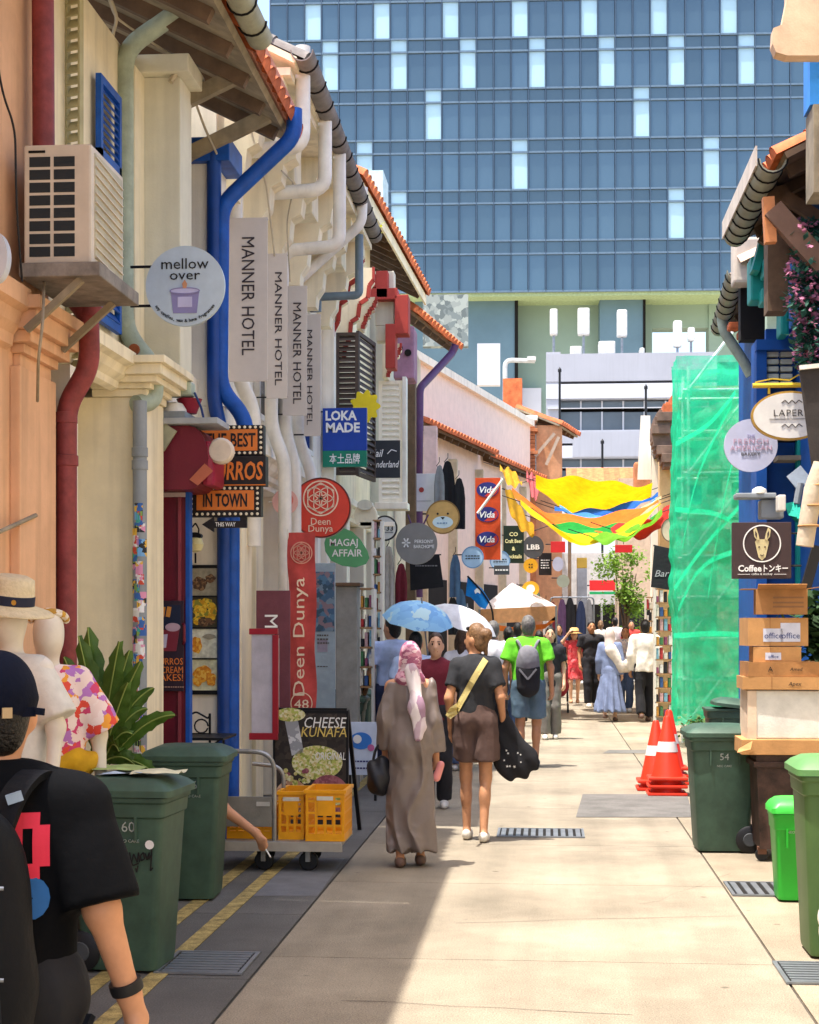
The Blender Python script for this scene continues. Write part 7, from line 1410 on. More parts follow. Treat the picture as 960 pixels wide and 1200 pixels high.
# ------------------------------------------------------------ people
def skinm(n, c): return M('skin_'+n, c, rough=.55, var=.08, scale=14, bump=.05, spec=.4)
SK = {'tan': skinm('tan', 'c08a66'), 'fair': skinm('fair', 'd8a98a'), 'brown': skinm('brown', 'a06c4c')}
HR = {'black': M('hair_black', '120f0e', rough=.45, var=.3, scale=40, bump=.7, bscale=110), 'brown': M('hair_brown', '4a3426', rough=.5, var=.35, scale=40, bump=.5, bscale=60), 'grey': M('hair_grey', '6a6662', rough=.6, var=.35, scale=40, bump=.5, bscale=60), 'fair': M('hair_fair', '7a5a3c', rough=.5, var=.35, scale=40, bump=.5, bscale=60)}
def folds(a=.006, f=1.0, ph=0.0): return lambda X, Y, Z: creases(X, Y, Z, a*1.3, 7*f, 2.6*f, ph)
def person(label, loc, H=1.65, rz=0.0, skin='tan', hair='black', style='short', top=None, bottom=None, shoes='d9d6d0', armR=None, armL=None, stride=.0, yaw=0.0, tilt=0.0, res=.014, face=None, group='passers-by in the lane', lean=0.0, hand_detail=None, slim=None, kneeL=None, ankL=None, kneeR=None, ankR=None):
    s = H/1.7; t = thing('person', label, 'person', loc, rz, group); V = lambda x, y, z: (x*s, (y+lean*max(0, z-.9))*s, z*s)
    fem = style in ('long', 'bun', 'tail', 'hijab'); sw = .165 if fem else .19
    J = {'shR': (sw, 0, 1.37), 'shL': (-sw, 0, 1.37), 'hipR': (.09, 0, .93), 'hipL': (-.09, 0, .93)}
    aR = armR or ((sw+.055, -.03, 1.11), (sw+.06, .05, .86)); aL = armL or ((-sw-.055, -.03, 1.11), (-sw-.06, .05, .86))
    J['elR'], J['wrR'] = aR; J['elL'], J['wrL'] = aL
    for sd, q in (('R', 1), ('L', -1)):
        y = q*stride/2; lift = .06 if y < -.12 else 0
        J['an'+sd] = (q*.085, y, .08+lift); J['kn'+sd] = (q*.095, y*.45+.05, .50)
    for k_, v_ in (('knL', kneeL), ('anL', ankL), ('knR', kneeR), ('anR', ankR)):
        if v_: J[k_] = v_
    j = {k_: np.array(V(*v_)) for k_, v_ in J.items()}
    hc = np.array(V(0, .02, 1.585)); ca, sa = math.cos(yaw), math.sin(yaw); f3 = np.array((-sa, ca, 0)); r3 = np.array((ca, sa, 0)); u3 = np.array((0, 0, 1.0))
    if tilt: f3 = f3*math.cos(tilt)+u3*math.sin(tilt)
    hp = lambda x, y, z: tuple(hc + r3*x*s + f3*y*s + u3*z*s)
    pr = [('e', hp(0, 0, 0), (.073*s, .093*s, .116*s), yaw), ('e', hp(0, .036, -.062), (.05*s, .052*s, .058*s), yaw), ('c', hp(0, .085, .005), hp(0, .104, -.025), .011*s, .016*s), ('e', hp(.074, -.005, -.015), (.014*s, .022*s, .032*s), yaw), ('e', hp(-.074, -.005, -.015), (.014*s, .022*s, .032*s), yaw),
          ('c', V(0, -.01, 1.42), tuple(hc-np.array((0, 0, .07*s))), .054*s, .05*s), ('c', V(0, -.01, 1.425), tuple(j['shR']), .05*s, .05*s), ('c', V(0, -.01, 1.425), tuple(j['shL']), .05*s, .05*s),
          ('e', V(0, 0, 1.29), (.155*s, .105*s, .16*s)), ('e', V(0, 0, 1.1), (.125*s, .092*s, .15*s)), ('e', V(0, 0, .96), (.155*s, .112*s, .13*s))]
    for sd, q in (('R', 1), ('L', -1)):
        pr += [('c', tuple(j['sh'+sd]), tuple(j['el'+sd]), .05*s, .04*s), ('c', tuple(j['el'+sd]), tuple(j['wr'+sd]), .041*s, .027*s), ('c', tuple(j['hip'+sd]), tuple(j['kn'+sd]), .088*s, .056*s), ('c', tuple(j['kn'+sd]), tuple(j['an'+sd]), .055*s, .036*s), ('e', tuple(j['kn'+sd]*.66+j['an'+sd]*.34+np.array((0, -.018*s, 0))), (.05*s, .055*s, .1*s)), ('c', tuple(j['an'+sd]+np.array((0, -.03*s, -.03*s))), tuple(j['an'+sd]+np.array((0, .13*s, -.05*s))), .036*s, .028*s)]
        w = j['wr'+sd]; d = w-j['el'+sd]; d = d/np.linalg.norm(d); fw = np.array((0, 1.0, 0)); fw = fw-d*(fw@d); nf = np.linalg.norm(fw); fw = fw/nf if nf > .2 else np.array((0, 0, 1.0)); inn = np.cross(d, fw)*(1 if (np.cross(d, fw)[0]*-q) > 0 else -1)
        pr.append(('c', tuple(w), tuple(w+d*.07*s), .025*s, .03*s)); ln = (.062, .074, .078, .068)
        for i in range(4):
            b = w+d*.075*s+fw*(-.03+.02*i)*s; m_ = b+(d*.8+inn*.35)*ln[i]*.55*s; e_ = m_+(d*.35+inn*.8)*ln[i]*.5*s; pr += [('c', tuple(b), tuple(m_), .0095*s, .009*s), ('c', tuple(m_), tuple(e_), .009*s, .008*s)]
        b = w+d*.03*s+fw*.025*s; pr += [('c', tuple(b), tuple(b+(fw*.6+d*.6+inn*.2)*.04*s), .011*s, .0105*s), ('c', tuple(b+(fw*.6+d*.6+inn*.2)*.04*s), tuple(b+(fw*.35+d*1.0+inn*.4)*.066*s), .0105*s, .009*s)]
    body = sdf_obj('body', SK[skin], t, pr, res*.9, .026*s)
    # clothes
    if top:
        c, sl, hem, g = top['c'], top.get('sleeve', 'short'), top.get('hem', .9), top.get('g', .018); tp_ = [('e', V(0, 0, 1.29), ((.155+g)*s, (.107+g)*s, .165*s)), ('c', V(0, 0, 1.28), V(0, 0, hem), (.15+g)*s, (top.get('w', .152)+g*1.5)*s, (1, .72, 1), True), ('c', V(0, -.01, 1.42), tuple(j['shR']), (.052+g*.5)*s, (.05+g*.7)*s), ('c', V(0, -.01, 1.42), tuple(j['shL']), (.052+g*.5)*s, (.05+g*.7)*s)]
        for sd in 'RL':
            a, e_, w = j['sh'+sd], j['el'+sd], j['wr'+sd]
            if sl == 'short': b = a+(e_-a)*top.get('sl', .68); tp_.append(('c', tuple(a), tuple(b), (.049+g)*s, (.056+g*1.3)*s, None, True))
            elif sl == 'long': tp_ += [('c', tuple(a), tuple(e_), (.054+g)*s, (.047+g)*s), ('c', tuple(e_), tuple(e_+(w-e_)*.94), (.047+g)*s, (.034+g)*s, None, True)]
            elif sl == 'wide': tp_ += [('c', tuple(a), tuple(e_), (.056+g)*s, (.06+g)*s), ('c', tuple(e_), tuple(e_+(w-e_)*.9), (.06+g)*s, (.075+g)*s, None, True)]
        clip = [(V(0, 0, 1.475), (0, 0, 1))]
        sdf_obj('top', c, t, tp_, res, .03*s, folds(top.get('f', .011), 1, len(label)), clip)
    if bottom:
        c, kind, hem, g = bottom['c'], bottom['kind'], bottom.get('hem', .08), bottom.get('g', .018); wst = bottom.get('waist', 1.02)
        if kind in ('pants', 'shorts'):
            bp_ = [('e', V(0, 0, .95), ((.155+g)*s, (.113+g)*s, .12*s)), ('c', V(0, 0, wst-.06), V(0, 0, wst), (.135+g)*s, (.13+g)*s, (1, .74, 1), True)]
            for sd in 'RL':
                a, k_, n_ = j['hip'+sd], j['kn'+sd], j['an'+sd]
                if kind == 'shorts': f = (a[2]-hem*s)/(a[2]-k_[2]); bp_.append(('c', tuple(a), tuple(a+(k_-a)*f), (.088+g)*s, (bottom.get('leg', .085)+g)*s, None, True))
                else: bp_ += [('c', tuple(a), tuple(k_), (.088+g)*s, (.066+g)*s), ('c', tuple(k_), tuple(k_+(n_-k_)*.97), (.066+g)*s, (bottom.get('leg', .055)+g)*s, None, True)]
        else:
            wd = bottom.get('wide', .26); bp_ = [('c', V(0, 0, wst-.05), V(0, 0, wst), .14*s, .135*s, (1, .74, 1), True), ('e', V(0, 0, .95), (.175*s, .135*s, .13*s)), ('c', V(0, 0, .92), V(0, 0, hem), .165*s, wd*s, (1, .85, 1), True)]
        n_ = bottom.get('pleat', 0); am = bottom.get('f', .011)
        fo = (lambda X, Y, Z: am*np.sin(np.arctan2(Y, X)*n_)*np.clip((1.0*s-Z)/(.7*s), 0, 1)*2+.004*np.sin(Z*20+X*25)) if n_ else folds(am, 1, 1)
        sdf_obj('skirt' if kind == 'skirt' else 'trousers' if kind == 'pants' else 'shorts', c, t, bp_, res, .03*s, fo)
    if shoes:
        for sd in 'RL':
            a = j['an'+sd]; sdf_obj('shoe', plastic('shoe_'+shoes, shoes, rough=.6), t, [('c', tuple(a+np.array((0, -.035*s, -.035*s))), tuple(a+np.array((0, .06*s, -.04*s))), .043*s, .044*s), ('c', tuple(a+np.array((0, .06*s, -.045*s))), tuple(a+np.array((0, .15*s, -.05*s))), .044*s, .034*s)], min(res, .012), .03*s, clip=[((0, 0, a[2]-.078*s), (0, 0, -1))])
    # hair
    hm = HR.get(hair)
    cl = [(hp(0, .035, .045), tuple(f3*.86-u3*.5))]
    if style in ('short', 'bun', 'tail', 'long'):
        hh = [('e', hp(0, -.012, .018), (.082*s, .1*s, .113*s), yaw), ('e', hp(0, -.045, -.04), (.068*s, .055*s, .07*s), yaw)]
        if style == 'bun': hh += [('e', hp(0, -.115, .035), (.05*s, .05*s, .05*s)), ('c', hp(0, -.1, .0), hp(.01, -.1, -.12), .03*s, .02*s)]
        if style == 'tail': hh += [('c', hp(0, -.1, .0), hp(0, -.09, -.22), .035*s, .02*s)]
        if style == 'long': hh += [('c', hp(.05, -.03, -.02), hp(.07, -.03, -.24), .045*s, .035*s), ('c', hp(-.05, -.03, -.02), hp(-.07, -.03, -.24), .045*s, .035*s), ('c', hp(0, -.07, -.02), hp(0, -.08, -.28), .05*s, .05*s)]
        sdf_obj('hair', hm, t, hh, min(res, .01), .02*s, folds(.004, 2), cl)
    if face:
        for q in (-1, 1):
            MB().lathe([(0, -.006*s), (.012*s, -.003*s), (.013*s, 0), (.0, .006*s)], hp(q*.031, .082, .012), 10, 'Y', cap=False).build('eye', plastic('eye_dark', '241a16', rough=.2), t, world=False, smooth=True)
            MB().obox(hp(q*.016, .088, .036), hp(q*.048, .078, .036), .008*s, .006*s).build('eyebrow', HR['black'], t, world=False)
        MB().obox(hp(-.022, .083, -.06), hp(.022, .083, -.06), .012*s, .009*s).build('mouth', M('lips', 'a0524a'), t, world=False)
    sl_ = slim or (.92 if fem else .96); t.scale = (sl_, .97, 1)
    return t, j, s, hp
def at(px, Y): return Vector((P(px, 0, Y).x, Y, 0))

# woman in the grey-brown robe with a pink headscarf (robe, scarf, bag)
m_robe = M('robe_taupe', '7a6e68', rough=.42, var=.06, scale=6, bump=.06, bscale=60)
t, j, s, hp = person('woman in a long taupe robe and pink headscarf carrying a black bag', at(481, 11.1), 1.53, rz=rad(4), skin='tan', style='hijab', shoes='6a5248', res=.011, slim=.9, stride=.12, armR=((.198, -.02, 1.12), (.215, .04, .86)), armL=((-.21, -.04, 1.12), (-.215, .06, .9)))
V = lambda x, y, z: (x*s, y*s, z*s)
rf = lambda X, Y, Z: creases(X, Y, Z, .024, 8.0, 1.7)+.007*np.sin(np.arctan2(Y, X)*7+Z*1.2)*np.clip((.9-Z), 0, 1)
robe = sdf_obj('robe', m_robe, t, [('e', V(0, 0, 1.28), (.172*s, .125*s, .18*s)), ('c', V(0, 0, 1.25), V(.01, 0, .13), .15*s, .2*s, (1, .72, 1), True), ('e', V(0, -.03, .95), (.18*s, .145*s, .22*s)), ('c', V(0, 0, 1.41), tuple(j['shR']*.94), .055*s, .055*s), ('c', V(0, 0, 1.41), tuple(j['shL']*.94), .055*s, .055*s), ('c', tuple(j['shR']), tuple(j['elR']), .054*s, .058*s), ('c', tuple(j['elR']), tuple(j['elR']+(j['wrR']-j['elR'])*.86), .058*s, .07*s, None, True), ('c', tuple(j['shL']), tuple(j['elL']), .056*s, .06*s), ('c', tuple(j['elL']), tuple(j['elL']+(j['wrL']-j['elL'])*.86), .06*s, .066*s, None, True)], .0075, .024, rf)
m_scarf = cells('scarf_print', ['b87488', 'cf9fac', '9c5674', 'd9bcc0', '94506c', 'c48a9c'], 22, stretch=(1, 1, 2.2))
sdf_obj('headscarf', m_scarf, t, [('e', hp(0, -.01, .005), (.092*s, .112*s, .128*s)), ('c', hp(0, -.03, -.06), hp(0, -.035, -.16), .085*s, .1*s), ('e', V(0, -.02, 1.43), (.13*s, .11*s, .06*s))], .008, .04, lambda X, Y, Z: creases(X, Y, Z, .007, 9, 14), [(hp(0, .1, 0), (0, 1, 0))])
sdf_obj('scarf_tail', cells('scarf_tail_print', ['cfc0c4', 'ddd2d2', 'b9a0ac', '9a7a90'], 9, stretch=(2, 1, .8)), t, [('c', hp(.01, -.13, -.1), V(.05, -.165, 1.22), .06*s, .05*s, (1, .5, 1)), ('c', V(.05, -.165, 1.22), V(.075, -.18, 1.0), .05*s, .03*s, (1, .5, 1)), ('c', V(.05, -.165, 1.22), V(.11, -.165, 1.08), .04*s, .012*s, (1, .5, 1))], .008, .03, lambda X, Y, Z: creases(X, Y, Z, .008, 16, 3))
bg = thing('black_handbag', 'slouchy black handbag on the arm of the robed woman', 'bag', t.location+Vector((-.215, -.02, .62))); m_bag = M('black_leather', '1a1b22', rough=.5, var=.2, bump=.2, bscale=25)
sdf_obj('pouch', m_bag, bg, [('e', (0, 0, -.02), (.085, .1, .12)), ('c', (-.02, 0, .06), (.03, 0, .09), .06, .05)], .009, .04, lambda X, Y, Z: .006*np.sin(X*60+Z*30)); MB().tube(bend([(-.05, 0, .06), (-.02, 0, .2), (.06, 0, .26), (.08, 0, .1)], .08), .01, 6).build('strap', m_bag, bg, world=False)
ph_ = thing('pink_purse', 'small pink purse held low by the robed woman', 'purse', t.location+Vector((.2, .0, .66))); sdf_obj('case', M('pink_case', 'd98a86', rough=.5), ph_, [('c', (-.02, 0, -.05), (.01, 0, .04), .028, .026)], .007, .02)

# woman in black tee and brown shorts
t, j, s, hp = person('woman in charcoal tee and brown shorts with hair in a bun glancing left', at(557, 12.45), 1.66, rz=rad(-3), skin='tan', hair='fair', style='bun', res=.011, slim=.86, stride=-.16, yaw=rad(68), shoes='ddd6c8', face=1,
    top=dict(c=cloth('tee_charcoal', '2c2d31'), hem=1.0, w=.14), bottom=dict(c=cloth('shorts_brown', '5a4640', bump=.3), kind='shorts', hem=.64, leg=.105, g=.022, f=.014, waist=1.06), armL=((-.235, -.06, 1.12), (-.225, .03, .88)), armR=((.235, -.05, 1.13), (.25, .08, .92)))
V = lambda x, y, z: (x*s, y*s, z*s)
topo = [o for o in t.children if o.name.startswith('top')][0]; rb = MB(); pa, pb = Vector((.105*s, -.5, 1.43*s)), Vector((-.185*s, -.5, 1.0*s)); dv = (pb-pa).normalized(); nv = Vector((dv.z, 0, -dv.x))
for i in range(24):
    for q_ in range(2): rb.add([pa.lerp(pb, (i+u)/24)+nv*(.027*s*(q_+v-1)) for u, v in ((0, 0), (1, 0), (1, 1), (0, 1))], [[0, 1, 2, 3]])
st_ = rb.build('bag_strap', cloth('strap_yellow', 'c9b878', bump=.1), t, world=False); drape(st_, topo, (0, 1, 0), .008)
sdf_obj('sunglasses', m_black, t, [('c', hp(-.06, .05, .085), hp(.06, .05, .085), .016*s, .016*s), ('c', hp(.07, .04, .07), hp(.08, -.02, .02), .006*s, .005*s)], .006, .01)
tb = thing('tote_bag', 'black tote bag with white star print carried by the woman in shorts', 'bag', t.location+Vector((.24, .05, .55))); m_tote = cloth('tote_black', '1d1d21')
bagm = sdf_obj('sack', m_tote, tb, [('c', (.0, 0, .3), (.09, 0, .06), .06, .13, (1, .35, 1)), ('c', (.0, 0, .06), (.17, 0, .1), .1, .06, (1, .35, 1)), ('c', (0, 0, .3), (-.02, 0, .42), .05, .025, (1, .4, 1))], .009, .05, lambda X, Y, Z: .005*np.sin(X*45+Z*30)); random.seed(71)
for i in range(9): a = random.uniform(0, 6); c = Vector((-.02+random.uniform(0, .13), -.3, .0+random.uniform(.02, .16))); r = random.uniform(.007, .014); o = MB().prism([(c.x+(r if k_ % 2 == 0 else r*.45)*math.cos(a+k_*math.pi/5), c.z+(r if k_ % 2 == 0 else r*.45)*math.sin(a+k_*math.pi/5)) for k_ in range(10)], -.001, .001).build('star', W, tb, world=False); drape(o, bagm, (0, 1, 0))
MB().tube(bend([(-.05, 0, .38), (-.04, 0, .46), (.0, 0, .46), (.02, 0, .36)], .03), .008, 6).build('handle', m_tote, tb, world=False)

# woman in maroon top facing the camera
person('woman in a sleeveless maroon top walking towards the near end of the lane', at(511, 14.6), 1.58, rz=math.pi+rad(3), skin='fair', hair='brown', style='tail', res=.012, stride=.2, face=1, top=dict(c=cloth('top_maroon', '6d2230'), sleeve='none', hem=.86), bottom=dict(c=cloth('trousers_dark', '26262c'), kind='pants'))
# man in the pale blue shirt, boy in front of him, umbrella people
person('man in pale blue shirt with cropped dark hair looking towards the shops', at(460, 17.2), 1.74, rz=rad(25), skin='tan', hair='black', res=.013, yaw=rad(30), stride=.1, top=dict(c=cloth('shirt_paleblue', 'aebfe0'), hem=.85), bottom=dict(c=cloth('trousers_navy', '2b3350'), kind='pants'), armL=((-.25, .0, 1.12), (-.27, .14, .92)))
t, j, s, hp = person('dark haired youth in pale blue tee holding up the blue umbrella', at(487, 16.3), 1.58, rz=0, skin='tan', hair='black', res=.013, top=dict(c=cloth('tee_skyblue', 'b4c6e6'), hem=.85), bottom=dict(c=cloth('trousers_navy', '2b3350'), kind='pants'), armR=((.2, .12, 1.16), (.13, .22, 1.32)))
umbrella('pale blue umbrella with faint pattern tilted over the crowd', 493, 706, 16.5, .37, cells('umbrella_blue', ['7fb4de', '8cc0e4', '74a8d6', '9acbe6', 'b9d8dc'], 9), (rad(16), rad(10)), t.location+Vector((.12, .22, 1.24)))
t, j, s, hp = person('woman in white tee holding up the white umbrella', at(541, 18.4), 1.6, rz=0, skin='fair', hair='brown', style='long', res=.014, top=dict(c=cloth('tee_white', 'dcd9dc'), hem=.85), bottom=dict(c=cloth('jeans_blue', '47597a'), kind='pants'), armR=((.2, .12, 1.16), (.12, .22, 1.32)))
umbrella('plain white umbrella with blue edge behind the blue umbrella', 546, 712, 18.6, .44, cloth('umbrella_white', 'e6e6ea', trans=.3, bump=.1), (rad(8), rad(20)), t.location+Vector((.1, .22, 1.24)))
person('grey haired man in white tee walking ahead of the crowd', at(578, 20.6), 1.7, rz=0, skin='tan', hair='grey', res=.014, top=dict(c=cloth('tee_white', 'dcd9dc'), hem=.85), bottom=dict(c=cloth('trousers_dark', '26262c'), kind='pants'), stride=.2)
person('woman in a grey vest top with bare shoulders in the crowd', at(596, 22.6), 1.62, rz=rad(10), skin='tan', hair='black', style='bun', res=.015, top=dict(c=cloth('vest_grey', '9fa6b2'), sleeve='none', hem=.88), bottom=dict(c=cloth('jeans_blue', '47597a'), kind='pants'))
# man with bright green tee and grey backpack
t, j, s, hp = person('man in bright green tee and denim shorts wearing a grey backpack', at(619, 19.0), 1.76, rz=rad(-3), skin='tan', hair='grey', res=.012, stride=.1, shoes='3a4a6a', top=dict(c=cloth('tee_lime', '66c22a'), hem=.88, g=.024), bottom=dict(c=cloth('shorts_denim', '5d7486'), kind='shorts', hem=.56, leg=.09, g=.022), armR=((.265, -.03, 1.12), (.275, .02, .88)), armL=((-.265, -.03, 1.12), (-.275, .02, .88)))
bp = thing('grey_backpack', 'grey and black backpack with drawcord on the man in green', 'backpack', t.location+Vector((0, -.2, 1.15))); m_pk1 = cloth('pack_grey', '77767c'); m_pk2 = cloth('pack_black', '26262a')
sdf_obj('upper_bag', m_pk1, bp, [('c', (0, 0, .16), (0, 0, .0), .11, .14, (1, .6, 1)), ('e', (0, -.02, .1), (.12, .09, .14))], .011, .04, folds(.004)); sdf_obj('lower_bag', m_pk2, bp, [('c', (0, -.01, -.02), (0, -.01, -.2), .14, .13, (1, .62, 1))], .011, .03, folds(.004))
for q in (-1, 1): MB().tube(bend([(q*.07, .0, .22), (q*.11, .03, .31), (q*.13, .13, .33), (q*.14, .26, .22)], .05), [.022]*0 or .018, 8).build('strap', m_pk1, bp, world=False, smooth=True)
MB().obox((-.1, -.1, .0), (0, -.105, -.12), .02, .02).build('buckle_strap', m_pk1, bp, world=False); MB().obox((.1, -.1, .0), (0, -.105, -.12), .02, .02).build('buckle_strap', m_pk1, bp, world=False); MB().box(-.05, .05, -.02, .02, .21, .27, .01).build('collar_label', M('pack_orange', 'd98a3a'), bp, world=False)
# others further along the lane
person('woman in dark dress with pale trousers walking past the man in green', at(645, 23.6), 1.62, rz=math.pi, skin='fair', hair='black', style='long', res=.015, face=1, stride=.15, top=dict(c=cloth('blouse_black', '2a2a30'), hem=.8), bottom=dict(c=cloth('trousers_grey', '7d7872'), kind='pants', leg=.075))
t, j, s, hp = person('woman in a red dress shading her face with one hand', at(673, 34.5), 1.55, rz=math.pi, skin='fair', hair='brown', style='long', res=.017, stride=.14, shoes='b98a6a', top=dict(c=cells('dress_red', ['c8323c', 'd94a50', 'b02632', 'd9686a'], 14), hem=.9), bottom=dict(c=cells('dress_red', ['c8323c', 'd94a50', 'b02632', 'd9686a'], 14), kind='skirt', hem=.56, wide=.24, pleat=9), armR=((.3, .06, 1.42), (.14, .12, 1.62)))
h2 = thing('sun_hat', 'tan sun hat worn by the woman in the red dress', 'hat', t.location+Vector((0, -.02, 1.49))); MB().lathe([(.17, -.02), (.175, -.015), (.1, .01), (.09, .09), (.05, .11), (0, .11)], (0, 0, 0), 20, cap=False).build('crown', M('hat_tan', 'd0a86a'), h2, world=False, smooth='all'); MB().lathe([(.1005, .012), (.097, .04), (.094, .042)], (0, 0, 0), 20, cap=False).build('band', M('hat_ribbon', '8f5a3a'), h2, world=False, smooth=True)
person('man in black shirt and cap beside the woman in red', at(693, 32.8), 1.72, rz=math.pi+rad(10), skin='tan', hair='black', res=.017, face=1, stride=.2, top=dict(c=cloth('blouse_black', '2a2a30'), hem=.85), bottom=dict(c=cloth('trousers_dark', '26262c'), kind='pants'))
t, j, s, hp = person('woman in blue grey dress and cream headscarf with a white shawl', at(715, 27.9), 1.6, rz=rad(-8), skin='fair', style='hijab', res=.015, stride=.25, shoes='6a5248', top=dict(c=cloth('dress_bluegrey', '7885a6'), sleeve='long', hem=.85), bottom=dict(c=cloth('dress_bluegrey', '7885a6'), kind='skirt', hem=.2, wide=.3, pleat=11, f=.012))
sdf_obj('headscarf', cloth('scarf_cream', 'd3c0b6'), t, [('e', hp(0, -.01, .005), (.09*s, .11*s, .126*s)), ('c', hp(0, -.03, -.06), hp(0, -.03, -.2), .085*s, .12*s)], .012, .04, folds(.005, 1.5), [(hp(0, .095, 0), (0, 1, 0))]); sdf_obj('shawl', cloth('shawl_white', 'ded4c8'), t, [('c', (.02, -.05, 1.3*s), (.22*s, .02, 1.02*s), .12*s, .12*s), ('c', (.22*s, .02, 1.02*s), (.36*s, .1, .98*s), .12*s, .08*s)], .014, .05, folds(.01))
person('man in loose white shirt and black trousers near the postcard rack', at(756, 27.9), 1.74, rz=rad(5), skin='tan', hair='black', res=.014, stride=.3, shoes='6a5248', top=dict(c=cloth('shirt_white', 'e6dfd2'), sleeve='long', hem=.84, g=.032, f=.01), bottom=dict(c=cloth('trousers_black', '1e1e22'), kind='pants', g=.02))
person('woman in white floral blouse walking towards the man in white', at(733, 31.0), 1.62, rz=math.pi, skin='tan', hair='brown', style='long', res=.017, face=1, top=dict(c=cells('blouse_floral', ['d9d0cc', 'c9bcc0', '8f95a8', 'e3dcd8'], 24), sleeve='long', hem=.8), bottom=dict(c=cloth('jeans_blue', '47597a'), kind='pants'))
for px, Y, H, lab, tc, hc_, st, rz in ((704, 42.6, 1.62, 'woman in cream top standing on the raised forecourt', 'd9d2c4', 'fair', 'tail', 0), (721, 43.5, 1.7, 'man in white shirt on the raised forecourt', 'dfdcd8', 'black', 'short', 0), (740, 43.2, 1.62, 'person in a red top by the small tree', 'c8423c', 'black', 'short', math.pi), (686, 41.8, 1.66, 'person in a grey tee by the clothes rail', '8f9096', 'black', 'short', math.pi), (655, 37.0, 1.66, 'person in a navy top near the market tent post', '2f3a5a', 'black', 'long', math.pi), (632, 27.5, 1.55, 'person in a red top partly hidden behind the man in green', 'b8423a', 'black', 'short', 0), (607, 26.5, 1.68, 'person in a pale blue shirt under the market tent', 'a9c4d8', 'black', 'short', 0)):
    person(lab, at(px, Y)+Vector((0, 0, .14 if Y > 41.5 else 0)), H, rz, 'tan', hc_, st, res=.02, top=dict(c=cloth('top_'+tc, tc), hem=.85), bottom=dict(c=cloth('trousers_dark', '26262c'), kind='pants'), stride=.1, group='small figures at the far end of the lane')
sl = thing('pram', 'red and black pram near the woman in red', 'pram', at(655, 30.6)); sdf_obj('seat', cloth('pram_red', 'a83244'), sl, [('c', (0, 0, .45), (.02, .1, .75), .16, .14), ('e', (0, .15, .5), (.2, .25, .14))], .02, .06); 
for x in (-.17, .17):
    for y in (-.1, .35): MB().lathe([(.03, -.015), (.09, -.015), (.09, .015), (.03, .015)], (x, y, .09), 14, 'X').build('wheel', m_black, sl, world=False, smooth=True)
MB().tube(bend([(-.16, .3, .2), (-.16, .45, .95), (.16, .45, .95), (.16, .3, .2)], .08), .014, 6).build('handle', m_blackm, sl, world=False); MB().obox((-.17, -.1, .12), (-.17, .35, .5), .02, .02).build('frame', m_blackm, sl, world=False); MB().obox((.17, -.1, .12), (.17, .35, .5), .02, .02).build('frame', m_blackm, sl, world=False)

# crouching person behind bin 56: only the forearm and hand with a cigarette show
hd = P(303, 985, 10.5); cl_ = P(250, 0, 10.75)
base = Vector((P(232, 0, 10.7).x, 10.7, 0)); Hh = 1.65; tz = .55
rel = lambda v: ((v-base).x/(Hh/1.7), (v-base).y/(Hh/1.7), ((v-base).z+tz)/(Hh/1.7))
t, j, s, hp = person('crouching person behind bin 56 reaching out a hand with a cigarette', base-Vector((0, 0, 0)), Hh, rz=0, skin='tan', hair='black', res=.012, shoes=None, top=None, bottom=None, armR=((.22, -.02, 1.12), (.25, .05, .86))) if False else (None, None, None, None)
kp = thing('person', 'crouching person behind bin 56 reaching out a hand with a cigarette', 'person', base); L = lambda v: tuple(v-base)
sh = (.1, .05, .58); el = L(P(262, 948, 10.55)); wr = L(P(300, 976, 10.5)); pr = [('e', (-.06, .0, .71), (.075, .092, .11)), ('c', (-.05, .08, .56), (-.06, .02, .66), .055, .05), ('e', (-.05, .1, .44), (.16, .12, .18)), ('e', (-.05, .12, .25), (.16, .14, .14)), ('c', sh, el, .05, .04), ('c', el, wr, .04, .026),
    ('c', (.05, .1, .3), (.12, -.12, .46), .09, .06), ('c', (.12, -.12, .46), (.1, -.02, .08), .058, .04), ('c', (-.13, .1, .3), (-.16, -.12, .46), .09, .06), ('c', (-.16, -.12, .46), (-.14, -.02, .08), .058, .04), ('c', (.1, .0, .05), (.1, -.14, .035), .035, .03), ('c', (-.14, .0, .05), (-.14, -.14, .035), .035, .03), ('c', (-.2, .05, .58), (-.24, -.08, .42), .05, .04), ('c', (-.24, -.08, .42), (-.1, -.16, .46), .04, .028)]
w = Vector(wr); d = (w-Vector(el)).normalized(); dn = Vector((.25, 0, -1)).normalized(); pr.append(('c', wr, tuple(w+(d*.5+dn*.5)*.07), .026, .028)); b0 = w+(d*.5+dn*.5)*.07; sd = Vector((.8, -.5, .2)).normalized()
for i, l in enumerate((.06, .072, .07, .055)): b = b0+sd*(-.026+.018*i); m_ = b+(dn*.9+d*.15)*l*.55; e_ = m_+(dn*.8-d*.35)*l*.5; pr += [('c', tuple(b), tuple(m_), .009, .0085), ('c', tuple(m_), tuple(e_), .0085, .007)]
pr += [('c', tuple(w+d*.02), tuple(w+d*.03+sd*.045+dn*.035), .011, .009)]
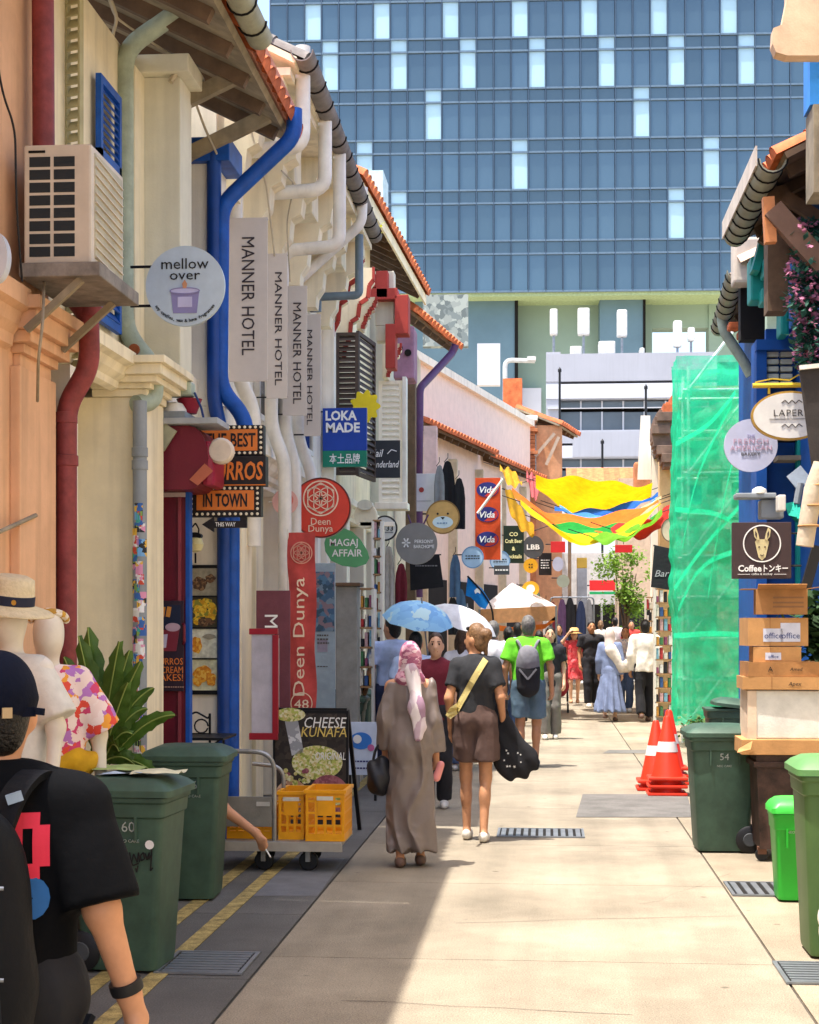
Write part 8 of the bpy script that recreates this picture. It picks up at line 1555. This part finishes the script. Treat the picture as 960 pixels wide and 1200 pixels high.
sdf_obj('body', SK['tan'], kp, pr, .0075, .022); sdf_obj('tee', cloth('tee_black2', '202024'), kp, [('e', (-.05, .1, .45), (.18, .14, .19)), ('c', (-.2, .07, .56), (.1, .07, .56), .07, .07), ('c', sh, tuple(Vector(sh).lerp(Vector(el), .5)), .07, .07, None, True)], .013, .03); sdf_obj('trousers', cloth('trousers_dark', '26262c'), kp, [('e', (-.05, .12, .25), (.18, .16, .14)), ('c', (.05, .1, .3), (.12, -.12, .46), .1, .075), ('c', (.12, -.12, .46), (.1, -.02, .14), .075, .06), ('c', (-.13, .1, .3), (-.16, -.12, .46), .1, .075), ('c', (-.16, -.12, .46), (-.14, -.02, .14), .075, .06)], .013, .04); sdf_obj('hair', HR['black'], kp, [('e', (-.06, .015, .73), (.082, .098, .11))], .012, .02, folds(.004, 2), [((-.06, -.05, .73), (0, -.8, -.5))])
cg = b0+dn*.05+Vector((.02, -.02, 0)); cgt = thing('cigarette', 'white cigarette between the fingers of the crouching person', 'cigarette', base+cg); MB().tube([(0, 0, 0), (.03, 0, -.05)], .005, 8).build('paper', W, cgt, world=False); MB().tube([(.03, 0, -.05), (.034, 0, -.057)], .005, 8).build('ember_tip', M('ash', '8f8a86'), cgt, world=False); MB().tube([(0, 0, 0), (-.008, 0, .013)], .0052, 8).build('filter', M('filter_tan', 'c9985a'), cgt, world=False)

# ------------------------------------------------------------ man with cap and rucksack in the foreground
m_bt = M('tee_black', '0c0d10', rough=.9, var=.2, scale=4, bump=.15, bscale=40, spec=.08); m_cap = M('cap_navy', '0b1020', rough=.8, var=.15, scale=20, bump=.2, spec=.1); YM = 3.42
t, j, s, hp = person('man in navy cap and black tee with a black rucksack seen from behind', at(-4, YM), 1.58, rz=rad(2), skin='tan', hair='black', res=.008, slim=1.0, stride=.1, shoes='1a1a1c', yaw=rad(14), group='passers-by in the lane',
    top=dict(c=m_bt, hem=.84, g=.022, w=.16, f=.008, sl=.92), bottom=dict(c=cloth('trousers_black', '1e1e22'), kind='pants', g=.03), armR=((.255, -.03, 1.13), (.305, .02, .93)))
V = lambda x, y, z: (x*s, y*s, z*s)
sdf_obj('cap', m_cap, t, [('e', hp(0, -.008, .03), (.089*s, .108*s, .112*s), rad(14)), ('c', hp(0, .06, .03), hp(0, .16, .015), .07*s, .06*s, (1, 1, .12))], .006, .015, None, [(hp(0, 0, -.012), (0, 0, -1))])
MB().obox(hp(-.03, -.113, .0), hp(.085, -.068, .0), .006, .022*s).build('cap_strap', m_cap, t, world=False); MB().obox(hp(.012, -.118, .0), hp(.034, -.112, .0), .006, .024*s).build('cap_buckle', M('buckle_tan', 'b59a72', rough=.4), t, world=False); MB().obox(hp(.085, -.075, .002), hp(.105, -.085, .0), .006, .015).build('strap_end', m_cap, t, world=False)
wr = Vector(j['wrR']); el = Vector(j['elR']); dd = (wr-el).normalized(); q = dd.to_track_quat('Z', 'Y').to_matrix().to_4x4(); c = wr-dd*.015
MB().add([c+q.to_3x3() @ Vector(v) for v in [((.034+rr)*math.cos(a)*s*1.02, (.034+rr)*math.sin(a)*s*1.02, z_) for (rr, z_) in ((-.004, -.012), (.004, -.012), (.005, 0), (.004, .012), (-.004, .012)) for a in [2*math.pi*i/20 for i in range(20)]]], [[r_*20+i, r_*20+(i+1) % 20, ((r_+1) % 5)*20+(i+1) % 20, ((r_+1) % 5)*20+i] for r_ in range(5) for i in range(20)]).build('wristband', plastic('band_black', '141416', rough=.6), t, world=False, smooth=True)
topo = [o for o in t.children if o.name.startswith('top')][0]
dm = MB(); dx, dz, dw, dh, ss = .055, 1.125, .085, .14, .033
for (xa, xb, za, zb) in ((0, ss, 0, dh), (dw-ss, dw, ss*.8, dh-ss*.8), (ss, dw-ss*.6, 0, ss), (ss, dw-ss*.6, dh-ss, dh)):
    for i in range(4):
        for q_ in range(4): dm.add([(dx+xa+(xb-xa)*u/4, -.4, dz+za+(zb-za)*v/4) for u, v in ((i, q_), (i+1, q_), (i+1, q_+1), (i, q_+1))], [[0, 1, 2, 3]])
dl = dm.build('back_letter', plastic('print_red', 'd42a44', rough=.7), t, world=False); drape(dl, topo, (0, 1, 0), .005)
gd = MB(); n = 14; vs = [(.105+.035*math.cos(2*math.pi*i/n)*r_, -.4, 1.085+.045*math.sin(2*math.pi*i/n)*r_) for r_ in (.05, .5, 1) for i in range(n)]; gd.add(vs, [[a*n+i, a*n+(i+1) % n, (a+1)*n+(i+1) % n, (a+1)*n+i] for a in range(2) for i in range(n)]); o = gd.build('back_print', plastic('print_blue', '1f5a96', rough=.7), t, world=False); drape(o, topo, (0, 1, 0), .005)
rk = thing('black_rucksack', 'large black rucksack with padded straps on the man in the navy cap', 'backpack', t.location+Vector((.045, -.22*s, 1.1*s))); m_rk = M('rucksack_black', '0f1116', rough=.6, var=.25, scale=5, bump=.15, bscale=60, spec=.12); m_rk2 = M('rucksack_panel', '141926', rough=.5, var=.2, bump=.2, spec=.15)
sdf_obj('main_bag', m_rk, rk, [('c', (-.03, 0, .15), (-.03, 0, -.1), .1, .125, (1, .75, 1)), ('e', (-.03, -.03, .03), (.125, .11, .25)), ('c', (-.03, -.02, -.1), (-.03, -.02, -.28), .13, .12, (1, .8, 1))], .008, .04, folds(.005, .8)); sdf_obj('front_pocket', m_rk2, rk, [('c', (-.03, -.1, -.06), (-.03, -.1, -.25), .095, .1, (1, .5, 1))], .008, .03, folds(.004, .9))
for q_ in (-1, 1):
    sp = bend([(q_*.05-.03, .02, .2), (q_*.075-.035, .07, .29), (q_*.095-.04, .15, .325), (q_*.11-.04, .24, .31), (q_*.12-.04, .33, .2)], .05); so = MB()
    for a_, b_ in zip(sp[:-1], sp[1:]): so.obox(a_, b_+(b_-a_)*.15, .055, .016, Vector((0, -.5, 1)))
    so.build('strap', m_rk, rk, world=False)
MB().obox((.03, .05, .275), (.06, .06, .285), .02, .02).build('strap_patch', M('patch_silver', '8fa0b0', rough=.4), rk, world=False); MB().tube(bend([(-.08, -.01, .27), (-.06, -.04, .32), (.0, -.04, .32), (.02, -.01, .27)], .03), .01, 6).build('grab_loop', m_rk, rk, world=False)
for zz in (.12, -.06): MB().tube([(-.14, -.115, zz), (-.03, -.15, zz+.01), (.08, -.115, zz)], .004, 5).build('zip', m_steel, rk, world=False)
MB().tube([(.1, -.0, -.2), (.15, .06, -.3), (.17, .18, -.2)], .012, 6).build('hip_strap', m_rk, rk, world=False); MB().box(.035, .05, -.155, -.145, -.3, -.27).build('puller', M('patch_silver', '8fa0b0', rough=.4), rk, world=False)
